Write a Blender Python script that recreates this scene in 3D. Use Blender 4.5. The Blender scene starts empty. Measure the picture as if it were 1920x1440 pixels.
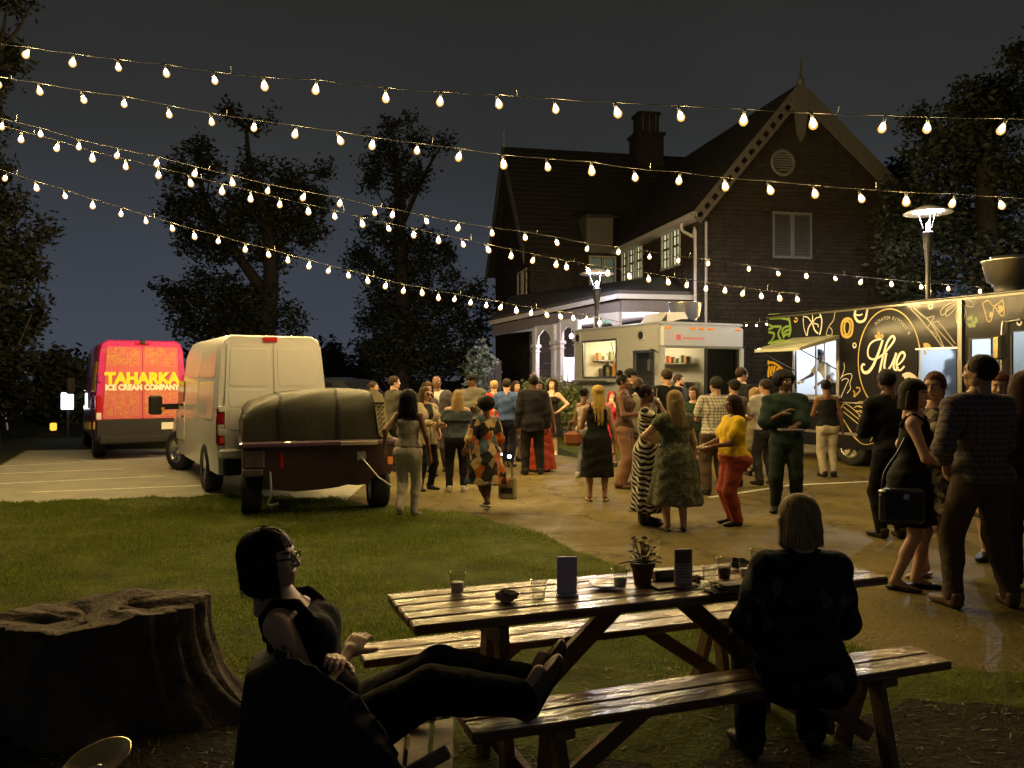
import bpy, math, random
import numpy as np
from mathutils import Vector, Matrix
random.seed(7); RNG = np.random.default_rng(11)
PI = math.pi; R = math.radians
SC = bpy.context.scene; COL = SC.collection
# ------------------------------------------------------------------ camera, sky, exposure
F, HC, CX, HY = 1550.0, 1.72, 960.0, 708.0          # focal length and horizon of the photograph (1920 px wide)
cd = bpy.data.cameras.new('camera'); cam = bpy.data.objects.new('camera', cd); COL.objects.link(cam); SC.camera = cam
cam.location = (0, 0, HC); cam.rotation_euler = (R(90), 0, 0)
cd.lens = F/1920*36; cd.sensor_width = 36; cd.shift_y = -12/1920; cd.clip_end = 600; cd.clip_start = .05
W = bpy.data.worlds.new('World'); SC.world = W; W.use_nodes = True
wn = W.node_tree; wn.nodes.clear()
def wnode(t, **k):
    n = wn.nodes.new(t)
    for a, b in k.items(): setattr(n, a, b)
    return n
tc = wnode('ShaderNodeTexCoord'); sp = wnode('ShaderNodeSeparateXYZ'); wn.links.new(tc.outputs['Generated'], sp.inputs[0])
cr = wnode('ShaderNodeValToRGB'); e = cr.color_ramp
e.elements[0].position = 0.0; e.elements[0].color = (.040, .046, .062, 1)
e.elements[1].position = .55; e.elements[1].color = (.0132, .0130, .0112, 1)
x = e.elements.new(.13); x.color = (.032, .037, .048, 1)
x = e.elements.new(.28); x.color = (.0220, .0228, .0222, 1)
wn.links.new(sp.outputs['Z'], cr.inputs[0])
nz = wnode('ShaderNodeTexNoise'); nz.inputs['Scale'].default_value = 2.6; nz.inputs['Detail'].default_value = 5
wn.links.new(tc.outputs['Generated'], nz.inputs['Vector'])
mr = wnode('ShaderNodeMapRange'); mr.inputs['To Min'].default_value = .72; mr.inputs['To Max'].default_value = 1.28
wn.links.new(nz.outputs[0], mr.inputs[0])
mx = wnode('ShaderNodeMixRGB', blend_type='MULTIPLY'); mx.inputs[0].default_value = 1
wn.links.new(cr.outputs[0], mx.inputs[1]); wn.links.new(mr.outputs[0], mx.inputs[2])
bg = wnode('ShaderNodeBackground'); bg.inputs[1].default_value = 1.30; wn.links.new(mx.outputs[0], bg.inputs[0])
wo = wnode('ShaderNodeOutputWorld'); wn.links.new(bg.outputs[0], wo.inputs[0])
SC.view_settings.view_transform = 'Standard'; SC.view_settings.look = 'None'; SC.view_settings.gamma = 1
SC.view_settings.use_curve_mapping = False; SC.view_settings.exposure = 0.0
SC.render.engine = 'CYCLES'
cy = SC.cycles; cy.use_denoising = True; cy.use_light_tree = True; cy.sample_clamp_indirect = 4; cy.max_bounces = 6
cy.caustics_reflective = False; cy.caustics_refractive = False; cy.transparent_max_bounces = 12; cy.use_adaptive_sampling = True
try: cy.denoiser = 'OPENIMAGEDENOISE'; cy.denoising_input_passes = 'RGB_ALBEDO_NORMAL'; cy.denoising_prefilter = 'ACCURATE'
except Exception: pass
BULB_L = 980.0                                      # radiance of one string bulb
BULB_C = (1.0, .69, .265)
# ------------------------------------------------------------------ measuring helpers
def P(px, py, d): return Vector(((px-CX)/F*d, d, HC-(py-HY)/F*d))
def G(px, py, z=0.0):
    d = F*(HC-z)/(py-HY); return Vector(((px-CX)/F*d, d, z))
# ------------------------------------------------------------------ materials
MC = {}
def mat(name, col, rough=.6, metal=0., var=0., scale=8., bump=0., bscale=60., spec=.5, coat=0., emit=None, es=0., trans=0., ior=1.45, sheen=0., objc=True):
    if name in MC: return MC[name]
    m = bpy.data.materials.new(name); m.use_nodes = True; nt = m.node_tree; b = nt.nodes['Principled BSDF']
    b.inputs['Base Color'].default_value = (*col, 1); b.inputs['Roughness'].default_value = rough; b.inputs['Metallic'].default_value = metal
    b.inputs['Specular IOR Level'].default_value = spec; b.inputs['Coat Weight'].default_value = coat; b.inputs['IOR'].default_value = ior
    if coat: b.inputs['Coat Roughness'].default_value = .06
    if trans: b.inputs['Transmission Weight'].default_value = trans
    if sheen: b.inputs['Sheen Weight'].default_value = sheen
    if emit: b.inputs['Emission Color'].default_value = (*emit, 1); b.inputs['Emission Strength'].default_value = es
    if var or bump:
        t = nt.nodes.new('ShaderNodeTexCoord')
        if var:
            n = nt.nodes.new('ShaderNodeTexNoise'); n.inputs['Scale'].default_value = scale; n.inputs['Detail'].default_value = 6; n.inputs['Roughness'].default_value = .6
            nt.links.new(t.outputs['Object'], n.inputs['Vector'])
            r = nt.nodes.new('ShaderNodeMapRange'); r.inputs[1].default_value = .3; r.inputs[2].default_value = .7
            r.inputs[3].default_value = 1-var; r.inputs[4].default_value = 1+var; nt.links.new(n.outputs[0], r.inputs[0])
            x = nt.nodes.new('ShaderNodeMixRGB'); x.blend_type = 'MULTIPLY'; x.inputs[0].default_value = 1; x.inputs[1].default_value = (*col, 1)
            nt.links.new(r.outputs[0], x.inputs[2]); nt.links.new(x.outputs[0], b.inputs['Base Color'])
        if bump:
            n = nt.nodes.new('ShaderNodeTexNoise'); n.inputs['Scale'].default_value = bscale; n.inputs['Detail'].default_value = 4
            nt.links.new(t.outputs['Object'], n.inputs['Vector'])
            u = nt.nodes.new('ShaderNodeBump'); u.inputs['Strength'].default_value = bump; u.inputs['Distance'].default_value = .02
            nt.links.new(n.outputs[0], u.inputs['Height']); nt.links.new(u.outputs[0], b.inputs['Normal'])
    MC[name] = m; return m
def emis(name, col, s, sampled=True):
    if name in MC: return MC[name]
    m = bpy.data.materials.new(name); m.use_nodes = True; nt = m.node_tree; nt.nodes.clear()
    e = nt.nodes.new('ShaderNodeEmission'); e.inputs[0].default_value = (*col, 1); e.inputs[1].default_value = s
    o = nt.nodes.new('ShaderNodeOutputMaterial'); nt.links.new(e.outputs[0], o.inputs[0])
    if not sampled: m.cycles.emission_sampling = 'NONE'
    MC[name] = m; return m
def glass(name, col=(1, 1, 1), rough=.0, mixv=.85):
    "thin pane: mostly clear with a mirror coat, no refraction"
    if name in MC: return MC[name]
    m = bpy.data.materials.new(name); m.use_nodes = True; nt = m.node_tree; nt.nodes.clear()
    t = nt.nodes.new('ShaderNodeBsdfTransparent'); t.inputs[0].default_value = (*col, 1)
    g = nt.nodes.new('ShaderNodeBsdfGlossy'); g.inputs['Roughness'].default_value = rough
    f = nt.nodes.new('ShaderNodeLayerWeight'); f.inputs[0].default_value = .5; pw = nt.nodes.new('ShaderNodeMath'); pw.operation = 'POWER'; pw.inputs[1].default_value = 4; nt.links.new(f.outputs['Facing'], pw.inputs[0])
    x = nt.nodes.new('ShaderNodeMixShader'); o = nt.nodes.new('ShaderNodeOutputMaterial')
    mm = nt.nodes.new('ShaderNodeMath'); mm.operation = 'ADD'; mm.inputs[1].default_value = .05
    nt.links.new(pw.outputs[0], mm.inputs[0]); nt.links.new(mm.outputs[0], x.inputs[0]); nt.links.new(t.outputs[0], x.inputs[1]); nt.links.new(g.outputs[0], x.inputs[2]); nt.links.new(x.outputs[0], o.inputs[0])
    MC[name] = m; return m
def nodes_of(m): return m.node_tree, m.node_tree.nodes['Principled BSDF']
def ramp(nt, src, stops, interp='CONSTANT'):
    c = nt.nodes.new('ShaderNodeValToRGB'); c.color_ramp.interpolation = interp; els = c.color_ramp.elements
    els[0].position = stops[0][0]; els[0].color = (*stops[0][1], 1); els[1].position = stops[1][0]; els[1].color = (*stops[1][1], 1)
    for p, k in stops[2:]:
        q = els.new(p); q.color = (*k, 1)
    nt.links.new(src, c.inputs[0]); return c.outputs[0]
def coordn(nt, scale=(1, 1, 1), rot=(0, 0, 0)):
    t = nt.nodes.new('ShaderNodeTexCoord'); m = nt.nodes.new('ShaderNodeMapping'); m.inputs['Scale'].default_value = scale; m.inputs['Rotation'].default_value = rot
    nt.links.new(t.outputs['Object'], m.inputs['Vector']); return m.outputs[0]
def pat_voronoi(name, stops, scale, rough=.85, stretch=(1, 1, 1)):
    if name in MC: return MC[name]
    m = mat(name, stops[0][1], rough, spec=.2, bump=.8, bscale=12); nt, b = nodes_of(m)
    nzz = nt.nodes.new('ShaderNodeTexNoise'); nzz.inputs['Scale'].default_value = 7; co = coordn(nt, stretch); nt.links.new(co, nzz.inputs['Vector'])
    ad = nt.nodes.new('ShaderNodeMixRGB'); ad.blend_type = 'ADD'; ad.inputs[0].default_value = .12; nt.links.new(co, ad.inputs[1]); nt.links.new(nzz.outputs['Color'], ad.inputs[2])
    v = nt.nodes.new('ShaderNodeTexVoronoi'); v.inputs['Scale'].default_value = scale; nt.links.new(ad.outputs[0], v.inputs['Vector'])
    s = nt.nodes.new('ShaderNodeSeparateColor'); nt.links.new(v.outputs['Color'], s.inputs[0])
    nt.links.new(ramp(nt, s.outputs[0], stops), b.inputs['Base Color']); return m
def pat_stripe(name, c0, c1, kx, kz, chevron=0., noise=0., duty=.5, plaid=False, rough=.85):
    if name in MC: return MC[name]
    m = mat(name, c0, rough, spec=.2, bump=.8, bscale=12); nt, b = nodes_of(m); L = nt.links
    co = coordn(nt); s = nt.nodes.new('ShaderNodeSeparateXYZ'); L.new(co, s.inputs[0])
    def M(op, a, bb):
        q = nt.nodes.new('ShaderNodeMath'); q.operation = op
        for i, v in enumerate((a, bb)):
            if v is None: continue
            if isinstance(v, (int, float)): q.inputs[i].default_value = v
            else: L.new(v, q.inputs[i])
        return q.outputs[0]
    ax = M('ABSOLUTE', s.outputs[0], None) if chevron else s.outputs[0]
    xx = M('ADD', s.outputs[0], M('MULTIPLY', s.outputs[1], .7))
    if plaid:
        a = M('LESS_THAN', M('FRACT', M('MULTIPLY', xx, kx), None), duty); c = M('LESS_THAN', M('FRACT', M('MULTIPLY', s.outputs[2], kz), None), duty)
        f = M('MULTIPLY', M('ADD', a, c), .5)
        L.new(ramp(nt, f, [(0, c0), (.3, tuple((u+v)/2 for u, v in zip(c0, c1))), (.8, c1)]), b.inputs['Base Color'])
    else:
        p = M('ADD', M('MULTIPLY', ax, kx), M('MULTIPLY', s.outputs[2], kz))
        if noise:
            n = nt.nodes.new('ShaderNodeTexNoise'); n.inputs['Scale'].default_value = 9; L.new(co, n.inputs['Vector']); p = M('ADD', p, M('MULTIPLY', n.outputs[0], noise))
        f = M('FRACT', p, None); L.new(ramp(nt, f, [(0, c0), (duty, c1)]), b.inputs['Base Color'])
    return m
# ------------------------------------------------------------------ mesh helpers
class MB:
    def __init__(s): s.v = []; s.f = []; s.mi = []; s.sm = []
    def add(s, vs, fs, mi=0, smooth=False):
        o = len(s.v); s.v += [tuple(v) for v in vs]; s.f += [tuple(i+o for i in f) for f in fs]; s.mi += [mi]*len(fs); s.sm += [smooth]*len(fs); return s
    def box(s, a, b, mi=0, M=None):
        x0, y0, z0 = a; x1, y1, z1 = b
        v = [Vector(p) for p in ((x0, y0, z0), (x1, y0, z0), (x1, y1, z0), (x0, y1, z0), (x0, y0, z1), (x1, y0, z1), (x1, y1, z1), (x0, y1, z1))]
        if M is not None: v = [M @ p for p in v]
        return s.add(v, [(0, 3, 2, 1), (4, 5, 6, 7), (0, 1, 5, 4), (1, 2, 6, 5), (2, 3, 7, 6), (3, 0, 4, 7)], mi)
    def rbox(s, a, b, r, mi=0, M=None):
        "box with chamfered edges"
        x0, y0, z0 = a; x1, y1, z1 = b; r = min(r, (x1-x0)/2.01, (y1-y0)/2.01, (z1-z0)/2.01)
        rings = [(z0, r), (z0+r, 0), (z1-r, 0), (z1, r)]; v = []
        for z, q in rings:
            c = r if q == 0 else r
            xa, xb, ya, yb = x0+q, x1-q, y0+q, y1-q
            v += [(xa+c, ya, z), (xb-c, ya, z), (xb, ya+c, z), (xb, yb-c, z), (xb-c, yb, z), (xa+c, yb, z), (xa, yb-c, z), (xa, ya+c, z)]
        f = [tuple(range(7, -1, -1)), tuple(range(24, 32))]
        for k in range(3):
            for i in range(8): f.append((k*8+i, k*8+(i+1) % 8, k*8+8+(i+1) % 8, k*8+8+i))
        if M is not None: v = [M @ Vector(p) for p in v]
        return s.add(v, f, mi)
    def beam(s, a, b, w, t, up=(0, 0, 1), mi=0, r=.004):
        a = Vector(a); b = Vector(b); d = b-a; L = d.length; X = d.normalized(); U = Vector(up); Y = U.cross(X)
        if Y.length < 1e-4: Y = Vector((0, 1, 0)).cross(X)
        Y.normalize(); Z = X.cross(Y); M = Matrix((X, Y, Z)).transposed().to_4x4(); M.translation = a
        return s.rbox((0, -w/2, -t/2), (L, w/2, t/2), r, mi, M)
    def tube(s, pts, rad, n=8, mi=0, cap=True, smooth=True):
        pts = [Vector(p) for p in pts]; k = len(pts); rs = rad if isinstance(rad, (list, tuple)) else [rad]*k
        v = []; ref = None
        for i, p in enumerate(pts):
            d = (pts[min(i+1, k-1)]-pts[max(i-1, 0)]).normalized()
            if ref is None: ref = Vector((0, 0, 1)) if abs(d.z) < .9 else Vector((1, 0, 0))
            a = d.cross(ref).normalized(); ref = a.cross(d).normalized()
            for j in range(n):
                t = 2*PI*j/n; v.append(p+(a*math.cos(t)+ref*math.sin(t))*rs[i])
        f = []
        for i in range(k-1):
            for j in range(n): f.append((i*n+j, i*n+(j+1) % n, i*n+n+(j+1) % n, i*n+n+j))
        s.add(v, f, mi, smooth)
        if cap: s.add(v[:n], [tuple(range(n-1, -1, -1))], mi); s.add(v[-n:], [tuple(range(n))], mi)
        return s
    def lathe(s, prof, n=16, mi=0, M=None, smooth=True, sx=1., sy=1.):
        v = []; f = []; k = len(prof)
        for r, z in prof:
            for j in range(n):
                t = 2*PI*j/n; v.append(Vector((r*math.cos(t)*sx, r*math.sin(t)*sy, z)))
        for i in range(k-1):
            for j in range(n): f.append((i*n+j, i*n+(j+1) % n, i*n+n+(j+1) % n, i*n+n+j))
        if M is not None: v = [M @ p for p in v]
        return s.add(v, f, mi, smooth)
    def poly(s, pts, mi=0): return s.add(pts, [tuple(range(len(pts)))], mi)
    def prism(s, pts, d, mi=0):
        "polygon pts (3D, one plane) pushed by vector d"
        n = len(pts); d = Vector(d); v = [Vector(p) for p in pts]; v += [p+d for p in v]
        return s.add(v, [tuple(range(n-1, -1, -1)), tuple(range(n, 2*n))]+[(i, (i+1) % n, n+(i+1) % n, n+i) for i in range(n)], mi)
    def ribbon(s, pts, w, nrm=(0, -1, 0), mi=0, closed=False, t=.002):
        pts = [Vector(p) for p in pts]; N = Vector(nrm); k = len(pts); ws = w if isinstance(w, (list, tuple)) else [w]*k
        L = []
        for i, p in enumerate(pts):
            a = pts[(i-1) % k] if closed else pts[max(i-1, 0)]; b = pts[(i+1) % k] if closed else pts[min(i+1, k-1)]
            d = (b-a); d = d.normalized() if d.length > 1e-9 else Vector((1, 0, 0)); c = d.cross(N).normalized()*ws[i]/2; L.append((p+c+N*t, p-c+N*t))
        v = [q for pr in L for q in pr]; f = []
        for i in range(k if closed else k-1):
            j = (i+1) % k; f.append((2*i, 2*i+1, 2*j+1, 2*j))
        return s.add(v, f, mi)
    def build(s, name, mats, parent=None, kind=None, label=None, bevel=0., loc=None):
        me = bpy.data.meshes.new(name); me.from_pydata(s.v, [], s.f); ms = mats if isinstance(mats, (list, tuple)) else [mats]
        for m in ms: me.materials.append(m)
        me.polygons.foreach_set('material_index', s.mi); me.polygons.foreach_set('use_smooth', s.sm); me.update()
        o = bpy.data.objects.new(name, me); COL.objects.link(o)
        if parent: o.parent = parent
        if kind: o['kind'] = kind
        if label: o['label'] = label
        if loc: o.location = loc
        if bevel:
            b = o.modifiers.new('bevel', 'BEVEL'); b.width = bevel; b.segments = 2; b.limit_method = 'ANGLE'
        return o
def catmull(pts, n=6, closed=False):
    pts = [Vector(p) for p in pts]; out = []; k = len(pts)
    for i in range(k if closed else k-1):
        g = (lambda j: pts[j % k]) if closed else (lambda j: pts[min(max(j, 0), k-1)])
        a, b, c, d = g(i-1), g(i), g(i+1), g(i+2)
        for j in range(n):
            t = j/n; out.append(.5*((2*b)+(c-a)*t+(2*a-5*b+4*c-d)*t*t+(3*b-a-3*c+d)*t**3))
    if not closed: out.append(pts[-1])
    return out
def thing(name, label, cat, loc=(0, 0, 0), rz=0., group=None, scale=1.):
    o = bpy.data.objects.new(name, None); COL.objects.link(o); o.location = loc; o.rotation_euler = (0, 0, rz); o.scale = (scale,)*3
    o.empty_display_size = .2; o['label'] = label; o['category'] = cat
    if group: o['group'] = group
    return o
def tag(o, label, cat, group=None):
    o['label'] = label; o['category'] = cat
    if group: o['group'] = group
    return o
def inst(src, name, parent, M=None, loc=None, rot=None, scale=None):
    o = src.copy() if isinstance(src, bpy.types.Object) else bpy.data.objects.new(name, src)
    o.name = name; COL.objects.link(o); o.parent = parent
    if M is not None: o.matrix_local = M
    if loc is not None: o.location = loc
    if rot is not None: o.rotation_euler = rot
    if scale is not None: o.scale = scale
    return o
def np_mesh(name, V, Fq, mats, mi=None, smooth=True):
    "V (n,3), Fq (m,k) same-size faces"
    me = bpy.data.meshes.new(name); V = np.asarray(V, np.float32); Fq = np.asarray(Fq, np.int32); m, k = Fq.shape
    me.vertices.add(len(V)); me.vertices.foreach_set('co', V.ravel()); me.loops.add(m*k); me.loops.foreach_set('vertex_index', Fq.ravel())
    me.polygons.add(m); me.polygons.foreach_set('loop_start', np.arange(0, m*k, k, dtype=np.int32))
    me.polygons.foreach_set('use_smooth', np.full(m, smooth, bool))
    if mi is not None: me.polygons.foreach_set('material_index', np.asarray(mi, np.int32))
    for q in (mats if isinstance(mats, (list, tuple)) else [mats]): me.materials.append(q)
    me.update(calc_edges=True); return me
def link(me, name, parent=None):
    o = bpy.data.objects.new(name, me); COL.objects.link(o)
    if parent: o.parent = parent
    return o
def text(body, name, size, m, parent, loc, rot, offset=0., extrude=.002, sx=1., align='CENTER', shear=0., spacing=1.):
    c = bpy.data.curves.new(name, 'FONT'); c.body = body; c.size = size; c.offset = offset; c.extrude = extrude; c.align_x = align; c.shear = shear; c.space_character = spacing
    t = bpy.data.objects.new(name+'_tmp', c); COL.objects.link(t); bpy.context.view_layer.update()
    dg = bpy.context.evaluated_depsgraph_get(); me = bpy.data.meshes.new_from_object(t.evaluated_get(dg)); bpy.data.objects.remove(t); bpy.data.curves.remove(c)
    me.materials.clear(); me.materials.append(m)
    o = bpy.data.objects.new(name, me); COL.objects.link(o); o.parent = parent; o.location = loc; o.rotation_euler = rot; o.scale = (sx, 1, 1); return o
# ------------------------------------------------------------------ ground
asph = mat('asphalt', (.145, .113, .034), .75, var=.15, scale=1.4, bump=.7, bscale=28, spec=.25)
soil = mat('grassy_soil', (.03, .034, .014), .95, var=.5, scale=3., bump=.6, bscale=25, spec=.1)
lawnm = mat('lawn_turf', (.075, .09, .018), .95, var=.5, scale=2.6, bump=.7, bscale=40, spec=.1)
nt, b = nodes_of(asph); co = coordn(nt)
def _nz(sc, det, lo, hi, a, c):
    n = nt.nodes.new('ShaderNodeTexNoise'); n.inputs['Scale'].default_value = sc; n.inputs['Detail'].default_value = det; n.inputs['Roughness'].default_value = .65; nt.links.new(co, n.inputs['Vector'])
    r = nt.nodes.new('ShaderNodeMapRange'); r.inputs[1].default_value = a; r.inputs[2].default_value = c; r.inputs[3].default_value = lo; r.inputs[4].default_value = hi; nt.links.new(n.outputs[0], r.inputs[0]); return r.outputs[0]
vo = nt.nodes.new('ShaderNodeTexVoronoi'); vo.feature = 'DISTANCE_TO_EDGE'; vo.inputs['Scale'].default_value = .38; wp_ = nt.nodes.new('ShaderNodeTexNoise'); wp_.inputs['Scale'].default_value = 1.6; wp_.inputs['Detail'].default_value = 6; nt.links.new(co, wp_.inputs['Vector'])
ad_ = nt.nodes.new('ShaderNodeMixRGB'); ad_.blend_type = 'ADD'; ad_.inputs[0].default_value = 1.1; nt.links.new(co, ad_.inputs[1]); nt.links.new(wp_.outputs['Color'], ad_.inputs[2]); nt.links.new(ad_.outputs[0], vo.inputs['Vector'])
ck = nt.nodes.new('ShaderNodeMapRange'); ck.inputs[1].default_value = 0; ck.inputs[2].default_value = .012; ck.inputs[3].default_value = .45; ck.inputs[4].default_value = 1; nt.links.new(vo.outputs['Distance'], ck.inputs[0])
prev = b.inputs['Base Color'].links[0].from_socket
for q in (_nz(.55, 5, .72, 1.18, .35, .65), _nz(45, 3, .72, 1.3, .3, .7), ck.outputs[0], _nz(2.7, 7, .45, 1.0, .33, .42)):
    x_ = nt.nodes.new('ShaderNodeMixRGB'); x_.blend_type = 'MULTIPLY'; x_.inputs[0].default_value = 1; nt.links.new(prev, x_.inputs[1]); nt.links.new(q, x_.inputs[2]); prev = x_.outputs[0]
nt.links.new(prev, b.inputs['Base Color']); nt.links.new(_nz(1.3, 4, .60, .92, .35, .65), b.inputs['Roughness'])
paint_w = mat('road_paint', (.72, .7, .62), .7, var=.25, scale=7)
def leafmat(name, c, tr):
    if name in MC: return MC[name]
    m = mat(name, c, .6, spec=.25); nt, b = nodes_of(m); t = nt.nodes.new('ShaderNodeBsdfTranslucent'); t.inputs[0].default_value = (*c, 1); x = nt.nodes.new('ShaderNodeMixShader'); x.inputs[0].default_value = tr
    o = [q for q in nt.nodes if q.type == 'OUTPUT_MATERIAL'][0]; nt.links.new(b.outputs[0], x.inputs[1]); nt.links.new(t.outputs[0], x.inputs[2]); nt.links.new(x.outputs[0], o.inputs[0]); return m
def sheet(name, pts, z, m, kind='structure', parent=None):
    return MB().add([(x, y, z) for x, y in pts], [tuple(range(len(pts)))]).build(name, m, parent, kind)
sheet('ground', [(-260, -8), (260, -8), (260, 420), (-260, 420)], 0, soil)
lot = sheet('parking_lot', [(-7.6, 11.0), (-9.6, 15.2), (-11.5, 19.5), (-4, 20.6), (-1.2, 23.5), (1.5, 17.3), (3.0, 16.9), (5, 25), (26, 26), (26, 2.6), (2.0, 2.6), (1.0, 5), (-1, 9.5), (-4, 11)], .004, asph)
EDGE = [(-9.5, 11.0), (-6.97, 11.25), (-5.5, 11.7), (-4.1, 12.0), (-2.6, 11.7), (-1.4, 10.9), (-.4, 10.25), (.24, 9.13), (.72, 8.03), (1.11, 7.17), (1.5, 6.2), (1.95, 5.4), (2.5, 4.95), (3.2, 4.55), (4.4, 4.2), (7, 3.4)]
ex = np.array([p[0] for p in EDGE]); ey = np.array([p[1] for p in EDGE])
edge_pts = [(float(q), float(np.interp(q, ex, ey)+.09*math.sin(q*7)+.06*math.sin(q*17+1))) for q in np.linspace(-9.5, 7, 130)]
lawn = sheet('lawn', [(7, -3), ] + [(x, y) for x, y in reversed(edge_pts)] + [(-14, 11.5), (-14, -3)], .013, lawnm)
lawn_far = sheet('lawn_by_house', [(1.0, 26.5), (.95, 21.5), (1.55, 17.6), (3.0, 16.6), (3.1, 23), (3.2, 26.5)], .009, lawnm)
bay = sheet('parking_bay_paving', [(-7.6, 11.02), (-9.55, 15.2), (-11.4, 19.45), (-4, 20.5), (-3.0, 17.5), (-2.4, 14), (-2.3, 11.02), (-4, 11.02)], .0065, mat('worn_concrete', (.33, .325, .27), .8, var=.16, scale=2.2, bump=.4, bscale=30, spec=.3))
# painted stall lines, children of the lot
for (x0, y0), (x1, y1) in (((0, 875), (150, 868)), ((0, 889), (230, 880)), ((0, 908), (310, 893)), ((60, 924), (385, 911)), ((1330, 934), (1500, 908)), ((1500, 910), (1690, 901))):
    a, b = G(x0, y0), G(x1, y1); n = (b-a).normalized(); n = Vector((-n.y, n.x, 0))*.05
    MB().add([(*(a-n).xy, .0105), (*(b-n).xy, .0105), (*(b+n).xy, .0105), (*(a+n).xy, .0105)], [(0, 1, 2, 3)]).build('painted_line', paint_w, lot)
kb = MB(); a, b = G(1040, 792), G(1086, 791); kb.box((a.x-.6, a.y-.1, 0), (b.x+.4, a.y+.12, .14)); tag(kb.build('kerb', mat('kerb_white', (.7, .7, .66), .7, var=.1)), 'short white painted kerb in front of the porch hedge', 'kerb')
def rough(p, n=9, a=.13):
    o = []
    for i in range(len(p)):
        q, r = Vector(p[i]), Vector(p[(i+1) % len(p)])
        for k in range(n): w = q.lerp(r, k/n); o.append((w.x+random.uniform(-a, a)*.6+.10*math.sin(w.y*9), w.y+random.uniform(-a, a)*.6+.12*math.sin(w.x*7)+.05*math.sin(w.x*19)))
    return o
worn = sheet('dimmed_worn_soil', rough([(5.5, -3), (4.6, 3.9), (3.2, 4.3), (2.4, 4.4), (1.6, 4.0), (.8, 3.7), (.0, 3.6), (-.7, 3.7), (-1.3, 4.2), (-1.9, 4.6), (-2.8, 4.2), (-3.6, 3.2), (-5, -3)]), .017, mat('dimmed_worn_soil', (.030, .028, .020), .95, var=.5, scale=3.5, bump=.9, bscale=30, spec=.1))  # worn soil, its colour also darkened to keep the foreground dim
# grass blades
bl_m = []
for i, c in enumerate(((.12, .195, .022), (.165, .225, .03), (.24, .235, .055))): bl_m.append(leafmat(f'grass_blade_{"abc"[i]}', c, .5))
def blades(n, x0, x1, y0, y1, hmin, hmax, w, dens):
    x = RNG.uniform(x0, x1, n); t = RNG.random(n); y = y0+(y1-y0)*t
    ed = np.interp(x, ex, ey)+.09*np.sin(x*7)+.06*np.sin(x*17+1)
    pat = .5+.5*np.sin(x*2.3+1.3*np.sin(y*1.7))*np.sin(y*2.1+1.1*np.sin(x*1.9))
    keep = (y < ed+RNG.normal(0, .05, n)) & (np.abs(x) < y*.68+.4) & (RNG.random(n) < dens(x, y)*(.30+.70*pat))
    x, y = x[keep], y[keep]; n = len(x); h = RNG.uniform(hmin, hmax, n)*(.5+.9*pat[keep]); a = RNG.uniform(0, 2*PI, n); l = RNG.uniform(.1, .8, n)*h; b = RNG.uniform(0, 2*PI, n)
    dx, dy = np.cos(a)*w/2, np.sin(a)*w/2; z = np.full(n, .008)
    p0 = np.stack([x-dx, y-dy, z], 1); p1 = np.stack([x+dx, y+dy, z], 1)
    p3 = np.stack([x+np.cos(b)*l, y+np.sin(b)*l, z+h], 1)
    return np.stack([p0, p1, p3], 1).reshape(-1, 3), n
sets = [blades(260000, -9, 2.2, 4.7, 12.4, .016, .042, .011, lambda x, y: np.clip((y-3.9)/1.6, .05, 1.)),
        blades(70000, -5, 4.5, 2.2, 5.6, .015, .05, .005, lambda x, y: np.clip(.16+(y-3.7)*.5, .16, .8))]
V = np.concatenate([s[0] for s in sets]); n = len(V)//3
g = link(np_mesh('grass', V, np.arange(3*n).reshape(-1, 3), bl_m, RNG.integers(0, 3, n), False), 'grass'); g['kind'] = 'stuff'
tag(g, 'short mown grass covering the lawn in front of the parking lot', 'grass')
# straw, wood chips and fallen leaves on the worn soil in the foreground
n = 2600; x = RNG.uniform(-2.6, 3.4, n); y = RNG.uniform(2.3, 4.9, n); k = np.abs(x) < y*.66+.3; x, y = x[k], y[k]; n = len(x)
a = RNG.uniform(0, PI, n); l = RNG.uniform(.006, .028, n); w = RNG.uniform(.0015, .0045, n); z0 = .012+RNG.uniform(0, .02, n); z1 = .012+RNG.uniform(0, .02, n)
c, s = np.cos(a), np.sin(a)
Q = np.stack([np.stack([x-c*l-s*w, y-s*l+c*w, z0], 1), np.stack([x-c*l+s*w, y-s*l-c*w, z0], 1), np.stack([x+c*l+s*w, y+s*l-c*w, z1], 1), np.stack([x+c*l-s*w, y+s*l+c*w, z1], 1)], 1).reshape(-1, 3)
o = link(np_mesh('leaf_litter', Q, np.arange(4*n).reshape(-1, 4), [mat('straw', (.22, .19, .13), .8), mat('dead_leaf', (.10, .075, .05), .8)], RNG.integers(0, 2, n), False), 'leaf_litter')
o['kind'] = 'stuff'; tag(o, 'straw and dead leaves scattered on the worn ground under the benches', 'litter')
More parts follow.
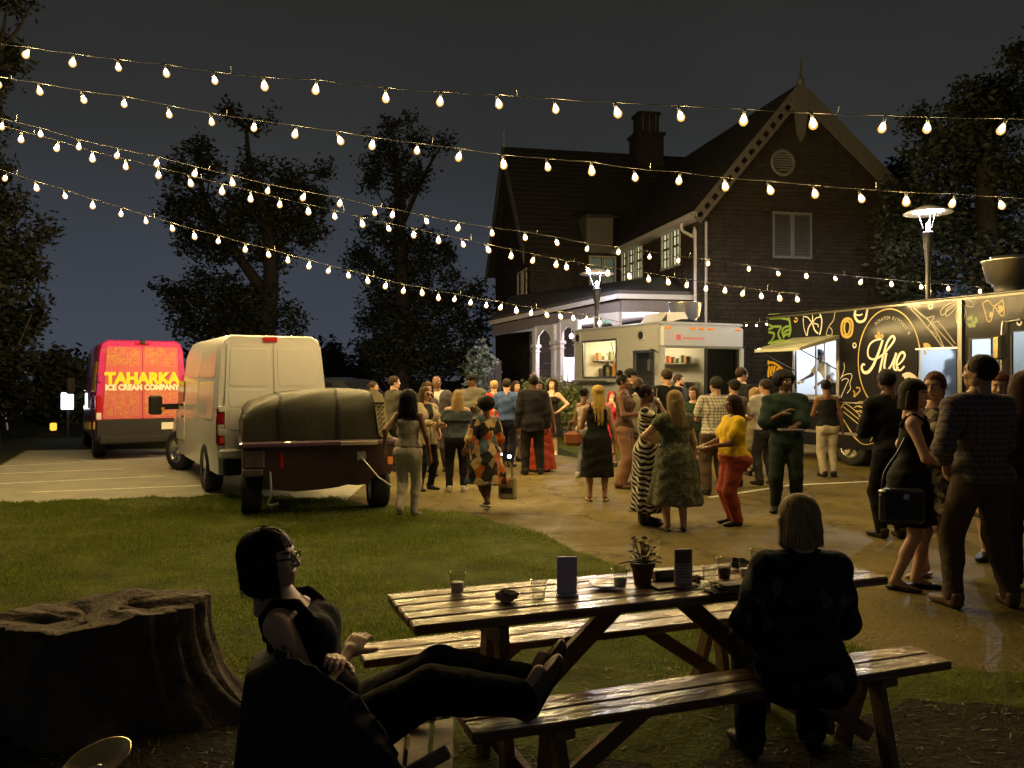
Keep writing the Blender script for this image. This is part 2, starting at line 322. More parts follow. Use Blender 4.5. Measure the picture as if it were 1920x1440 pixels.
# ------------------------------------------------------------------ trees
bark = mat('bark', (.028, .023, .017), .9, var=.4, scale=5, bump=.8, bscale=14)
leafs = [mat('leaf_dark', (.018, .023, .012), .6, spec=.3), mat('leaf_mid', (.025, .031, .016), .55, spec=.3), mat('leaf_olive', (.033, .037, .019), .6, spec=.3)]
def leaf_cloud(cl, n, size, spread=1.0, flat=.85):
    "cl: (x, y, z, r) clumps; rhombic leaves gathered in sprays"
    cl = np.array(cl, float); w = cl[:, 3]**2; w /= w.sum(); ns = max(1, n//9)
    k = RNG.choice(len(cl), ns, p=w); d = RNG.normal(size=(ns, 3)); d /= np.linalg.norm(d, axis=1)[:, None]
    rr = (RNG.random(ns)**.45)*cl[k, 3]*spread*(1+.25*np.sin(d[:, 0]*5+k)*np.cos(d[:, 2]*6+2*k))
    c = cl[k, :3]+d*rr[:, None]*np.array([1, 1, flat]); c = np.repeat(c, 9, 0)+RNG.normal(size=(ns*9, 3))*size*1.5
    m = len(c); a = RNG.normal(size=(m, 3)); a[:, 2] *= .6; a /= np.linalg.norm(a, axis=1)[:, None]; b = np.cross(a, RNG.normal(size=(m, 3))); b /= np.linalg.norm(b, axis=1)[:, None]
    s = size*RNG.uniform(.6, 1.3, m)[:, None]
    return np.stack([c-a*s, c+b*s*.45, c+a*s, c-b*s*.45], 1).reshape(-1, 3)
def tree(label, d, base_px, clumps, n, size, trunks, name='tree', cat='tree', group=None, depth=1.0, mats=None, limbs=True):
    b = P(base_px, 0, d); root = thing(name, label, cat, (b.x, d, 0), 0, group); o = Vector((b.x, d, 0))
    cl = []
    for px, py, r in clumps:
        p = P(px, py, d)-o; rad = r/F*d; cl.append((p.x, p.y+random.uniform(-1, 1)*rad*depth, p.z, rad))
    V = leaf_cloud(cl, n, size); m = len(V)//4
    link(np_mesh('crown', V, np.arange(4*m).reshape(-1, 4), mats or leafs, RNG.integers(0, 3, m), False), 'crown', root)
    t = MB()
    for path in trunks:                        # list of (px, py, radius)
        pts = [P(q[0], q[1], d)-o for q in path]; pts[0].z = min(pts[0].z, 0) if path[0][1] > 690 else pts[0].z
        t.tube(catmull(pts, 5), [float(np.interp(i, np.arange(len(path))*5, [q[2] for q in path])) for i in range((len(path)-1)*5+1)], 8)
    if limbs:
        spine = [P(q[0], q[1], d)-o for path in trunks for q in path]
        for c in cl:
            e = Vector(c[:3]); s = min(spine, key=lambda q: (q-e).length+(2 if q.z > e.z else 0)); mid = (s+e)/2+Vector((0, 0, -.12*(s-e).length))
            t.tube(catmull([s, mid, e], 4), [.06*(1-i/9)+.012 for i in range(9)], 5)
    t.build('trunk', bark, root); return root
tree('tall dark tree at the far left edge with dense ragged leaves', 21, -40, [(-10, 90, 40), (0, 150, 40), (-15, 240, 36), (-30, 330, 40), (30, 400, 40), (75, 440, 24), (10, 470, 60), (50, 505, 36), (-10, 550, 70), (15, 610, 46), (25, 680, 40), (0, 740, 55), (-80, 300, 80), (-80, 600, 90), (15, 6, 18), (55, 4, 10), (90, 425, 12), (70, 560, 16)], 14000, .10, [[(-40, 760, .5), (-45, 500, .4), (-20, 250, .25), (0, 90, .1)]], mats=[mat('leaf_shadow', (.010, .013, .009), .7, spec=.2), mat('leaf_shadow_b', (.015, .018, .012), .7, spec=.2), mat('leaf_shadow_c', (.020, .022, .015), .7, spec=.2)])  # leaf colours darkened so this tree looks less lit
tree('tall broad tree with two ragged tops behind the white van', 38, 500, [(375, 285, 30), (350, 335, 36), (395, 320, 26), (335, 390, 30), (385, 400, 48), (360, 440, 40), (415, 470, 45), (470, 235, 22), (430, 210, 20), (505, 220, 18), (490, 330, 40), (540, 345, 44), (460, 375, 50), (520, 400, 60), (590, 375, 34), (605, 320, 16), (575, 430, 44), (450, 430, 50), (500, 470, 45), (390, 540, 48), (340, 560, 36), (320, 550, 20), (430, 560, 62), (480, 580, 56), (540, 600, 34), (360, 600, 45), (460, 620, 60), (400, 620, 50), (330, 420, 14), (300, 540, 14), (610, 390, 16), (430, 195, 9), (350, 280, 12)], 21000, .13, [[(505, 760, .5), (500, 620, .42), (508, 520, .36), (500, 420, .28), (470, 320, .16), (462, 240, .06)], [(505, 560, .3), (440, 470, .22), (385, 380, .15), (372, 285, .06)], [(500, 420, .2), (560, 330, .10), (612, 325, .04), (625, 300, .02)]], depth=.8)
tree('tall narrow tree with stacked tufts left of the stone house', 42, 752, [(728, 235, 24), (720, 270, 24), (780, 262, 22), (815, 275, 24), (840, 262, 12), (700, 310, 28), (745, 305, 30), (700, 345, 24), (760, 350, 34), (785, 330, 24), (745, 390, 26), (710, 440, 34), (745, 455, 40), (680, 480, 32), (800, 455, 38), (835, 480, 26), (780, 500, 46), (720, 510, 46), (845, 520, 20), (720, 570, 48), (790, 560, 52), (850, 570, 36), (690, 600, 26), (750, 620, 60), (820, 630, 56), (890, 545, 24), (915, 580, 22), (900, 620, 30), (720, 670, 48), (790, 680, 56), (860, 680, 48), (690, 650, 24), (660, 500, 14), (690, 260, 10), (765, 225, 12), (865, 600, 16)], 22000, .13, [[(752, 760, .5), (755, 600, .42), (750, 450, .3), (745, 330, .18), (735, 230, .05)], [(755, 420, .15), (800, 320, .08), (835, 262, .03)]], depth=.8)
tree('large dark tree mass rising behind the black truck', 26, 1860, [(1690, 400, 46), (1675, 480, 48), (1700, 545, 52), (1662, 420, 20), (1668, 360, 20), (1900, 120, 34), (1880, 160, 40), (1915, 190, 50), (1740, 215, 34), (1790, 200, 40), (1840, 225, 52), (1770, 270, 60), (1850, 300, 80), (1715, 285, 28), (1900, 330, 80), (1740, 340, 52), (1800, 400, 80), (1890, 430, 80), (1745, 430, 50), (1850, 500, 80), (1930, 520, 70), (1760, 520, 50), (1700, 470, 44)], 19000, .11, [[(1860, 760, .55), (1855, 500, .42), (1850, 300, .25), (1890, 150, .1)]], depth=.8)
tree('smaller tree whose top shows past the right end of the roof', 44, 1672, [(1672, 330, 26), (1690, 355, 30), (1655, 365, 22), (1700, 320, 16), (1690, 410, 40), (1670, 460, 40), (1700, 520, 50), (1680, 590, 40)], 5200, .17, [[(1672, 760, .3), (1676, 460, .2), (1672, 340, .06)]])
tree('spiky dark evergreen beside the pink van', 30, 112, [(112, 690, 28), (92, 710, 26), (140, 700, 26), (85, 740, 30), (120, 750, 40), (150, 740, 30), (75, 770, 30), (130, 785, 34)], 6500, .15, [[(112, 800, .14), (112, 700, .06)]], 'evergreen', mats=leafs)
tree('small far tree right of the white van roof', 60, 640, [(625, 665, 18), (640, 690, 26), (612, 700, 22), (655, 710, 22), (630, 730, 24)], 2600, .2, [[(640, 760, .2), (640, 690, .08)]], group='small far trees behind the vans')
tree('low far tree against the sky between van and narrow tree', 64, 682, [(680, 690, 16), (670, 705, 20), (695, 710, 18), (685, 730, 22)], 2000, .2, [[(682, 760, .2), (682, 700, .08)]], group='small far trees behind the vans')
# far dark wood at the horizon
cl = []
for q in range(-80, 100, 3): cl.append((q*1.5+random.uniform(-2, 2), 110+random.uniform(-10, 10), random.uniform(1.0, 4.6), random.uniform(2.5, 4.5)))
V = leaf_cloud(cl, 16000, .55); m = len(V)//4
o = link(np_mesh('far_wood', V, np.arange(4*m).reshape(-1, 4), leafs, RNG.integers(0, 3, m), False), 'far_wood'); o['kind'] = 'stuff'; tag(o, 'low dark wood along the horizon behind the car park', 'wood')
def bush(name, label, c, blobs, n, size, mats, cat='shrub', stems=6):
    root = thing(name, label, cat, c); V = leaf_cloud(blobs, n, size); m = len(V)//4
    link(np_mesh('foliage', V, np.arange(4*m).reshape(-1, 4), mats, RNG.integers(0, len(mats), m), False), 'foliage', root)
    t = MB()
    for i in range(stems):
        b = random.choice(blobs); t.tube([(b[0]*.5, b[1]*.5, 0), (b[0]*.8, b[1]*.8, b[2]*.6), b[:3]], [.02, .015, .006], 5)
    t.build('stem', bark, root); return root
hl = [mat('hedge_leaf', (.20, .24, .10), .6), mat('hedge_leaf_pale', (.30, .32, .16), .6), mat('hedge_leaf_dark', (.10, .14, .05), .6)]
c = G(1050, 800); bush('hedge', 'pale green lit hedge growing in front of the porch rail', (1.25, 24.2, 0), [(q*.28-.75, random.uniform(-.3, .3), z, .45) for q in range(7) for z in (.5, 1.0, 1.25)], 7000, .07, hl)
p = P(893, 700, 33); bush('yucca', 'pale spiky plant standing beside the dark fence panel', (p.x, 33, 0), [(0, 0, 1.2, .5), (.1, 0, 2.2, .5), (.1, 0, 2.7, .3), (-.2, 0, 2.0, .4)], 600, .13, [mat('yucca_leaf', (.16, .20, .16), .6)])
# ------------------------------------------------------------------ the stone house
stone = mat('field_stone', (.026, .0205, .0135), .9, var=.45, scale=2.5, bump=.6, bscale=18)
mortar = mat('mortar', (.020, .0165, .012), .95, var=.2, scale=6)
slate = mat('roof_slate', (.020, .017, .014), .8, var=.35, scale=6, bump=.3, bscale=12)
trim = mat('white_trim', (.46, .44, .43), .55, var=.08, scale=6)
shut = mat('shutter_paint', (.13, .13, .125), .6, var=.12, scale=5)
dkglass = mat('dark_window_glass', (.02, .022, .025), .08, spec=.6)
litpane = emis('lit_window_pane', (.86, .88, .52), .80)
dimpane = emis('dim_window_pane', (.72, .80, .50), .10)
HOUSE_RZ = math.atan2(.2, .98)
house = thing('stone_house', 'dark stone gabled house with white carved bargeboards and lit upstairs windows', 'house', (6.1, 27, 0), HOUSE_RZ)
HI = (Matrix.Translation((6.1, 27, 0)) @ Matrix.Rotation(HOUSE_RZ, 4, 'Z')).inverted()
def wallgrid(mb, L, H, holes, M, t=.3, mi=0):
    "wall in the plane y=0 of M, x 0..L, z 0..H, thickness towards +y, with rectangular openings"
    zs = sorted({0, H, *[h[1] for h in holes], *[h[3] for h in holes]}); xs = sorted({0, L, *[h[0] for h in holes], *[h[2] for h in holes]})
    for i in range(len(zs)-1):
        run = None
        for j in range(len(xs)-1):
            cx_, cz_ = (xs[j]+xs[j+1])/2, (zs[i]+zs[i+1])/2; hole = any(h[0] < cx_ < h[2] and h[1] < cz_ < h[3] for h in holes)
            if not hole: run = [run[0], xs[j+1]] if run else [xs[j], xs[j+1]]
            if run and (hole or j == len(xs)-2): mb.box((run[0], 0, zs[i]), (run[1], t, zs[i+1]), mi, M); run = None
    return mb
def frame(o, xd, yd):
    xd = Vector(xd).normalized(); yd = Vector(yd).normalized(); M = Matrix((xd, yd, xd.cross(yd))).transposed().to_4x4(); M.translation = Vector(o); return M
def stones(mb, L, H, M, inside=lambda x, z: True, holes=(), row=.135, lmin=.16, lmax=.55, proud=.045):
    z = .02
    while z < H:
        h = row*random.uniform(.75, 1.25); x = random.uniform(-.2, 0)
        while x < L:
            l = random.uniform(lmin, lmax); a, b = max(x, 0)+.008, min(x+l, L)-.008
            if b-a > .06 and inside((a+b)/2, z+h) and not any(a < q[2]+.02 and b > q[0]-.02 and z < q[3]+.02 and z+h > q[1]-.02 for q in holes):
                p = random.uniform(.012, proud); i = .012
                v = [(a, 0, z), (b, 0, z), (b, 0, z+h-.016), (a, 0, z+h-.016), (a+i, -p, z+i), (b-i, -p*random.uniform(.7, 1), z+i), (b-i*random.uniform(1, 2), -p, z+h-.016-i), (a+i, -p*random.uniform(.7, 1), z+h-.016-i)]
                mb.add([M @ Vector(q) for q in v], [(4, 5, 6, 7), (0, 1, 5, 4), (1, 2, 6, 5), (2, 3, 7, 6), (3, 0, 4, 7)], 0)
            x += l
        z += h
def window(M, x0, z0, x1, z1, pane, nx=2, nz=4, parent=None, fr=.07, t=.05, fm=None):
    w = MB(); w.box((x0-fr, -t, z0-fr), (x0, .10, z1+fr), 0, M); w.box((x1, -t, z0-fr), (x1+fr, .10, z1+fr), 0, M); w.box((x0, -t, z1), (x1, .10, z1+fr), 0, M); w.box((x0-.02, -t-.04, z0-fr), (x1+.02, .10, z0), 0, M)
    f = w.build('window', fm or trim, parent); g = MB()
    for i in range(1, nx): c = x0+(x1-x0)*i/nx; g.box((c-.018, -.005, z0), (c+.018, .05, z1), 0, M)
    for i in range(1, nz): c = z0+(z1-z0)*i/nz; q = .04 if i*2 == nz else .016; g.box((x0, .0, c-q), (x1, .045, c+q), 0, M)
    g.build('muntin', mat('muntin_dark', (.10, .10, .085), .6) if pane is not dkglass else trim, f)
    for i in range(nx):
        for j in range(nz):
            a, b = x0+(x1-x0)*i/nx+.018, x0+(x1-x0)*(i+1)/nx-.018; c, d = z0+(z1-z0)*j/nz+.018, z0+(z1-z0)*(j+1)/nz-.018
            MB().box((a, .055, c), (b, .07, d), 0, M).build('pane', pane, f)
    return f
MF = frame((0, 0, 0), (1, 0, 0), (0, 1, 0)); ML = frame((0, 8.3, 0), (0, -1, 0), (1, 0, 0))       # facade; left wall (x runs towards the corner)
fh = [(2.62, 5.7, 4.05, 7.25), (2.6, 1.2, 3.5, 3.4), (4.9, 1.2, 5.8, 3.5)]
gab = lambda x: 7.3+1.18*x if x < 3.34 else 11.24-.86*(x-3.34)
mb = MB(); wallgrid(mb, 8.1, 7.2, fh, MF)
mb.prism([(0, 0, 7.2), (8.1, 0, 7.2), (3.34, 0, 11.2)], (0, .3, 0)); mb.build('wall', mortar, house)
mb = MB(); stones(mb, 8.1, 11.1, MF, lambda x, z: z < gab(x)-.08, fh+[(2.5, 8.3, 3.6, 9.5)]); mb.build('stonework', stone, house, 'stuff')
lh = [(8.3-y1, 5.65, 8.3-y0, 7.0) for y0, y1 in ((1.55, 2.2), (2.45, 3.1), (5.2, 5.85), (6.05, 6.7), (6.9, 7.5))]
mb = MB(); wallgrid(mb, 8.0, 7.3, lh, ML); mb.build('wall', mortar, house)
mb = MB(); stones(mb, 8.3, 7.2, ML, holes=lh); mb.build('stonework', stone, house, 'stuff')
for i, h in enumerate(lh): window(ML, *h, litpane, parent=house)
# closed shutters on the facade, round louvre
s = MB()
for k in (0, 1):
    a = 2.62+k*.72; s = MB(); s.box((a, -.06, 5.7), (a+.06, .02, 7.25)); s.box((a+.65, -.06, 5.7), (a+.71, .02, 7.25)); s.box((a+.06, -.06, 5.7), (a+.65, .02, 5.78)); s.box((a+.06, -.06, 7.17), (a+.65, .02, 7.25))
    f = s.build('shutter', shut, house)
    for j in range(26):
        z = 5.79+j*.053
        MB().add([(a+.06, -.05, z), (a+.65, -.05, z), (a+.65, -.01, z+.045), (a+.06, -.01, z+.045)], [(0, 1, 2, 3)]).build('slat', shut, f)
mb = MB(); mb.lathe([(.34, -.06), (.46, -.06), (.46, .02), (.34, .02), (.34, -.06)], 28, M=Matrix.Translation((3.02, 0, 8.9)) @ Matrix.Rotation(R(90), 4, 'X')); v = mb.build('round_vent', shut, house)
for j in range(7):
    z = 8.9-.28+j*.085; q = math.sqrt(max(.34**2-(z-8.9)**2, .01)); MB().box((3.02-q, -.04, z), (3.02+q, -.03, z+.05), M=Matrix.Identity(4)).build('slat', shut, v)
window(MF, *fh[1], dkglass, 2, 4, house); window(MF, *fh[2], dkglass, 2, 4, house)
# roofs
def slab(pts, t=.14, n='roof', m=None):
    pts = [Vector(p) for p in pts]; N = (pts[1]-pts[0]).cross(pts[2]-pts[0]).normalized()
    if N.z < 0: N = -N
    return MB().prism(pts, -N*t).build(n, m or slate, house)
slab([(3.34, -.5, 11.42), (3.34, 12.2, 11.42), (-.42, 8.0, 6.98), (-.42, -.5, 6.98)])
slab([(3.345, -.5, 11.42), (3.345, 12.2, 11.42), (8.6, 12.2, 6.9), (8.6, -.5, 6.9)])
slab([(-4.15, 12.3, 12.4), (9.0, 12.3, 12.4), (9.0, 7.75, 6.95), (-4.15, 7.75, 6.95)])
slab([(-4.15, 12.31, 12.4), (9.0, 12.31, 12.4), (9.0, 16.9, 6.95), (-4.15, 16.9, 6.95)])
# slate courses standing proud on the two visible slopes
cs = MB()
for k in range(22):
    t = (k+.5)/22; a = Vector((3.34, 0, 11.44)).lerp(Vector((-.42, 0, 7.0)), t); cs.box((a.x-.01, -.5, a.z-.02), (a.x+.02, 8.2, a.z+.015))
    a = Vector((0, 12.3, 12.43)).lerp(Vector((0, 7.75, 6.98)), t)
    cs.box((-4.15, a.y-.02, a.z-.02), (max(-.4, 3.3-9*t+6) if t < .3 else -.4, a.y+.01, a.z+.015))
cs.build('slate_course', slate, house, 'stuff')
# carved bargeboards on the gable, plain ones on the far gable
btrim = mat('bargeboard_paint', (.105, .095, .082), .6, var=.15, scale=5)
def barge(a, b, y, w, lace=True, n=15):
    a, b = Vector((a[0], y, a[1])), Vector((b[0], y, b[1])); d = (b-a).normalized(); q = Vector((-d.z, 0, d.x)); q = q if q.z < 0 else -q; mb = MB()
    def piece(s0, s1, w0, w1): mb.prism([a+d*s0+q*w0, a+d*s1+q*w0, a+d*s1+q*w1, a+d*s0+q*w1], (0, .05, 0))
    L = (b-a).length
    if lace:
        piece(0, L, 0, w*.36); piece(0, L, w*.74, w)
        for i in range(n+1): c = L*i/n; piece(max(c-.085, 0), min(c+.085, L), w*.36, w*.74)
    else: piece(0, L, 0, w)
    return mb.build('bargeboard', btrim, house)
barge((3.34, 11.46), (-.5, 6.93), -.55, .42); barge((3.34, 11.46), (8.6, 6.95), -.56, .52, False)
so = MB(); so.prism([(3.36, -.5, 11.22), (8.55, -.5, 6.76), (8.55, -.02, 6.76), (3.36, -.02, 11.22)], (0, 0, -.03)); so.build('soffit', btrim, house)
k = MB(); k.prism([(3.02, -.58, 11.0), (3.66, -.58, 11.0), (3.48, -.58, 9.7), (3.34, -.58, 9.45), (3.2, -.58, 9.7)], (0, .05, 0)); k.lathe([(.0, 11.3), (.10, 11.35), (.12, 11.5), (.05, 11.6), (.03, 12.1), (.0, 12.25)], 8, M=Matrix.Translation((3.34, -.52, 0))); k.build('finial', btrim, house)
for sgn, ye in ((1, 16.95), (-1, 7.7)):
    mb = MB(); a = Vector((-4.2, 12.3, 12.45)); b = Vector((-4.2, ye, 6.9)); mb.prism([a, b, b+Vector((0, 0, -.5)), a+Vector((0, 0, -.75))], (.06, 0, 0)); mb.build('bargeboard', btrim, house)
MB().lathe([(.05, 12.3), (.06, 12.5), (.02, 12.6), (.012, 13.2), (0, 13.3)], 6, M=Matrix.Translation((-4.1, 12.3, 0))).build('finial', trim, house)
# eaves board, gutter and pipes of the left wall
g = MB(); g.box((-.46, -.55, 6.86), (-.30, 7.7, 7.02)); g.box((-.36, -.45, 6.84), (-.02, 7.7, 6.87)); g.build('gutter', trim, house)
g = MB(); g.tube(catmull([(-.38, .5, 6.84), (-.36, .5, 6.6), (-.12, .2, 6.35), (-.08, .1, 6.1), (-.08, .1, 0)], 5), .055, 8); g.build('downpipe', trim, house)
g = MB(); g.tube([(.22, -.08, 6.8), (.22, -.08, 0)], .05, 8); g.build('downpipe', mat('pipe_grey', (.35, .34, .32), .6), house)
# main wing: front wall, far gable wall, chimney, dormer
MW = frame((-3.75, 8.3, 0), (1, 0, 0), (0, 1, 0)); MG = frame((-3.75, 16.3, 0), (0, -1, 0), (1, 0, 0))
wh = [(2.6, 5.6, 3.1, 6.8), (3.2, 5.6, 3.65, 6.8)]
mb = MB(); wallgrid(mb, 3.75, 7.1, wh, MW); mb.build('wall', mortar, house); mb = MB(); stones(mb, 3.75, 7.1, MW, holes=wh); mb.build('stonework', stone, house, 'stuff')
for h in wh: window(MW, *h, dimpane, 1, 3, house)
gh = [(5.6, 4.3, 6.3, 6.3), (6.7, 4.3, 7.3, 6.3)]
mb = MB(); wallgrid(mb, 8.0, 7.0, gh, MG); mb.prism([MG @ Vector(p) for p in ((0, 0, 7.0), (8.0, 0, 7.0), (4.0, 0, 12.1))], (.3, 0, 0)); mb.build('wall', mortar, house)
mb = MB(); stones(mb, 8.0, 12, MG, lambda x, z: z < 7+min(x, 8-x)*1.25-.1, gh); mb.build('stonework', stone, house, 'stuff')
for h in gh: window(MG, *h, dkglass, 1, 2, house)
c = MB(); c.box((2.2, 11.7, 11.2), (3.5, 12.9, 13.2)); c.box((2.12, 11.62, 13.2), (3.58, 12.98, 13.34)); c.box((2.35, 11.85, 13.34), (3.32, 12.75, 14.2)); c.box((2.28, 11.78, 14.2), (3.4, 12.82, 14.32)); c.build('chimney', stone, house)
c = MB()
for px_ in (2.52, 2.84, 3.16): c.box((px_-.02, 11.83, 13.34), (px_+.02, 11.85, 14.2))
c.build('chimney_strip', shut, house)
d = MB(); d.box((-1.5, 7.7, 6.9), (-.35, 9.4, 8.5)); d.build('dormer', mat('dormer_paint', (.10, .096, .085), .6, var=.1), house)
slab([(-1.65, 7.45, 8.42), (-.2, 7.45, 8.42), (-.2, 10.2, 9.1), (-1.65, 10.2, 9.1)], .1)
# ---- porch
B, C, A = Vector((-2.63, .33, 4.42)), Vector((-5.79, 6.29, 3.9)), Vector((-.05, .33, 4.42))
T1, T2, T3 = Vector((-.05, 2.6, 5.25)), Vector((-4.6, 8.25, 4.95)), Vector((-.05, 8.25, 5.3))
r = MB()
for q in ([A, T1, B], [B, T1, T2, C], [T1, T3, T2]):
    r.prism([p+Vector((0, 0, .02)) for p in q], (0, 0, .12))
r.build('porch_roof', mat('porch_roof_metal', (.06, .052, .05), .5, var=.2), house)
fz = MB(); fz.beam(A+Vector((0, -.04, -.06)), B+Vector((-.03, -.04, -.06)), .06, .16); fz.beam(B+Vector((-.03, -.04, -.06)), C+Vector((0, 0, -.06)), .06, .16)
fz.build('gutter', trim, house); fz = MB(); fz.beam(A+Vector((0, .15, -.36)), B+Vector((.12, .15, -.36)), .12, .40); fz.beam(B+Vector((.14, .16, -.36)), C+Vector((.15, .05, -.36)), .12, .40); fz.build('fascia', mat('frieze_paint', (.15, .13, .13), .6, var=.1), house)
BC = (C-B); bl = Vector((BC.x, BC.y, 0)).length; bd = Vector((BC.x, BC.y, 0)).normalized(); bn = Vector((-bd.y, bd.x, 0)); bn = bn if bn.x > 0 else -bn      # bn points under the roof
fl = MB(); fl.prism([(-.02, .5, .60), (-2.5, .5, .60), (-5.6, 6.3, .60), (-4.6, 8.25, .60), (-.02, 8.25, .60)], (0, 0, .14)); fl.build('porch_floor', mat('porch_boards', (.30, .28, .25), .6, var=.15), house)
ce = MB(); ce.prism([(-.02, .7, 3.98), (-2.45, .7, 3.98), (-5.3, 6.1, 3.55), (-4.6, 8.2, 3.55), (-.02, 8.2, 3.98)], (0, 0, .03)); ce.build('porch_ceiling', trim, house)
def column(q, w=.20):
    p = B+BC*q+bn*.12; top = p.z-.55; m = MB(); M = Matrix.Translation((p.x, p.y, 0)) @ Matrix.Rotation(math.atan2(bd.y, bd.x), 4, 'Z')
    m.rbox((-w/2, -w/2, .74), (w/2, w/2, top), .02, 0, M); m.rbox((-w*.75, -w*.75, top-.75), (w*.75, w*.75, top-.62), .02, 0, M); m.rbox((-w*.65, -w*.65, top-.90), (w*.65, w*.65, top-.86), .01, 0, M); m.rbox((-w*.8, -w*.8, .74), (w*.8, w*.8, .98), .02, 0, M)
    m.build('column', trim, house); return p
cols = [column(q) for q in (.02, .16, .30, .43, .475, .625)]
def arch(p, q, z0, z1, rr):
    p = Vector((p.x, p.y, 0)); q = Vector((q.x, q.y, 0)); L = (q-p).length; d = (q-p).normalized(); pts = [(0, z1), (0, z0), (L*.14, z0)]
    for i in range(15):
        t = i/14; a = PI*(1-t); pts.append((L/2+L*.36*math.cos(a), z0+rr*math.sin(a)**.8+.07*abs(math.sin(a*3))))
    pts += [(L*.86, z0), (L, z0), (L, z1)]; m = MB(); n = Vector((-d.y, d.x, 0))*.06
    top = [p+d*x+Vector((0, 0, z1)) for x, z in pts[1:-1]]; bot = [p+d*x+Vector((0, 0, z)) for x, z in pts[1:-1]]
    for i in range(len(bot)-1):
        if (bot[i+1]-bot[i]).length > 1e-4 and (top[i+1]-top[i]).length > 1e-4: m.prism([bot[i], bot[i+1], top[i+1], top[i]], n)
    m.build('arch', trim, house)
arch(cols[4], cols[5], 2.75, 3.6, .62); arch(cols[2], cols[3], 2.95, 3.75, .5); arch(cols[0], cols[1], 3.05, 3.85, .5)
wl = bl*.36; o = B+BC*.645+bn*.1; MPW = frame((o.x, o.y, 0), tuple(bd), tuple(bn))
ph = [(.10, .95, .62, 2.95)]
m = MB(); wallgrid(m, wl, 3.5, ph, MPW, .25); m.build('wall', mortar, house); m = MB(); stones(m, wl, 3.45, MPW, holes=ph, row=.15, proud=.05); m.build('stonework', mat('porch_stone', (.26, .22, .18), .9, var=.4, scale=3), house, 'stuff')
window(MPW, *ph[0], dkglass, 1, 2, house, fr=.12)
rl = MB(); p0 = B+BC*.03+bn*.12; p1 = B+BC*.63+bn*.12
for z in (1.55, .95): rl.beam((p0.x, p0.y, z), (p1.x, p1.y, z), .06, .05)
for i in range(44):
    p = p0.lerp(p1, (i+.5)/44); rl.box((p.x-.012, p.y-.012, .95), (p.x+.012, p.y+.012, 1.55))
rl.build('railing', mat('rail_dark', (.06, .06, .06), .5), house)
def hw(v): return HI @ v
# porch lamp (lit), hung under the ceiling
def lamp_point(name, parent, loc, col, power, rad=.06):
    l = bpy.data.lights.new(name, 'POINT'); l.color = col; l.energy = power; l.shadow_soft_size = rad
    o = bpy.data.objects.new(name, l); COL.objects.link(o); o.parent = parent; o.location = loc; return o
for i, (x_, y_, z_) in enumerate(((-3.1, 4.3, 3.25), (-1.2, 1.6, 3.65))):
    pl = thing('porch_lamp', ('lit white globe lamp hanging under the porch roof near the arch', 'lit white globe lamp under the front corner of the porch roof')[i], 'lamp', house.location+Matrix.Rotation(HOUSE_RZ, 3, 'Z') @ Vector((x_, y_, z_)), HOUSE_RZ)
    MB().lathe([(0, -.09), (.06, -.07), (.09, 0), (.06, .07), (.03, .09)], 12).build('globe', emis('porch_globe', (1, .86, .93), 12, False), pl); MB().tube([(0, 0, .09), (0, 0, .30)], .012, 6).build('stem', trim, pl)
    lamp_point('bulb', pl, (0, 0, -.16), (1, .84, .90), (400, 420)[i])
# easel board and music stand on the porch, green lit sign
bp = P(1064, 672, 31.5); b = thing('easel_board', 'pale lavender board on a dark tripod stand on the porch', 'board', (bp.x, bp.y, .74), R(8))
MB().rbox((-.28, -.02, .75), (.28, .02, 1.75), .01).build('panel', mat('pale_board', (.62, .62, .78), .5), b)
t = MB(); t.tube([(0, -.08, 1.15), (0, -.08, .3)], .018, 6); t.tube([(0, -.08, .32), (-.22, -.2, 0)], .014, 6); t.tube([(0, -.08, .32), (.22, -.2, 0)], .014, 6); t.tube([(0, -.05, .32), (0, .2, 0)], .014, 6); t.build('tripod', mat('black_metal', (.02, .02, .02), .4), b)
gp = P(1146, 600, 28.6); b = thing('green_sign', 'small glowing green sign under the porch roof', 'sign', gp, R(-20)); MB().rbox((-.26, -.03, -.12), (.26, .03, .12), .02).build('case', trim, b); MB().box((-.23, -.045, -.10), (.23, -.031, .10)).build('panel', emis('green_glow', (.10, .75, .42), 1.1), b)
# dark fence panel left of the house
fp = P(915, 0, 33.5); fe = thing('board_fence', 'dark vertical board fence beside the stone house', 'fence', (fp.x, fp.y, 0), R(6))
fm = mat('dark_fence_board', (.05, .042, .036), .8, var=.3)
pb = MB(); pb.rbox((0, 0, 0), (.135, .03, 2.45), .01); me0 = None
for i in range(9):
    if me0 is None: q = pb.build('board', fm, fe); me0 = q.data
    else: q = link(me0, 'board', fe)
    q.location = (-.75+i*.145, 0, .0); q.scale = (1, 1, 1+random.uniform(-.02, .02))
MB().box((-.8, .03, .5), (.6, .08, .6)).build('rail', fm, fe); MB().box((-.8, .03, 1.9), (.6, .08, 2.0)).build('rail', fm, fe)
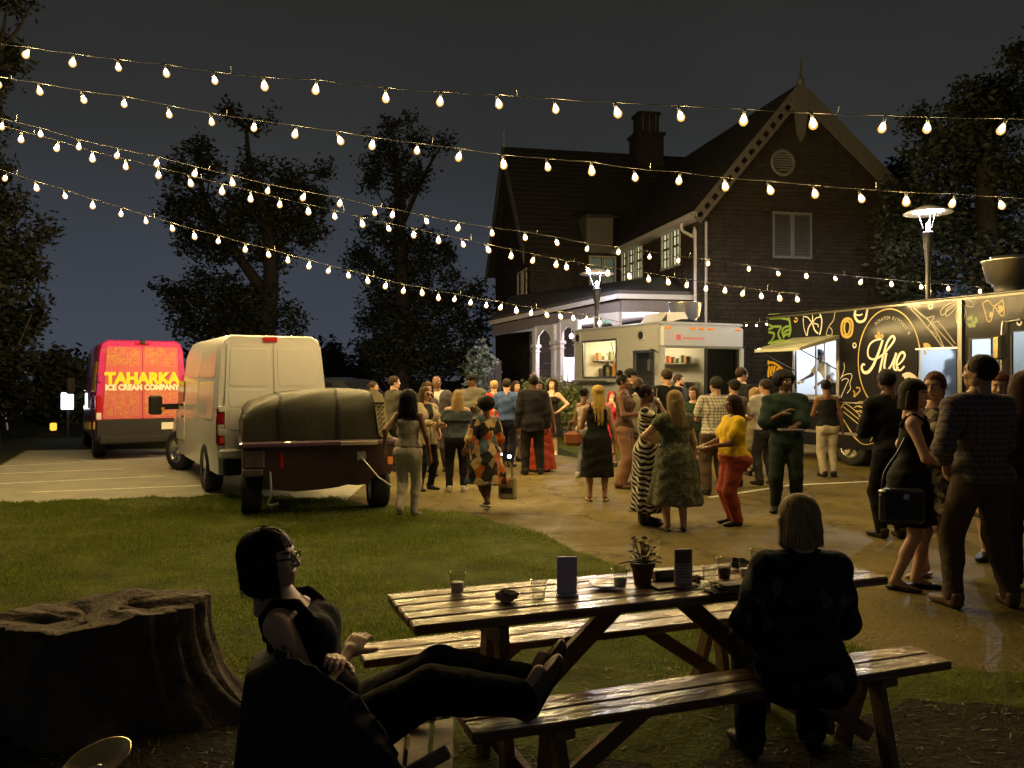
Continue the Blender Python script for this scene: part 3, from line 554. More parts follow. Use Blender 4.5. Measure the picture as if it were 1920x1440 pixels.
# ------------------------------------------------------------------ string lights
bulbm = emis('string_bulb_glow', BULB_C, BULB_L)
shellm = bpy.data.materials.new('amber_halo_shell'); shellm.use_nodes = True; _n = shellm.node_tree; _n.nodes.clear(); shellm.cycles.emission_sampling = 'NONE'  # shell emission added to imitate the amber halo around a bulb
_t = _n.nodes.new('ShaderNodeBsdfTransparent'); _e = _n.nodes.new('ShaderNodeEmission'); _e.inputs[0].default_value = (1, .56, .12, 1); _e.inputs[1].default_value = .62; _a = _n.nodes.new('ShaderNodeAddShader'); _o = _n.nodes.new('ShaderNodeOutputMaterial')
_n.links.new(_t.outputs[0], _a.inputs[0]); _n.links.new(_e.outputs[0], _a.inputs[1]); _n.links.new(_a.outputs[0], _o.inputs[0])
cordm = mat('black_cord', (.018, .016, .013), .6); sockm = mat('black_socket', (.03, .03, .03), .5)
bulb_me = sock_me = shell_me = None
STR = [
 ('lit bulb string highest in the sky, sweeping over the whole scene', [(0, 11.2), (960, 9.3), (1920, 7.8)], [(-40, 76), (52, 88), (137, 100), (221, 111), (310, 120), (401, 134), (495, 144), (593, 149), (723, 164), (826, 172), (933, 177), (1041, 185), (1155, 192), (1274, 198), (1395, 204), (1523, 212), (1657, 216), (1739, 219), (1882, 222), (1990, 224)]),
 ('lit bulb string second from the top, crossing the gable of the house', [(0, 11.8), (960, 10.8), (1920, 9.8)], [(-5, 143), (73, 155), (155, 170), (233, 180), (316, 197), (396, 212), (477, 224), (555, 235), (635, 246), (699, 257), (782, 268), (862, 278), (944, 290), (1026, 297), (1109, 303), (1190, 316), (1274, 322), (1359, 333), (1442, 339), (1527, 347), (1613, 354), (1699, 360), (1788, 363), (1876, 369), (1965, 374)]),
 ('lit bulb string running from the upper left to the black truck roof vent', [(0, 12.4), (640, 14), (1200, 17.5), (1920, 20.0)], [(4, 222), (76, 239), (148, 261), (221, 278), (295, 293), (367, 312), (435, 328), (503, 345), (570, 358), (638, 370), (702, 386), (737, 391), (798, 404), (860, 416), (922, 426), (984, 434), (1043, 444), (1102, 456), (1160, 463), (1218, 471), (1273, 480), (1328, 486), (1404, 496), (1458, 504), (1511, 508), (1565, 514), (1615, 519), (1671, 524), (1727, 529), (1778, 533), (1838, 538), (1900, 541)]),
 ('lit bulb string passing over the street lamp by the porch and ending before the gable', [(0, 12.4), (420, 13.2), (830, 14.2), (1200, 14.9), (1510, 15.4)], [(40, 245), (108, 263), (173, 283), (236, 298), (297, 313), (356, 328), (416, 344), (470, 357), (525, 371), (578, 383), (627, 394), (678, 407), (727, 418), (776, 428), (822, 438), (867, 447), (913, 457), (959, 467), (1001, 476), (1043, 485), (1062, 488), (1101, 495), (1140, 500), (1179, 507), (1216, 511), (1252, 518), (1288, 523), (1324, 529), (1359, 534), (1394, 538), (1427, 543), (1461, 547), (1494, 550)]),
 ('lowest lit bulb string, running from the left edge to the porch eave', [(0, 13.8), (500, 15), (900, 16.2), (1130, 17.2)], [(11, 321), (67, 339), (121, 355), (174, 373), (227, 388), (273, 403), (322, 417), (364, 430), (410, 441), (460, 456), (502, 465), (540, 477), (580, 487), (617, 497), (653, 506), (689, 515), (724, 524), (757, 533), (791, 538), (822, 546), (853, 550), (883, 557), (912, 561), (940, 566), (968, 572), (997, 576), (1024, 580), (1050, 584), (1075, 586), (1100, 589), (1125, 595)]),
 ('short level row of lit bulbs showing above the white truck roof', [(1240, 24.5), (1440, 22.5)], [(1225, 602), (1245, 602), (1264, 603), (1283, 604), (1303, 605), (1323, 605), (1343, 605), (1364, 606), (1382, 605), (1400, 604), (1418, 604), (1437, 602), (1452, 598)]),
]
for label, dd, pts in STR:
    dx, dz = [q[0] for q in dd], [q[1] for q in dd]; w = []
    for px, py in pts: w.append(P(px, py, float(np.interp(px, dx, dz))))
    root = thing('string_light', label, 'string lights', (w[0].x, w[0].y, w[0].z), 0, 'strings of lit bulbs hung across the yard'); o = w[0].copy()
    cp = []
    for i, p in enumerate(w):
        cp.append(p-o)
        if i+1 < len(w): n = w[i+1]; cp.append((p+n)/2-o-Vector((0, 0, (n-p).length*.012)))
    a, b = cp[0], cp[-1]; cp = [a+(a-cp[2])*1.5] + cp + [b+(b-cp[-3])*(.25 if 'ending' in label or 'short' in label else 1.5)]
    MB().tube(cp, .0048, 5).build('cord', cordm, root)
    for i, p in enumerate(w):
        if bulb_me is None:
            q = MB().lathe([(0, -.080), (.013, -.076), (.0245, -.056), (.022, -.034), (.012, -.006)], 7).build('bulb', bulbm, root); bulb_me = q.data; bulb_var = [bulb_me]
            for nm_, kk_ in (('string_bulb_dim', .6), ('string_bulb_bright', 1.4)): m2 = bulb_me.copy(); m2.materials[0] = emis(nm_, BULB_C, BULB_L*kk_); bulb_var.append(m2)
            sh_o = MB().lathe([(0, -.106), (.022, -.101), (.040, -.079), (.043, -.058), (.030, -.022), (.015, 0)], 12).build('glass', shellm, q); shell_me = sh_o.data  # added shell that glows as the halo of the bulb
            s = MB().lathe([(.0, -.004), (.015, -.004), (.016, .045), (.008, .06), (0, .06)], 7).build('socket', sockm, q); sock_me = s.data
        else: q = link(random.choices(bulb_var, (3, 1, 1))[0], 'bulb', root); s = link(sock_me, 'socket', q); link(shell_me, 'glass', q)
        q.location = p-o-Vector((0, 0, .062+random.uniform(-.008, .014))); q.rotation_euler = (random.gauss(0, .2), random.gauss(0, .2), random.uniform(0, 6)); k = random.uniform(.95, 1.15)*(.5 if 'short level' in label else 1); q.scale = (k, k, k)
    for i in range(0, len(w)-1, 5):                                   # loose cable-tie ends sticking up from the cord
        p = w[i].lerp(w[i+1], .35)-o; MB().tube([p, p+Vector((random.uniform(-.02, .03), 0, random.uniform(.05, .11)))], .0025, 4).build('cable_tie', mat('tie_white', (.6, .6, .55), .4), root)
# ------------------------------------------------------------------ street lamps
polem = mat('lamp_pole_grey', (.055, .055, .06), .45, metal=.3)
def street_lamp(px, py, d, label, power):
    p = P(px, py, d); root = thing('street_lamp', label, 'street lamp', (p.x, p.y, 0), 0, 'street lamps with flat disc shades'); h = p.z
    MB().lathe([(.12, 0), (.12, .25), (.06, .3), (.055, h-1.15), (.065, h-1.1), (.08, h-.85), (.10, h-.82), (.115, h-.48), (.10, h-.44), (0, h-.44)], 14).build('pole', polem, root)
    MB().lathe([(.0, h+.17), (.12, h+.15), (.52, h-.01), (.52, h-.03), (.10, h+.09), (0, h+.095)], 28).build('shade', mat('lamp_shade_white', (.8, .8, .82), .35), root)
    a = MB()
    for k in range(3): t = k*2*PI/3+.9; a.tube([(.11*math.cos(t), .11*math.sin(t), h-.38), (.24*math.cos(t), .24*math.sin(t), h+.05)], .012, 6)
    a.build('arm', polem, root)
    MB().lathe([(0, h-.44), (.035, h-.44), (.04, h-.26), (0, h-.22)], 10).build('lens', emis('lamp_lens', (.86, .84, 1.0), 90, False), root)
    lamp_point('light', root, (0, 0, h-.09), (.86, .86, 1.0), power, .05)
    return root
street_lamp(1740, 398, 19, 'tall street lamp with bright white disc shade behind the black truck', 800)
street_lamp(1119, 513, 25.2, 'street lamp with bright white disc shade beside the porch roof', 380)
# lamp added for a bright mirror glint left of the pink van and the amber lantern on the grass
p = P(126, 752, 24); fl = thing('added_glint_lamp', 'added white lamp on a post in place of the mirror glint by the pink van', 'added_glint_lamp', (p.x, p.y, 0), R(16))
MB().rbox((-.19, .02, p.z-.27), (.19, .14, p.z+.27), .10).build('housing', polem, fl); MB().rbox((-.16, -.01, p.z-.24), (.16, .03, p.z+.24), .10).build('lens', emis('glint_lamp_lens', (.82, .92, 1), 9), fl); MB().tube([(0, .08, 0), (0, .08, p.z-.28)], .035, 8).build('post', polem, fl)
p = G(100, 812); la = thing('lantern', 'small glowing amber lantern standing on the dark grass', 'lantern', (p.x, p.y, 0))
MB().rbox((-.08, -.08, .08), (.08, .08, .32), .03).build('glass', emis('amber_glow', (1, .52, .05), 1.6), la); MB().lathe([(.12, .32), (.07, .39), (.02, .43), (0, .45)], 8).build('cap', cordm, la); MB().box((-.10, -.10, 0), (.10, .10, .08)).build('base', cordm, la)
# ------------------------------------------------------------------ vehicles
tyre_m = mat('tyre_rubber', (.018, .018, .018), .8, bump=.3, bscale=60); rim_m = mat('rim_silver', (.55, .55, .55), .3, metal=.9); blk = mat('black_plastic', (.016, .016, .017), .5); dark_in = mat('dark_interior', (.03, .028, .025), .8)
chrome = mat('brushed_steel', (.62, .60, .56), .34, metal=1., bump=.05, bscale=30); redlens = mat('red_lens', (.35, .012, .012), .15, coat=.6); whitelens = mat('clear_lens', (.6, .6, .6), .15, coat=.6); orange = mat('orange_lens', (.75, .22, .02), .25, coat=.5, emit=(1, .3, .03), es=.12)
plate_m = mat('plate_white', (.65, .63, .55), .5)
def replace_eval(o):
    dg = bpy.context.evaluated_depsgraph_get(); me = bpy.data.meshes.new_from_object(o.evaluated_get(dg)); old = o.data; o.modifiers.clear(); o.data = me; me.name = o.name
def boolcut(o, cutters):
    for c in cutters:
        q = c.build('cutter', blk); m = o.modifiers.new('b', 'BOOLEAN'); m.operation = 'DIFFERENCE'; m.solver = 'EXACT'; m.object = q; bpy.context.view_layer.update(); replace_eval(o); bpy.data.objects.remove(q)
def wheel(parent, loc, r, w, rz=0., rim=rim_m, tilt=0):
    M = Matrix.Rotation(R(90), 4, 'Y')
    t = MB().lathe([(r*.62, -w*.5), (r*.9, -w*.5), (r*.98, -w*.38), (r, -w*.2), (r, w*.2), (r*.98, w*.38), (r*.9, w*.5), (r*.62, w*.5), (r*.58, 0), (r*.62, -w*.5)], 26, M=M).build('wheel', tyre_m, parent)
    t.location = loc; t.rotation_euler = (0, 0, rz)
    m = MB(); m.lathe([(r*.60, -w*.44), (r*.64, -w*.50), (r*.60, -w*.30), (r*.5, -w*.18), (r*.20, -w*.25), (r*.17, -w*.36), (0, -w*.38)], 20, M=M)
    for k in range(6):
        a = k*PI/3; m.beam((-w*.26, r*.18*math.cos(a), r*.18*math.sin(a)), (-w*.34, r*.57*math.cos(a), r*.57*math.sin(a)), r*.16, .03, up=(1, 0, 0))
    m.lathe([(r*.6, w*.44), (r*.3, w*.3), (0, w*.3)], 16, M=M); m.build('rim', rim, t); return t
def hull(name, st, w, zb, m, parent, sharp=38, lean=0, tum=(.985, 1., 1., .975, .945, .915, .86, .74), frac=(0, .12, .42, .62, .78, .91, .972, 1.0)):
    v = []; n = 2*len(frac)
    for y, hs, zt in st:
        hw_ = w/2*hs; L = [(w/2-hw_*tum[i], y, zb+(zt-zb)*frac[i]) for i in range(len(frac))]; v += L+[(w-p[0], p[1], p[2]) for p in reversed(L)]
    if lean: v = [(p[0], p[1]+max(0, p[2]-1.3)*lean*(1 if p[1] < .1 else 0), p[2]) for p in v]
    k = len(st); f = [tuple(range(n)), tuple(range(n*k-1, n*(k-1)-1, -1))]
    for i in range(k-1):
        for j in range(n): f.append((i*n+j, i*n+n+j, i*n+n+(j+1) % n, i*n+(j+1) % n))
    o = MB().add(v, f, 0, True).build(name, m, parent); o.data.set_sharp_from_angle(angle=R(sharp))
    import bmesh; b = bmesh.new(); b.from_mesh(o.data); bmesh.ops.recalc_face_normals(b, faces=b.faces); b.to_mesh(o.data); b.free()
    return o
def rplate(x0, x1, z0, z1, y, r, t=.014, n=4, skew=None, lean=0):
    "rounded panel in the plane y, facing -y"
    pts = []
    for cx_, cz_, a0 in ((x1-r, z0+r, -90), (x1-r, z1-r, 0), (x0+r, z1-r, 90), (x0+r, z0+r, 180)):
        for i in range(n+1):
            a = R(a0+90*i/n); px, pz = cx_+r*math.cos(a), cz_+r*math.sin(a); pts.append((skew(px, pz) if skew else px, y-t, pz))
    return MB().prism([(p[0], p[1]+max(0, p[2]-1.3)*lean, p[2]) for p in pts], (0, t, 0))
# ---- white van
def plate(parent, x, z, y, txt, w=.30):
    p = MB().rbox((x-w/2, y-.012, z-.075), (x+w/2, y, z+.075), .006).build('number_plate', plate_m, parent)
    return p
WV = thing('white_van', 'white high roof delivery van parked with its rear doors towards the lawn', 'van', (-4.12, 11.55, 0), R(29.3))
wp = mat('van_white', (.78, .77, .74), .28, coat=.5, var=.03, scale=1.2)
w, h = 1.57, 2.33
body = hull('body', [(0, .985, h-.02), (.03, 1, h), (3.0, 1, h), (3.45, .985, h-.10), (4.0, .96, 1.74), (4.3, .95, 1.36), (5.1, .94, 1.22), (5.45, .88, 1.05), (5.52, .8, .8)], w, .36, wp, WV, lean=.11)
boolcut(body, [MB().lathe([(0, -.3), (.42, -.3), (.42, .34), (0, .34)], 28, M=Matrix.Translation((xx, yy, .40)) @ Matrix.Rotation(R(90), 4, 'Y'), smooth=False) for xx in (0, w) for yy in (1.05, 4.35)])
sk = lambda x, z: w/2+(x-w/2)*float(np.interp(z, [.4, 1.5, 1.9, 2.2, 2.33], [1, 1, .965, .93, .90]))
for k, (a, b) in enumerate(((.10, w/2-.008), (w/2+.008, w-.10))):
    d = rplate(a, b, .72, 1.30, -.001, .012, .016, skew=sk); d2 = rplate(a, b, 1.30, 2.20, -.001, .012, .016, skew=sk, lean=.11); d.add(d2.v, d2.f); d = d.build('rear_door', wp, WV)
    for z0, z1 in ((1.60, 2.14), (.98, 1.28), (1.31, 1.55)): q = rplate(a+.055, b-.055, z0, z1, -.0172, .05, .006, skew=sk, lean=.11).build('door_panel', wp, d, bevel=.006)
    for z in (.95, 1.28):
        x_ = .05 if k == 0 else w-.05; MB().rbox((x_-.035, -.04, z-.04), (x_+.06 if k == 0 else x_+.035, -.005, z+.04), .006).build('hinge', wp, d)
MB().rbox((w*.33, -.045, .90), (w*.68, -.012, .97), .015).build('handle', blk, WV)
plate(WV, w*.44, .80, -.018, ''); bm_ = MB(); bm_.rbox((.02, -.09, .58), (w-.02, .05, .72), .03); bm_.build('bumper', wp, WV); bm2 = MB(); bm2.rbox((.08, -.06, .34), (w-.08, .1, .58), .03); bm2.build('bumper_step', blk, WV)
MB().lathe([(0, -.012), (.03, -.012), (.03, .01)], 12, M=Matrix.Translation((.42, -.09, .655)) @ Matrix.Rotation(R(90), 4, 'X')).build('sensor', blk, WV)
MB().rbox((w*.5-.13, .07, 2.235), (w*.5+.07, .12, 2.31), .01).build('brake_light', mat('red_lens_lit', (.5, .03, .02), .2, coat=.5, emit=(1, .06, .02), es=.10), WV)
for x0, x1 in ((-.008, .10), (w-.10, w+.008)):
    t = MB().rbox((x0, -.022, .76), (x1, .08, 1.30), .02).build('tail_light', redlens, WV); MB().rbox((x0+.012, -.028, .92), (x1-.012, -.02, 1.06), .01).build('lens', whitelens, t); MB().rbox((x0+.04, -.028, .80), (x1-.012, -.02, .89), .01).build('lens', mat('red_lens_lit'+'', (.5, .03, .02)), t)
# left side: recessed blank windows, front door, mirror
def side_panel(y0, y1, z0, z1, name, m, par, out=.006, rr=.07, x=0., bev=.004):
    pts = []
    for cy_, cz_, a0 in ((y1-rr, z0+rr, -90), (y1-rr, z1-rr, 0), (y0+rr, z1-rr, 90), (y0+rr, z0+rr, 180)):
        for i in range(5):
            a = R(a0+90*i/4); zz = cz_+rr*math.sin(a); pts.append((x+w/2*(1-float(np.interp((zz-.36)/(h-.36), (0, .12, .42, .62, .78, .91, 1), (.985, 1, 1, .975, .945, .915, .74))))-out, cy_+rr*math.cos(a), zz))
    return MB().prism(pts, (out+.006, 0, 0)).build(name, m, par, bevel=bev)
side_panel(.35, 1.65, 1.72, 2.18, 'side_panel', wp, WV); side_panel(.35, 1.65, 1.10, 1.66, 'side_panel', wp, WV); side_panel(1.75, 3.1, 1.10, 1.66, 'side_panel', wp, WV); side_panel(1.75, 3.1, 1.72, 2.18, 'side_panel', wp, WV)
dr = side_panel(3.2, 4.15, .62, 1.30, 'front_door', wp, WV, .007); side_panel(3.28, 3.98, 1.22, 1.66, 'window', dkglass, dr, .010, .06); MB().rbox((-.02, 3.3, 1.02), (.01, 3.42, 1.06), .008).build('handle', blk, dr)
mm = MB(); mm.beam((.02, 3.95, 1.2), (-.32, 3.86, 1.2), .12, .10); mm.rbox((-.50, 3.80, 1.06), (-.28, 3.96, 1.40), .03); mm.build('mirror', blk, WV); MB().rbox((-.30, 3.79, 1.14), (-.25, 3.80, 1.19), .003).build('reflector', orange, WV)
ws_ = MB(); ws_.add([(.14, 4.28, 1.36), (w-.14, 4.28, 1.36), (w-.22, 3.62, 2.12), (.22, 3.62, 2.12)], [(0, 1, 2, 3)]); ws_.build('windshield', dkglass, WV)
for x_, y_, rz_ in ((.10, 1.05, 0), (.10, 4.35, R(24)), (w-.10, 1.05, 0), (w-.10, 4.35, R(24))): wheel(WV, (x_, y_, .37), .37, .24, rz_ + (PI if x_ > 1 else 0))
# ---- pink ice cream van
PV = thing('pink_van', 'pink high roof ice cream van with yellow lettering and line drawings on its rear doors', 'van', (-8.51, 16.9, 0), R(30))
pk = mat('van_pink', (.50, .115, .13), .25, coat=.6, var=.06, scale=2); pk2 = mat('van_magenta', (.46, .03, .17), .25, coat=.6); pdk = mat('van_navy', (.045, .04, .075), .3, coat=.4); yel = mat('print_yellow', (.80, .60, .03), .4, coat=.3); cream = mat('print_cream', (.80, .74, .62), .4, coat=.3); linec = mat('print_line_orange', (.52, .30, .08), .4, coat=.3)
w, h = 1.75, 2.50
body = hull('body', [(0, .985, h-.03), (.04, 1, h), (4.2, 1, h), (4.5, .98, h-.1), (5.2, .96, 1.7), (5.5, .95, 1.3), (6.0, .9, 1.15), (6.15, .8, .8)], w, .42, pk2, PV)
boolcut(body, [MB().lathe([(0, -.3), (.44, -.3), (.44, .34), (0, .34)], 28, M=Matrix.Translation((xx, yy, .40)) @ Matrix.Rotation(R(90), 4, 'Y'), smooth=False) for xx in (0, w) for yy in (1.05, 5.0)])
sk = lambda x, z: w/2+(x-w/2)*float(np.interp(z, [.4, 1.5, 1.9, 2.2, 2.5], [1, 1, .965, .93, .88]))
for a, b in ((.13, w/2-.006), (w/2+.006, w-.13)):
    d = rplate(a, b, .86, 2.36, -.001, .05, .016, skew=sk).build('rear_door', pk, PV, bevel=.006)
    art = MB(); rr_ = random.Random(5 if a < .5 else 9); N = (0, -1, 0)
    def rect(x0, x1, z0, z1, wd=.010): art.ribbon([(sk(x0, z0), -.017, z0), (sk(x1, z0), -.017, z0), (sk(x1, z1), -.017, z1), (sk(x0, z1), -.017, z1)], wd, N, closed=True)
    for z0, z1, cnt in ((.90, 1.10, 4), (1.10, 1.46, 4), (1.95, 2.3, 3)):        # rows of little houses, doors and shelves
        xs = np.linspace(a+.05, b-.05, cnt+1)
        for i in range(cnt):
            x0, x1 = xs[i]+rr_.uniform(0, .03), xs[i+1]-rr_.uniform(.0, .04); zt = z1-rr_.uniform(0, .10); rect(x0, x1, z0+rr_.uniform(0, .05), zt)
            rect(x0+.03, x1-.03, z0+.08, (z0+zt)/2+.02, .007); rect(x0+.035, (x0+x1)/2-.01, (z0+zt)/2+.05, zt-.03, .006); rect((x0+x1)/2+.01, x1-.035, (z0+zt)/2+.05, zt-.03, .006)
            art.ribbon(catmull([((x0+x1)/2-.05, -.0175, zt), ((x0+x1)/2-.02, -.0175, zt+.05), ((x0+x1)/2+.03, -.0175, zt+.04), ((x0+x1)/2+.05, -.0175, zt)], 4), .006, N)
    for i in range(90):
        x0 = rr_.uniform(a+.04, b-.08); z0 = rr_.choice([rr_.uniform(.9, 1.45), rr_.uniform(1.95, 2.32)]); art.ribbon(catmull([(x0, -.018, z0), (x0+rr_.uniform(-.05, .05), -.018, z0+.03), (x0+rr_.uniform(-.06, .06), -.018, z0+rr_.uniform(.0, .07)), (x0+.05, -.018, z0+.05)], 3), .006, N)
    art.build('line_drawing', linec, d, 'stuff')
sh = mat('print_shadow', (.28, .015, .06), .4)
for dx, dz, mm_, y_, nm in ((.02, -.02, sh, -.019, 'lettering_shadow'), (0, 0, yel, -.0225, 'lettering')):
    text('TAHARKA', nm, .315, mm_, PV, (w*.505+dx, y_, 1.60+dz), (R(90), 0, 0), .020, .0015, .98, spacing=1.0)
text('ICE CREAM COMPANY', 'lettering', .155, cream, PV, (w*.505, -.0225, 1.465), (R(90), 0, 0), .010, .0015, .90)
t = MB(); t.rbox((.0, -.05, .42), (w, .06, .86), .03); t.build('bumper', blk, PV); t = MB(); t.rbox((.05, -.12, .36), (w-.05, 0, .52), .03); t.build('bumper_step', blk, PV); plate(PV, w*.80, .70, -.052, '', .32)
for x0, x1 in ((-.01, .12), (w-.12, w+.01)):
    t = MB().rbox((x0, -.03, .74), (x1, .1, 1.36), .03).build('tail_light', redlens, PV); MB().rbox((x0+.02, -.036, .86), (x1-.02, -.026, 1.0), .01).build('lens', whitelens, t)
MB().rbox((w*.42, -.02, 2.40), (w*.58, .02, 2.45), .01).build('brake_light', redlens, PV); MB().rbox((w*.48, -.05, 2.42), (w*.53, .03, 2.50), .015).build('rear_camera', blk, PV)
for z in (1.72,): 
    for x_ in (.03, w-.09): MB().rbox((x_, -.05, z-.10), (x_+.07, 0, z+.06), .02).build('hinge', pk2, PV)
h_ = h; side_panel(.30, 1.3, 1.42, 2.05, 'side_print', yel, PV, .012, .02)
lo = MB(); lo.rbox((-.012, .06, .42), (.02, .60, 1.02), .006); lo.rbox((-.012, 1.52, .42), (.02, 4.5, 1.02), .006); lo.build('side_cladding', pdk, PV)
dr = side_panel(3.7, 4.7, 1.4, 1.9, 'window', dkglass, PV, .012, .06)
mm = MB(); mm.beam((.02, 4.6, 1.5), (-.22, 4.55, 1.5), .10, .08); mm.rbox((-.40, 4.50, 1.30), (-.18, 4.66, 1.74), .03); mm.build('mirror', blk, PV)
for x_, y_ in ((.12, 1.05), (.12, 5.0), (w-.12, 1.05), (w-.12, 5.0)): wheel(PV, (x_, y_, .38), .38, .24, PI if x_ > 1 else 0)
# ---- dark car behind
q = P(664, 0, 22.0); DC = thing('parked_car', 'dark estate car parked between the white van and the crowd', 'car', (q.x, q.y, 0), R(58)); cp_ = mat('car_dark_paint', (.04, .045, .055), .22, coat=.8)
w, h = 1.75, 1.72
body = hull('body', [(0, .9, 1.05), (.12, .97, 1.2), (.7, 1, 1.66), (1.4, 1, 1.72), (2.6, .98, 1.70), (3.2, .97, 1.15), (4.2, .93, 1.0), (4.5, .8, .8)], w, .25, cp_, DC, frac=(0, .2, .45, .62, .64, .93, .98, 1), tum=(.95, 1, 1, .98, .96, .80, .74, .6))
boolcut(body, [MB().lathe([(0, -.3), (.36, -.3), (.36, .34), (0, .34)], 24, M=Matrix.Translation((xx, yy, .33)) @ Matrix.Rotation(R(90), 4, 'Y'), smooth=False) for xx in (0, w) for yy in (.85, 3.6)])
for x_, y_ in ((.1, .85), (.1, 3.6), (w-.1, .85), (w-.1, 3.6)): wheel(DC, (x_, y_, .33), .33, .22, PI if x_ > 1 else 0)
g_ = MB(); g_.prism([(.03, .75, 1.17), (.03, 2.95, 1.17), (.12, 2.55, 1.58), (.12, .95, 1.58)], (.005, 0, 0)); g_.prism([(w-.03, .75, 1.17), (w-.03, 2.95, 1.17), (w-.12, 2.55, 1.58), (w-.12, .95, 1.58)], (-.005, 0, 0)); g_.build('window', dkglass, DC)
g_ = MB(); g_.add([(.2, .16, 1.22), (w-.2, .16, 1.22), (w-.3, .62, 1.62), (.3, .62, 1.62)], [(0, 1, 2, 3)]); g_.build('rear_window', dkglass, DC)
for x0 in (.06, w-.26): MB().rbox((x0, -.02, .78), (x0+.2, .1, 1.0), .02).build('tail_light', redlens, DC)
# ---- white food truck
WT = thing('white_food_truck', 'white food truck with lit serving hatch, round vents and orange roof markers', 'food truck', (3.64, 20.5, 0), math.atan2(.445, .895)); tw, tl = 2.6, 4.0
tp = mat('truck_white', (.38, .395, .42), .35, coat=.3); nt, b = nodes_of(tp)
br = nt.nodes.new('ShaderNodeTexBrick'); br.inputs['Scale'].default_value = 1; br.inputs['Brick Width'].default_value = .32; br.inputs['Row Height'].default_value = .085; br.inputs['Mortar Size'].default_value = .006
mp = nt.nodes.new('ShaderNodeMapping'); mp.inputs['Rotation'].default_value = (R(90), 0, R(90)); tcn = nt.nodes.new('ShaderNodeTexCoord'); nt.links.new(tcn.outputs['Object'], mp.inputs['Vector'])
sx_ = nt.nodes.new('ShaderNodeSeparateXYZ'); cb_ = nt.nodes.new('ShaderNodeCombineXYZ'); nt.links.new(tcn.outputs['Object'], sx_.inputs[0]); nt.links.new(sx_.outputs[1], cb_.inputs[0]); nt.links.new(sx_.outputs[2], cb_.inputs[1]); nt.links.new(cb_.outputs[0], br.inputs['Vector'])
bu = nt.nodes.new('ShaderNodeBump'); bu.inputs['Strength'].default_value = .55; bu.inputs['Distance'].default_value = .01; bu.invert = True; nt.links.new(br.outputs['Fac'], bu.inputs['Height']); nt.links.new(bu.outputs[0], b.inputs['Normal'])
tps = mat('truck_white_smooth', (.33, .355, .39), .3, coat=.4, var=.03, scale=2)
MS = frame((0, tl, .45), (0, -1, 0), (1, 0, 0))
sh_ = [(tl-3.55, 1.75-.45, tl-1.9, 2.72-.45), (tl-1.03, 1.22-.45, tl-.22, 2.37-.45)]
m = MB(); wallgrid(m, tl, 2.62, sh_, MS, .06); m.build('side_wall', tp, WT)
m = MB(); m.box((tw-.06, 0, .45), (tw, tl, 3.05)); m.box((.06, tl-.06, .45), (tw-.06, tl, 3.05)); m.build('body', tps, WT)
m = MB(); m.rbox((-.03, -.12, 3.04), (tw+.03, tl+.05, 3.12), .03); m.build('roof', tps, WT)
m = MB(); m.rbox((-.02, -.16, 2.46), (tw+.02, .10, 3.04), .06); cap_ = m.build('front_cap', tps, WT)
m = MB(); m.box((.06, .02, .55), (tw-.06, tl-.06, .62)); m.build('floor', dark_in, WT)
lin = mat('kitchen_lining', (.70, .66, .56), .5)
m = MB(); m.box((tw-.10, 1.3, .62), (tw-.065, tl-.1, 3.0)); m.box((.07, tl-.1, .62), (tw-.07, tl-.065, 3.0)); m.box((.07, 1.3, 2.99), (tw-.07, tl-.1, 3.03)); m.box((.07, 1.26, .62), (.75, 1.30, 3.0)); m.build('lining', lin, WT)
m = MB(); m.box((tw-.10, .1, .62), (tw-.066, 1.3, 3.0)); m.box((.07, .1, 3.0), (tw-.07, 1.3, 3.03)); m.build('cab_lining', dark_in, WT)
m = MB(); m.prism([(.0, -.02, 1.20), (.0, -.42, .95), (.0, -.45, .42), (.0, .02, .42)], (tw, 0, 0)); m.build('nose', tps, WT)
m = MB(); m.beam((.04, -.10, 2.48), (.04, -.02, 1.18), .10, .10, up=(1, 0, 0)); m.build('pillar', tps, WT); m = MB(); m.beam((tw-.04, -.10, 2.48), (tw+.02, -.02, 1.18), .10, .10, up=(1, 0, 0)); m.build('pillar', tps, WT)
m = MB(); m.beam((tw*.54, -.09, 2.47), (tw*.56, -.015, 1.2), .07, .06, up=(1, 0, 0)); m.beam((.08, -.015, 1.21), (tw-.06, -.015, 1.21), .06, .05); m.build('windshield_frame', blk, WT)
wg = glass('vehicle_glass', (.78, .80, .78)); wg_d = glass('vehicle_glass_dark', (.22, .24, .22))
MB().add([(.09, -.085, 2.45), (tw*.53, -.085, 2.45), (tw*.545, -.02, 1.22), (.09, -.02, 1.22)], [(0, 1, 2, 3)]).build('windshield', wg, WT); MB().add([(tw*.555, -.085, 2.45), (tw-.09, -.085, 2.45), (tw-.07, -.02, 1.22), (tw*.57, -.02, 1.22)], [(0, 1, 2, 3)]).build('windshield', wg_d, WT)
m = MB(); m.tube([(tw*.60, -.05, 1.20), (tw*.80, -.10, 1.27), (tw*.35, -.13, 1.33)], .012, 5); m.build('wiper', blk, WT)
for x_ in (.16, .92, 1.20, 1.49, tw-.2): MB().rbox((x_-.085, -.185, 2.93), (x_+.085, -.155, 2.985), .012).build('marker_light', orange, WT)
rd = mat('print_red', (.60, .05, .05), .5)
m = MB(); m.rbox((.42, -.165, 2.66), (.55, -.160, 2.79), .002); m.build('icon_square', rd, WT); m = MB()
m.ribbon([(.24, -.1605, 2.67), (.36, -.1605, 2.67), (.36, -.1605, 2.79), (.24, -.1605, 2.79)], .014, closed=True); m.ribbon([(.30+.03*math.cos(q*.5), -.1605, 2.73+.03*math.sin(q*.5)) for q in range(13)], .01, closed=True); m.build('icon_outline', mat('print_pink', (.55, .28, .28), .5), WT)
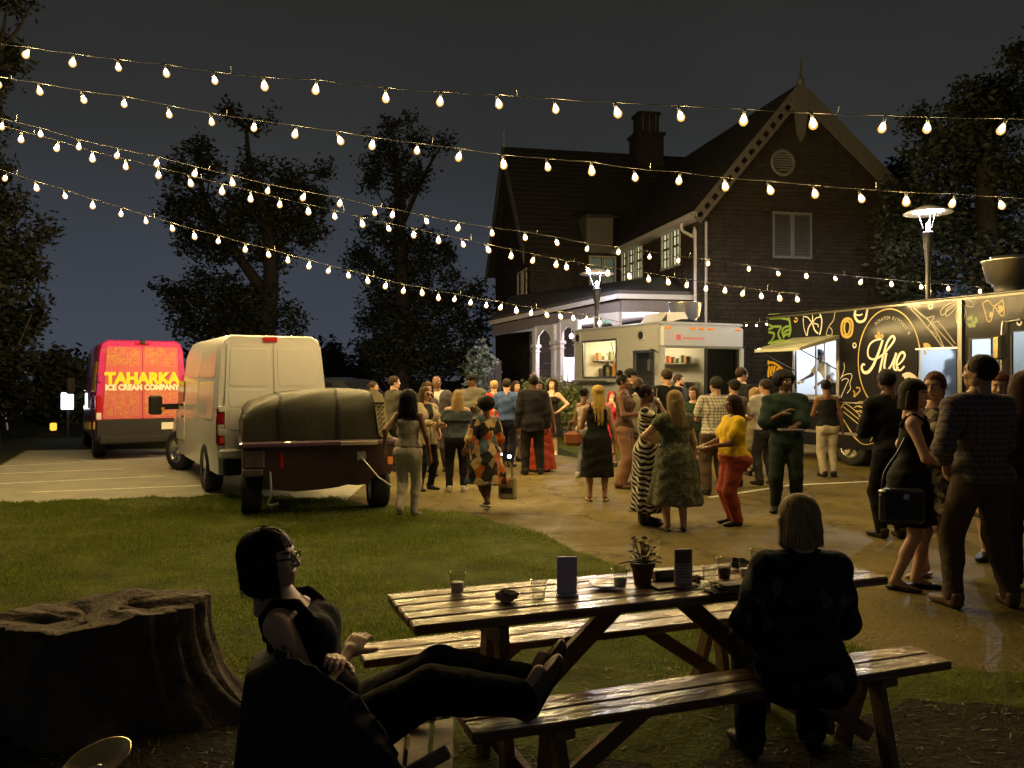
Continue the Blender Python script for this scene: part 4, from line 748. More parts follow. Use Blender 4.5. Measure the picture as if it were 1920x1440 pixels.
text('\u266a', 'icon_note', .10, tps, WT, (.485, -.168, 2.69), (R(90), 0, 0), .002, .001)
m = MB(); xx = .62
while xx < 1.28: l_ = random.uniform(.018, .034); m.ribbon([(xx, -.1605, 2.705), (xx+l_, -.1605, 2.705)], random.uniform(.03, .05)); xx += l_+.010
m.build('small_lettering', rd, WT)
m = MB(); m.ribbon(catmull([(tw*.60, -.19, 1.09), (tw*.64, -.18, 1.12), (tw*.72, -.19, 1.10), (tw*.70, -.22, 1.06)], 5), .05, (0, -.8, .5)); m.build('red_swoosh', rd, WT)
for y_, z_ in ((3.85, 2.86), (.72, 2.80)):
    m = MB(); m.rbox((-.03, y_-.14, z_-.14), (.0, y_+.14, z_+.16), .01); v = m.build('vent', tps, WT); MB().lathe([(.0, 0), (.075, 0), (.085, .02), (.10, .02), (.10, 0)], 18, M=Matrix.Translation((-.031, y_, z_)) @ Matrix.Rotation(R(-90), 4, 'Y')).build('vent_hole', blk, v)
m = MB(); m.box((-.02, 1.85, 1.70), (.02, 3.60, 1.75)); m.box((-.02, 1.85, 2.72), (.02, 3.60, 2.77)); m.box((-.02, 1.84, 1.75), (.02, 1.90, 2.72)); m.box((-.02, 3.55, 1.75), (.02, 3.61, 2.72)); m.build('hatch_frame', chrome, WT); MB().rbox((-.34, 1.8, 1.60), (-.02, 3.65, 1.64), .008).build('counter', chrome, WT)
m = MB(); m.box((-.012, .18, 1.18), (.0, 1.07, 1.24)); m.box((-.012, .18, 2.35), (.0, 1.07, 2.42)); m.box((-.012, .16, 1.18), (.0, .24, 2.42)); m.box((-.012, 1.01, 1.18), (.0, 1.09, 2.42)); m.build('door_frame', chrome, WT); MB().add([(.03, .22, 1.22), (.03, 1.03, 1.22), (.03, 1.03, 2.37), (.03, .22, 2.37)], [(0, 1, 2, 3)]).build('door_glass', wg_d, WT); 
m = MB(); m.tube(catmull([(-.02, .02, 2.35), (-.25, -.02, 2.42), (-.28, -.03, 2.2)], 5), .015, 6); m.rbox((-.36, -.06, 1.85), (-.22, .02, 2.20), .03); m.build('mirror', blk, WT)
# kitchen inside: lamp, counter, urn, dispenser, shelf
MB().box((.6, 2.0, 2.95), (1.9, 3.4, 2.985)).build('ceiling_lamp', emis('kitchen_lamp', (1, .80, .45), 7), WT)
lamp_point('light', WT, (1.2, 2.6, 2.7), (1, .80, .46), 60, .15)
m = MB(); m.box((.1, 1.6, .62), (.5, 3.8, 1.55)); m.box((tw-.6, 1.5, .62), (tw-.12, 3.8, 1.6)); m.build('worktop', chrome, WT)
MB().lathe([(.17, 1.55), (.18, 1.6), (.18, 2.02), (.16, 2.06), (.06, 2.1), (.03, 2.16), (0, 2.16)], 16, M=Matrix.Translation((.32, 2.75, 0))).build('urn', mat('urn_dark', (.05, .045, .03), .35, metal=.5), WT)
MB().rbox((.2, 2.05, 1.55), (.5, 2.4, 2.15), .02).build('dispenser', mat('orange_box', (.60, .28, .08), .5), WT); MB().tube(catmull([(.3, 2.6, 2.7), (.35, 2.5, 2.3), (.3, 2.45, 1.9), (.32, 2.7, 1.7)], 5), .02, 6).build('hose', tps, WT)
m = MB(); m.box((tw-.5, 1.6, 2.1), (tw-.12, 3.7, 2.13)); m.build('shelf', chrome, WT)
for i in range(8): MB().rbox((tw-.4, 1.7+i*.23, 2.13), (tw-.25, 1.82+i*.23, 2.13+random.uniform(.12, .28)), .01).build('jar', mat(f'jar_{i%4}', ((.55, .30, .12), (.5, .5, .45), (.25, .28, .15), (.6, .15, .1))[i % 4], .4), WT)
m = MB(); m.box((.5, tl-.4, 2.2), (2.2, tl-.12, 2.23)); m.build('shelf', chrome, WT)
for i in range(7): MB().rbox((.55+i*.22, tl-.34, 2.23), (.67+i*.22, tl-.2, 2.23+random.uniform(.10, .30)), .01).build('jar', mat(f'jar_{i%4}', (0, 0, 0)), WT)
MB().rbox((.7, tl-.5, 1.3), (1.2, tl-.12, 2.0), .02).build('oven', mat('oven_dark', (.10, .09, .08), .35, metal=.5), WT)
m = MB(); m.rbox((.9, 1.4, .62), (1.0, 2.2, 2.3), .01); m.build('rack', mat('rack_steel', (.3, .28, .24), .4, metal=.7), WT)
m = MB(); m.lathe([(.26, 3.12), (.28, 3.28), (.38, 3.34), (.46, 3.72), (.47, 3.74), (.44, 3.74), (.36, 3.4), (0, 3.38)], 20, M=Matrix.Translation((1.75, 1.2, 0))); m.build('exhaust_bowl', chrome, WT)
m = MB(); m.prism([(.55, .7, 3.12), (.75, .7, 3.42), (1.35, .7, 3.44), (1.45, .7, 3.3), (1.45, .7, 3.12)], (0, .9, 0)); ac = m.build('air_conditioner', mat('ac_cream', (.62, .58, .45), .5), WT)
for i in range(6): MB().box((.6+i*.03, .685, 3.16+i*.006), (.615+i*.03, .70, 3.20+i*.035)).build('grille_bar', blk, ac)
MB().lathe([(.30, 3.12), (.27, 3.17), (.12, 3.22), (0, 3.23)], 18, M=Matrix.Translation((1.1, .35, 0)), sx=1.3).build('roof_vent', blk, WT)
for x_, y_ in ((.14, .55), (.14, 3.1), (tw-.14, .55), (tw-.14, 3.1)): wheel(WT, (x_, y_, .4), .40, .26, PI if x_ > 1 else 0)
# ---- black food truck
HT = thing('black_food_truck', 'black food truck with white script lettering, line drawings and raised awning hatch', 'food truck', (5.64, 18.2, 0), math.atan2(-.92, .4))
hk = mat('truck_black_wrap', (.007, .007, .009), .55, spec=.12, coat=.25, var=.2, scale=1.5); hk.node_tree.nodes['Principled BSDF'].inputs['Coat Roughness'].default_value = .13; hl_ = 6.6; hd = 2.1; hz0, hz1 = .62, 3.05
hx = lambda px: (18.2*(px-960)/1550-5.64)/(.4+.92*(px-960)/1550)
def hp(px, py): x_ = hx(px); return (x_, -.001, 1.72-(py-708)*(18.2-.92*x_)/1550)
HH = [(.82, 1.37, 2.02, 2.46), (3.87, 1.29, 4.64, 2.21), (4.90, 1.5, 5.42, 2.36), (5.62, 1.35, 6.35, 2.45)]
m = MB(); wallgrid(m, hl_, hz1-hz0, [(a, b-hz0, c, d-hz0) for a, b, c, d in HH], frame((0, 0, hz0), (1, 0, 0), (0, 1, 0)), .05); m.build('side_wall', hk, HT)
m = MB(); m.box((0, .05, hz0), (.05, hd, hz1)); m.box((.05, hd-.05, hz0), (hl_, hd, hz1)); m.box((hl_-.05, .05, hz0), (hl_, hd-.05, 1.4)); m.box((hl_-.05, .05, 2.5), (hl_, hd-.05, hz1)); m.build('body', hk, HT)
m = MB(); m.rbox((-.03, -.03, hz1), (hl_+.05, hd+.03, hz1+.05), .015); m.build('roof', hk, HT)
m = MB(); m.box((-.02, -.035, hz1-.035), (hl_, -.005, hz1+.0)); m.build('roof_rail', mat('rail_dull', (.12, .11, .09), .3, metal=.6), HT)
m = MB(); m.box((.05, .05, .7), (hl_-.06, hd-.05, .75)); m.build('floor', dark_in, HT)
kl = mat('kitchen_white', (.80, .82, .84), .35); m = MB(); m.box((.06, hd-.1, .75), (4.75, hd-.052, 3.03)); m.box((.06, .06, .75), (.1, hd-.1, 3.03)); m.box((.06, .06, 3.0), (4.75, hd-.1, 3.04)); m.box((4.75, .7, .75), (4.79, hd-.1, 3.04)); m.build('lining', kl, HT)
MB().box((.5, .7, 2.95), (4.4, 1.1, 2.99)).build('ceiling_lamp', emis('cool_tube', (.80, .90, 1), 12), HT); lamp_point('light', HT, (1.4, .9, 2.6), (.82, .91, 1), 85, .2); lamp_point('light', HT, (4.2, .95, 2.6), (.80, .90, 1), 90, .2); lamp_point('light', HT, (5.7, 1.3, 2.7), (.85, .92, 1), 48, .2)
m = MB(); m.box((4.85, hd-.12, .75), (6.5, hd-.06, 3.0)); m.build('cab_lining', kl, HT)
# lower skirt with wheel openings
sk_ = MB().box((0, .0, .34), (hl_, .06, hz0)).build('skirt', hk, HT); boolcut(sk_, [MB().lathe([(0, -.2), (.50, -.2), (.50, .3), (0, .3)], 24, M=Matrix.Translation((2.30, 0, .40)) @ Matrix.Rotation(R(-90), 4, 'X'), smooth=False)])
ch = MB(); ch.box((.2, .5, .30), (hl_-.3, hd-.5, .6)); ch.build('chassis', blk, HT)
for x_, y_ in ((2.30, .16), (2.30, hd-.16), (5.75, .16), (5.75, hd-.16)): wheel(HT, (x_, y_, .42), .42, .28, R(90) if y_ < 1 else R(-90), mat('rim_dull', (.42, .38, .30), .4, metal=.8))
MB().box((-.01, -.012, hz0-.02), (4.72, .0, hz0+.03)).build('trim_strip', chrome, HT)
MB().box((-.01, -.012, 1.22), (4.72, .0, 1.245)).build('trim_strip', chrome, HT)
m = MB(); m.box((4.70, -.045, .7), (4.78, .0, hz1-.02)); m.build('corner_strip', mat('strip_silver', (.17, .165, .15), .35, metal=.7), HT)
# serving hatch: frame, sliding panes, counter, awning, struts
a_, b_, c_, d_ = HH[0]
m = MB(); m.box((a_-.05, -.02, b_-.06), (c_+.05, .06, b_)); m.box((a_-.05, -.02, d_), (c_+.05, .06, d_+.05)); m.box((a_-.05, -.02, b_), (a_, .06, d_)); m.box((c_, -.02, b_), (c_+.05, .06, d_)); m.build('hatch_frame', chrome, HT)
m = MB(); m.box((1.38, .02, b_), (1.42, .05, d_)); m.box((1.62, .02, b_), (1.65, .05, d_)); m.box((1.95, .02, b_), (1.98, .05, d_)); m.build('window_bar', chrome, HT)
MB().rbox((a_-.1, -.30, b_-.10), (c_+.1, -.02, b_-.06), .008).build('counter', chrome, HT)
aw0, aw1 = a_-.05, c_+.05
m = MB(); m.prism([(aw0, -.01, d_+.10), (aw0, -1.02, d_-.16), (aw0, -1.02, d_-.22), (aw0, -.01, d_+.02)], (aw1-aw0, 0, 0)); m.build('awning', mat('awning_skin', (.30, .30, .24), .4, coat=.2), HT)
m = MB(); m.tube([(aw0+.05, -.95, d_-.2), (aw0+.05, 0, b_+.5)], .012, 6); m.build('strut', blk, HT); m = MB(); m.tube([(aw1-.05, -.95, d_-.2), (aw1-.05, 0, b_+.5)], .012, 6); m.build('strut', blk, HT)
m = MB(); m.ribbon(catmull([(aw0+.1, -.75, d_-.03), (aw0+.5, -.5, d_+.0), (aw0+.35, -.95, d_-.10)], 6), .10, (0, -.25, .97)); m.ribbon(catmull([(aw0+.6, -.9, d_-.08), (aw0+1.0, -.4, d_+.03)], 6), .08, (0, -.25, .97)); m.build('awning_leaf', mat('leaf_print', (.25, .36, .08), .4), HT)
MB().lathe([(0, 0), (.03, -.02), (0, -.05)], 8, M=Matrix.Translation((aw0+.12, -1.0, d_-.14))).build('awning_lamp', emis('awning_lamp', (1, .78, .4), 25), HT)
m = MB(); m.box((.5, 1.55, .75), (3.6, hd-.12, 1.6)); m.box((.4, .15, .75), (2.3, .5, 1.30)); m.build('worktop', chrome, HT)
m = MB(); m.rbox((1.5, 1.4, 1.6), (2.1, 1.9, 2.1), .02); m.rbox((.7, 1.6, 2.2), (2.0, 1.9, 2.5), .02); m.build('oven', mat('oven_grey', (.32, .34, .36), .35, metal=.6), HT)
# steamed-up side window, cab windows
sw = MB(); a2, b2, c2, d2 = HH[1]; sw.box((a2, .02, b2), (c2, .028, d2)); swm = mat('steamed_glass', (.85, .9, .95), .55, spec=.3, trans=1., ior=1.05); sw.build('steamed_window', swm, HT)
m = MB(); m.box((a2-.03, -.02, b2-.05), (c2+.03, .03, b2)); m.box((a2-.03, -.015, d2), (c2+.03, .03, d2+.03)); m.build('window_sill', chrome, HT)
for (a3, b3, c3, d3) in HH[2:]:
    MB().box((a3, .02, b3), (c3, .026, d3)).build('cab_window', wg, HT); m = MB(); m.ribbon([(a3, -.004, b3), (c3, -.004, b3), (c3, -.004, d3), (a3, -.004, d3)], .045, closed=True, t=.006); m.build('window_seal', blk, HT)
m = MB(); m.tube(catmull([(5.52, -.02, 1.3), (5.52, -.08, 1.35), (5.52, -.08, 2.5), (5.60, -.05, 2.6), (5.8, -.04, 2.62)], 5), .014, 6); m.build('grab_rail', chrome, HT); m = MB(); m.rbox((5.55, -.36, 2.0), (5.68, -.16, 2.38), .03); m.tube([(5.6, -.02, 2.45), (5.62, -.26, 2.36)], .012, 6); m.build('mirror', mat('mirror_gold', (.45, .36, .16), .2, metal=.9), HT)
m = MB(); m.beam((6.3, -.03, hz1), (6.75, -.03, 1.5), .12, .05, up=(0, 1, 0)); m.build('pillar', hk, HT)
m = MB(); m.lathe([(.22, 3.10), (.24, 3.24), (.34, 3.30), (.41, 3.62), (.43, 3.64), (.40, 3.64), (.33, 3.32), (0, 3.30)], 24, M=Matrix.Translation((5.28, .45, 0))); m.lathe([(.28, 3.62), (.29, 3.70), (0, 3.71)], 20, M=Matrix.Translation((5.28, .45, 0))); m.build('roof_vent', chrome, HT)
# --- printed drawings on the side (flat vinyl)
vw, vg, vl = mat('vinyl_white', (.62, .60, .54), .3), mat('vinyl_gold', (.42, .30, .07), .3), mat('vinyl_line', (.30, .28, .22), .3); vgr = mat('vinyl_green', (.14, .24, .05), .35); NY = (0, -1, 0)
def u1(u, v): return hp(1590+u/5.818, 560+v/5.818)       # crop readings of the right half
def u2(u, v): return hp(1420+u/7.577, 570+v/7.577)       # crop readings of the left half
def strokes(name, m, fn, lines, wd, closed=False, n=6, z=.0):
    q = MB()
    for i, l in enumerate(lines): q.ribbon(catmull([fn(*p) for p in l], n, closed), wd[i] if isinstance(wd, list) else wd, NY, closed=closed, t=.002+z+i*.0004)
    return q.build(name, m, HT)
oc = hp(1666, 675); el = [(oc[0]+.70*math.cos(t), -.001, oc[2]+.94*math.sin(t)) for t in np.linspace(0, 2*PI, 72, endpoint=False)]
MB().ribbon(el, .022, NY, closed=True).build('oval_ring', mat('vinyl_gold_bright', (.55, .42, .15), .3), HT)
def taper(pts, a, b, c): n = len(pts); return [float(np.interp(i, [0, n*.5, n-1], [a, b, c])) for i in range(n)]
hu = MB()
for l, ww in (([(190, 725), (170, 715), (155, 750), (175, 800), (225, 800), (275, 740), (315, 650), (350, 560), (385, 450)], (.035, .065, .045)), ([(370, 440), (300, 455), (245, 500), (222, 580), (240, 645), (300, 660), (380, 615), (460, 530), (515, 450), (505, 412), (475, 420), (435, 480), (405, 570), (378, 680), (358, 775), (352, 815)], (.03, .042, .05)),
              ([(428, 590), (414, 660), (404, 745), (428, 785), (472, 740), (508, 660), (532, 590)], (.05, .045, .03)), ([(536, 590), (516, 670), (508, 750), (534, 780), (560, 745)], (.05, .045, .02)), ([(535, 735), (590, 690), (628, 625), (610, 585), (570, 610), (540, 690), (545, 760), (580, 780), (625, 735)], (.03, .05, .035))):
    p = catmull([u1(*q) for q in l], 8); hu.ribbon(p, taper(p, *ww), NY, t=.004+.0006*len(hu.f) % .004)
hu.build('script_lettering', mat('vinyl_white_bright', (.75, .73, .66), .3), HT)
strokes('crown_leaf', vg, u1, [[(330, 430), (335, 360), (352, 400), (340, 435), (330, 430)], [(345, 435), (375, 390), (390, 410), (360, 440), (345, 435)], [(325, 430), (303, 410), (315, 400), (330, 425)]], .03)
def ring_text(s, a0, a1, size, k=.80, flip=False):
    for i, c in enumerate(s):
        t = a0+(a1-a0)*i/(len(s)-1)
        if c == ' ': continue
        tx, tz = -.70*k*math.sin(t), .94*k*math.cos(t); ang = math.atan2(tz, tx)+PI; ang += PI if flip else 0
        o = text(c, 'letter', size, vl, HT, (oc[0]+.70*k*math.cos(t), -.003, oc[2]+.94*k*math.sin(t)), (0, 0, 0), .001, .0008); o.matrix_local = Matrix.Translation(o.location) @ Matrix.Rotation(-ang, 4, 'Y') @ Matrix.Rotation(R(90), 4, 'X')
ring_text('SCRATCH KITCHEN &', R(118), R(38), .085)
strokes('zebra_leaf', vgr, u2, [[(160, 160), (300, 150), (430, 160)], [(170, 210), (320, 200), (450, 220)], [(230, 320), (345, 320)], [(160, 290), (220, 330), (160, 360)], [(470, 310), (380, 340), (350, 420)], [(470, 360), (400, 390), (360, 450)], [(465, 420), (400, 440), (370, 480)], [(160, 400), (240, 420), (220, 500), (160, 560)], [(345, 330), (300, 420), (340, 520)], [(440, 160), (465, 260), (475, 380), (450, 470)], [(180, 600), (240, 540), (380, 520), (420, 560)]], .05)
strokes('gold_palm', mat('vinyl_amber', (.50, .30, .02), .35), u2, [[(155, 830), (240, 840), (330, 900), (390, 960)], [(155, 800), (160, 830), (155, 860)], [(175, 880), (160, 960), (160, 1040)], [(215, 880), (195, 960), (200, 1020)], [(255, 880), (235, 940), (245, 1000)], [(310, 900), (280, 950), (285, 1000)], [(330, 930), (315, 970), (300, 1000)]], [.05, .05, .06, .06, .07, .08, .06])
strokes('vanilla_flower', vw, u2, [[(650, 180), (720, 190), (780, 270)], [(780, 130), (790, 200), (775, 270)], [(900, 185), (840, 200), (790, 260)], [(775, 270), (730, 340), (710, 450)], [(790, 270), (860, 290), (870, 330)], [(790, 280), (820, 370), (870, 420)], [(655, 200), (665, 330), (700, 450)], [(890, 130), (920, 220), (915, 330), (890, 440)]], [.022, .02, .022, .03, .022, .03, .018, .03])
strokes('spoon', vl, u2, [[(1110, 110), (1085, 230), (1020, 320), (990, 400), (990, 440), (1060, 440), (1065, 370), (1030, 330)]], .022)
strokes('gold_slice', vg, u2, [[(1280, 205), (1340, 230), (1360, 310), (1340, 430), (1280, 470), (1220, 440), (1200, 350), (1220, 250)], [(1280, 240), (1320, 270), (1325, 340), (1300, 420), (1260, 430), (1240, 350), (1250, 270)]], [.05, .04], True)
strokes('white_loop', vw, u2, [[(1400, 90), (1390, 170), (1430, 240), (1490, 250), (1545, 200), (1575, 40)], [(1400, 150), (1450, 160), (1500, 145)]], [.05, .03])
strokes('small_flower', vw, u2, [[(1375, 560), (1400, 555), (1405, 590), (1385, 610), (1365, 590)]], .014); strokes('leaf_stem', vw, u2, [[(1235, 830), (1240, 930), (1190, 1060)]], .014); strokes('lily', vw, u2, [[(1180, 1060), (1240, 1010), (1320, 990), (1350, 1020), (1320, 1130), (1330, 1200), (1280, 1270)], [(1200, 1090), (1250, 1060), (1300, 1080), (1270, 1150), (1190, 1330)]], .014)
strokes('gold_flower', vg, u2, [[(535, 205), (560, 200), (570, 230), (545, 255), (525, 230)], [(1410, 1190), (1450, 1190), (1465, 1230), (1430, 1270), (1385, 1320)], [(1370, 1230), (1390, 1270), (1375, 1320)]], .03)
strokes('whisk', vl, u1, [[(1200, 30), (1100, 60), (1020, 130), (1040, 180), (1110, 120), (1200, 60)], [(1205, 40), (1090, 110), (1080, 190), (1130, 160), (1210, 70)], [(1215, 50), (1250, 10), (1330, 10), (1380, 60), (1350, 90), (1250, 60)], [(1220, 60), (1290, 110), (1280, 200), (1240, 290), (1225, 160)], [(1215, 70), (1190, 170), (1200, 260), (1225, 290)]], .016)
strokes('piping_bag', vl, u1, [[(690, 110), (780, 200), (870, 310), (960, 420), (1050, 545)], [(720, 95), (820, 180), (900, 250), (990, 390), (1060, 540)], [(730, 110), (850, 205), (940, 190), (940, 215), (880, 310)], [(930, 260), (1000, 350), (1110, 470), (1180, 540)], [(990, 245), (1090, 370), (1180, 490)], [(930, 260), (990, 245)], [(880, 330), (960, 380), (980, 420)]], [.022, .022, .016, .018, .018, .014, .012])
for dq in ([(890, 70), (905, 55), (925, 70), (930, 95), (905, 110), (890, 95)], [(60, 495), (75, 485), (92, 500), (90, 525), (70, 535), (60, 515)], [(1855, 235), (1880, 225), (1905, 250), (1890, 285), (1865, 275)]): strokes('daisy', vw, u1, [dq], .024, True)
strokes('pasta_bow', vg, u1, [[(1480, 50), (1540, 20), (1590, 75), (1640, 60), (1700, 10)], [(1480, 50), (1500, 130), (1530, 230), (1560, 250), (1590, 180), (1600, 90)], [(1610, 80), (1680, 180), (1715, 170), (1710, 60), (1700, 10)], [(1560, 150), (1575, 170), (1560, 200)], [(1650, 90), (1690, 100), (1680, 130), (1660, 120)]], [.018, .02, .018, .05, .06])
strokes('leaf_sprig', vgr, u1, [[(1370, 160), (1365, 310)], [(1320, 230), (1350, 200), (1365, 240)], [(1400, 200), (1410, 250), (1370, 260)], [(1325, 270), (1345, 300), (1365, 270)], [(1400, 280), (1375, 310)]], [.012, .05, .05, .05, .05])
strokes('gold_bloom', vg, u1, [[(830, 500), (870, 495), (905, 530), (870, 560)], [(835, 530), (850, 590), (865, 600)], [(840, 510), (890, 540)]], [.04, .04, .05])
strokes('white_arc', vw, u1, [[(600, 840), (660, 815), (720, 840), (755, 880)], [(620, 860), (680, 840), (730, 870)]], [.05, .06])
strokes('cake_slice', mat('vinyl_gold_line', (.50, .40, .16), .3), lambda u, v: hp(1380+u/2.769, 640+v/2.769), [[(545, 350), (575, 325), (660, 400), (735, 500), (710, 530), (640, 520), (545, 380), (545, 350)], [(560, 365), (650, 440), (725, 505)], [(560, 340), (670, 430), (735, 500)], [(620, 325), (650, 312), (680, 325), (670, 345), (625, 335)], [(615, 345), (640, 335), (672, 350), (660, 370), (625, 358)], [(625, 368), (650, 360), (668, 375), (655, 395)], [(640, 390), (660, 385), (665, 405), (650, 400)], [(690, 350), (715, 335), (738, 370)], [(640, 520), (610, 490), (575, 430)], [(700, 520), (730, 470)]], .016)
# ---- covered smoker trailer
TR = thing('covered_trailer', 'maroon smoker trailer under a dark green tarpaulin parked on the grass edge', 'trailer', (-3.27, 10.1, 0), math.atan2(.33, .94)); mr_ = mat('trailer_maroon', (.040, .016, .026), .35, coat=.3, var=.25, scale=4)
m = MB(); pr = [(.30, .93), (.22, .93), (.22, .40)]
low = [(.28, .34), (.6, .30), (.9, .31), (1.15, .335), (1.25, .36), (1.38, .345), (1.5, .36), (1.58, .45)]
m.prism([(.22, 0, .86), (.22, 0, .34)]+[(x_, 0, z_) for x_, z_ in low]+[(1.80, 0, .48), (1.86, 0, .66), (1.86, 0, .86)], (0, 1.7, 0)); m.build('body', mr_, TR)
m = MB(); m.rbox((-.06, -.07, .855), (1.92, 1.8, .93), .02); m.build('rim', mat('trailer_rim', (.12, .06, .12), .3, coat=.4), TR)
m = MB(); m.rbox((1.15, -.085, .865), (1.62, -.06, .915), .004); m.build('nameplate', mat('nameplate_metal', (.60, .52, .36), .3, metal=.6), TR)
# tarpaulin
nx_, nth = 34, 26; v = []
for i in range(nx_+1):
    u = i/nx_; x_ = 1.60*u; top = float(np.interp(u, [0, .04, .15, .3, .5, .7, .9, 1], [1.30, 1.40, 1.48, 1.545, 1.575, 1.57, 1.565, 1.55])); yc, yr = .80, .80
    for j in range(nth+1):
        t = PI*j/nth; c_, s_ = math.cos(t), math.sin(t); ex_ = .36
        yy = yc-yr*math.copysign(abs(c_)**ex_, c_)*(1-.18*(s_**3)); zz = .90+(top-.90)*abs(s_)**.42
        wr = .007*math.sin(3.1*u+2*t+.5)+.005*math.sin(7*u-3*t+1)+.030*max(0, math.sin(5*(u-.12)+2.6*t))**8*max(0, 1-abs(u-.33)/.3)*(1 if .7 < t < 2. else .2)+.004*math.sin(17*u+3*math.sin(4*t)); pull = .006*math.sin(13*u+2)*(1-abs(s_))
        v.append((x_+.012*math.sin(6*t+9*u)+(.05*(1-abs(s_)) if u == 1 else 0)-(.03*(1-s_) if i == 0 else 0), yy-pull-wr*.5, zz+wr))
f = [(i*(nth+1)+j, (i+1)*(nth+1)+j, (i+1)*(nth+1)+j+1, i*(nth+1)+j+1) for i in range(nx_) for j in range(nth)]
tm = MB().add(v, f, 0, True); tm.add(v[:nth+1], [tuple(range(nth+1))]); tm.add(v[-nth-1:], [tuple(range(nth, -1, -1))]); tm.build('tarpaulin', mat('tarp_green', (.034, .034, .019), .55, var=.15, scale=5, bump=.2, bscale=20), TR)
for i_ in (9, 24):
    r_ = v[i_*(nth+1):(i_+1)*(nth+1)]; sv_ = []
    for q_ in r_: o_ = (Vector(q_)-Vector((q_[0], .8, 1.1))).normalized()*.012; sv_ += [Vector(q_)+o_+Vector((-.018, 0, 0)), Vector(q_)+o_+Vector((.018, 0, 0))]
    MB().add(sv_, [(2*j, 2*j+1, 2*j+3, 2*j+2) for j in range(nth)]).build('tie_strap', mat('strap_webbing', (.016, .016, .014), .7), TR)
# patterned gold end panel
pf = [(1.585, 1.56), (1.66, 1.50), (1.69, 1.40), (1.70, 1.32), (1.72, 1.15), (1.745, 1.0), (1.80, .94)]; m = MB()
for i in range(len(pf)-1):
    a, b = pf[i], pf[i+1]; m.add([(a[0]-.10, -.03, a[1]), (b[0]-.10, -.03, b[1]), (b[0]+.03, -.03, b[1]), (a[0]+.03, -.03, a[1]), (a[0]+.03, 1.6, a[1]), (b[0]+.03, 1.6, b[1])], [(0, 1, 2, 3), (3, 2, 5, 4)])
ep = m.build('end_panel', mat('panel_ivory', (.66, .58, .36), .4, coat=.2), TR); dk = mat('pattern_dark', (.06, .045, .02), .5); m = MB()
for ph_ in range(7):
    z_ = .98+ph_*.062; x_ = float(np.interp(z_, [1.0, 1.15, 1.32, 1.5], [1.70, 1.675, 1.655, 1.61])); m.ribbon(catmull([(x_-.045, -.031, z_), (x_-.02, -.031, z_+.05), (x_+.02, -.031, z_+.015), (x_+.045, -.031, z_+.05)], 5), .011); m.ribbon(catmull([(x_-.03, -.0312, z_+.03), (x_+.0, -.0312, z_+.0), (x_+.035, -.0312, z_+.02)], 5), .008)
m.ribbon([(1.565, -.031, 1.345), (1.72, -.031, 1.345)], .012); m.ribbon([(1.56, -.031, 1.39), (1.71, -.031, 1.39)], .03); m.build('scroll_pattern', dk, ep)
m = MB(); m.rbox((-.02, -.02, .60), (.24, .55, .84), .02); m.rbox((-.02, -.03, .50), (.22, .5, .60), .02); m.build('fender', mat('fender_grey', (.10, .075, .08), .5, var=.3, scale=6), TR)
for x_ in (.09, 1.70): wheel(TR, (x_, .36, .27), .27, .24, PI if x_ > 1 else 0)
m = MB(); m.tube([(1.42, -.05, .70), (1.62, -.10, .45), (1.80, -.06, .32)], .014, 6); m.build('strut', chrome, TR); MB().rbox((1.36, -.03, .66), (1.48, .0, .78), .02).build('latch', chrome, TR); MB().rbox((1.76, -.015, .60), (1.83, .005, .70), .008).build('reflector', orange, TR); MB().rbox((.42, -.008, .60), (.46, .004, .78), .004).build('reflector', redlens, TR)
m = MB(); m.tube(catmull([(.30, -.02, .56), (.31, -.08, .30), (.27, -.05, .16), (.40, -.06, .17)], 5), .016, 6); m.build('jack', chrome, TR)
m = MB(); m.beam((.8, 1.7, .4), (.9, 2.6, .42), .1, .1); m.build('drawbar', blk, TR)
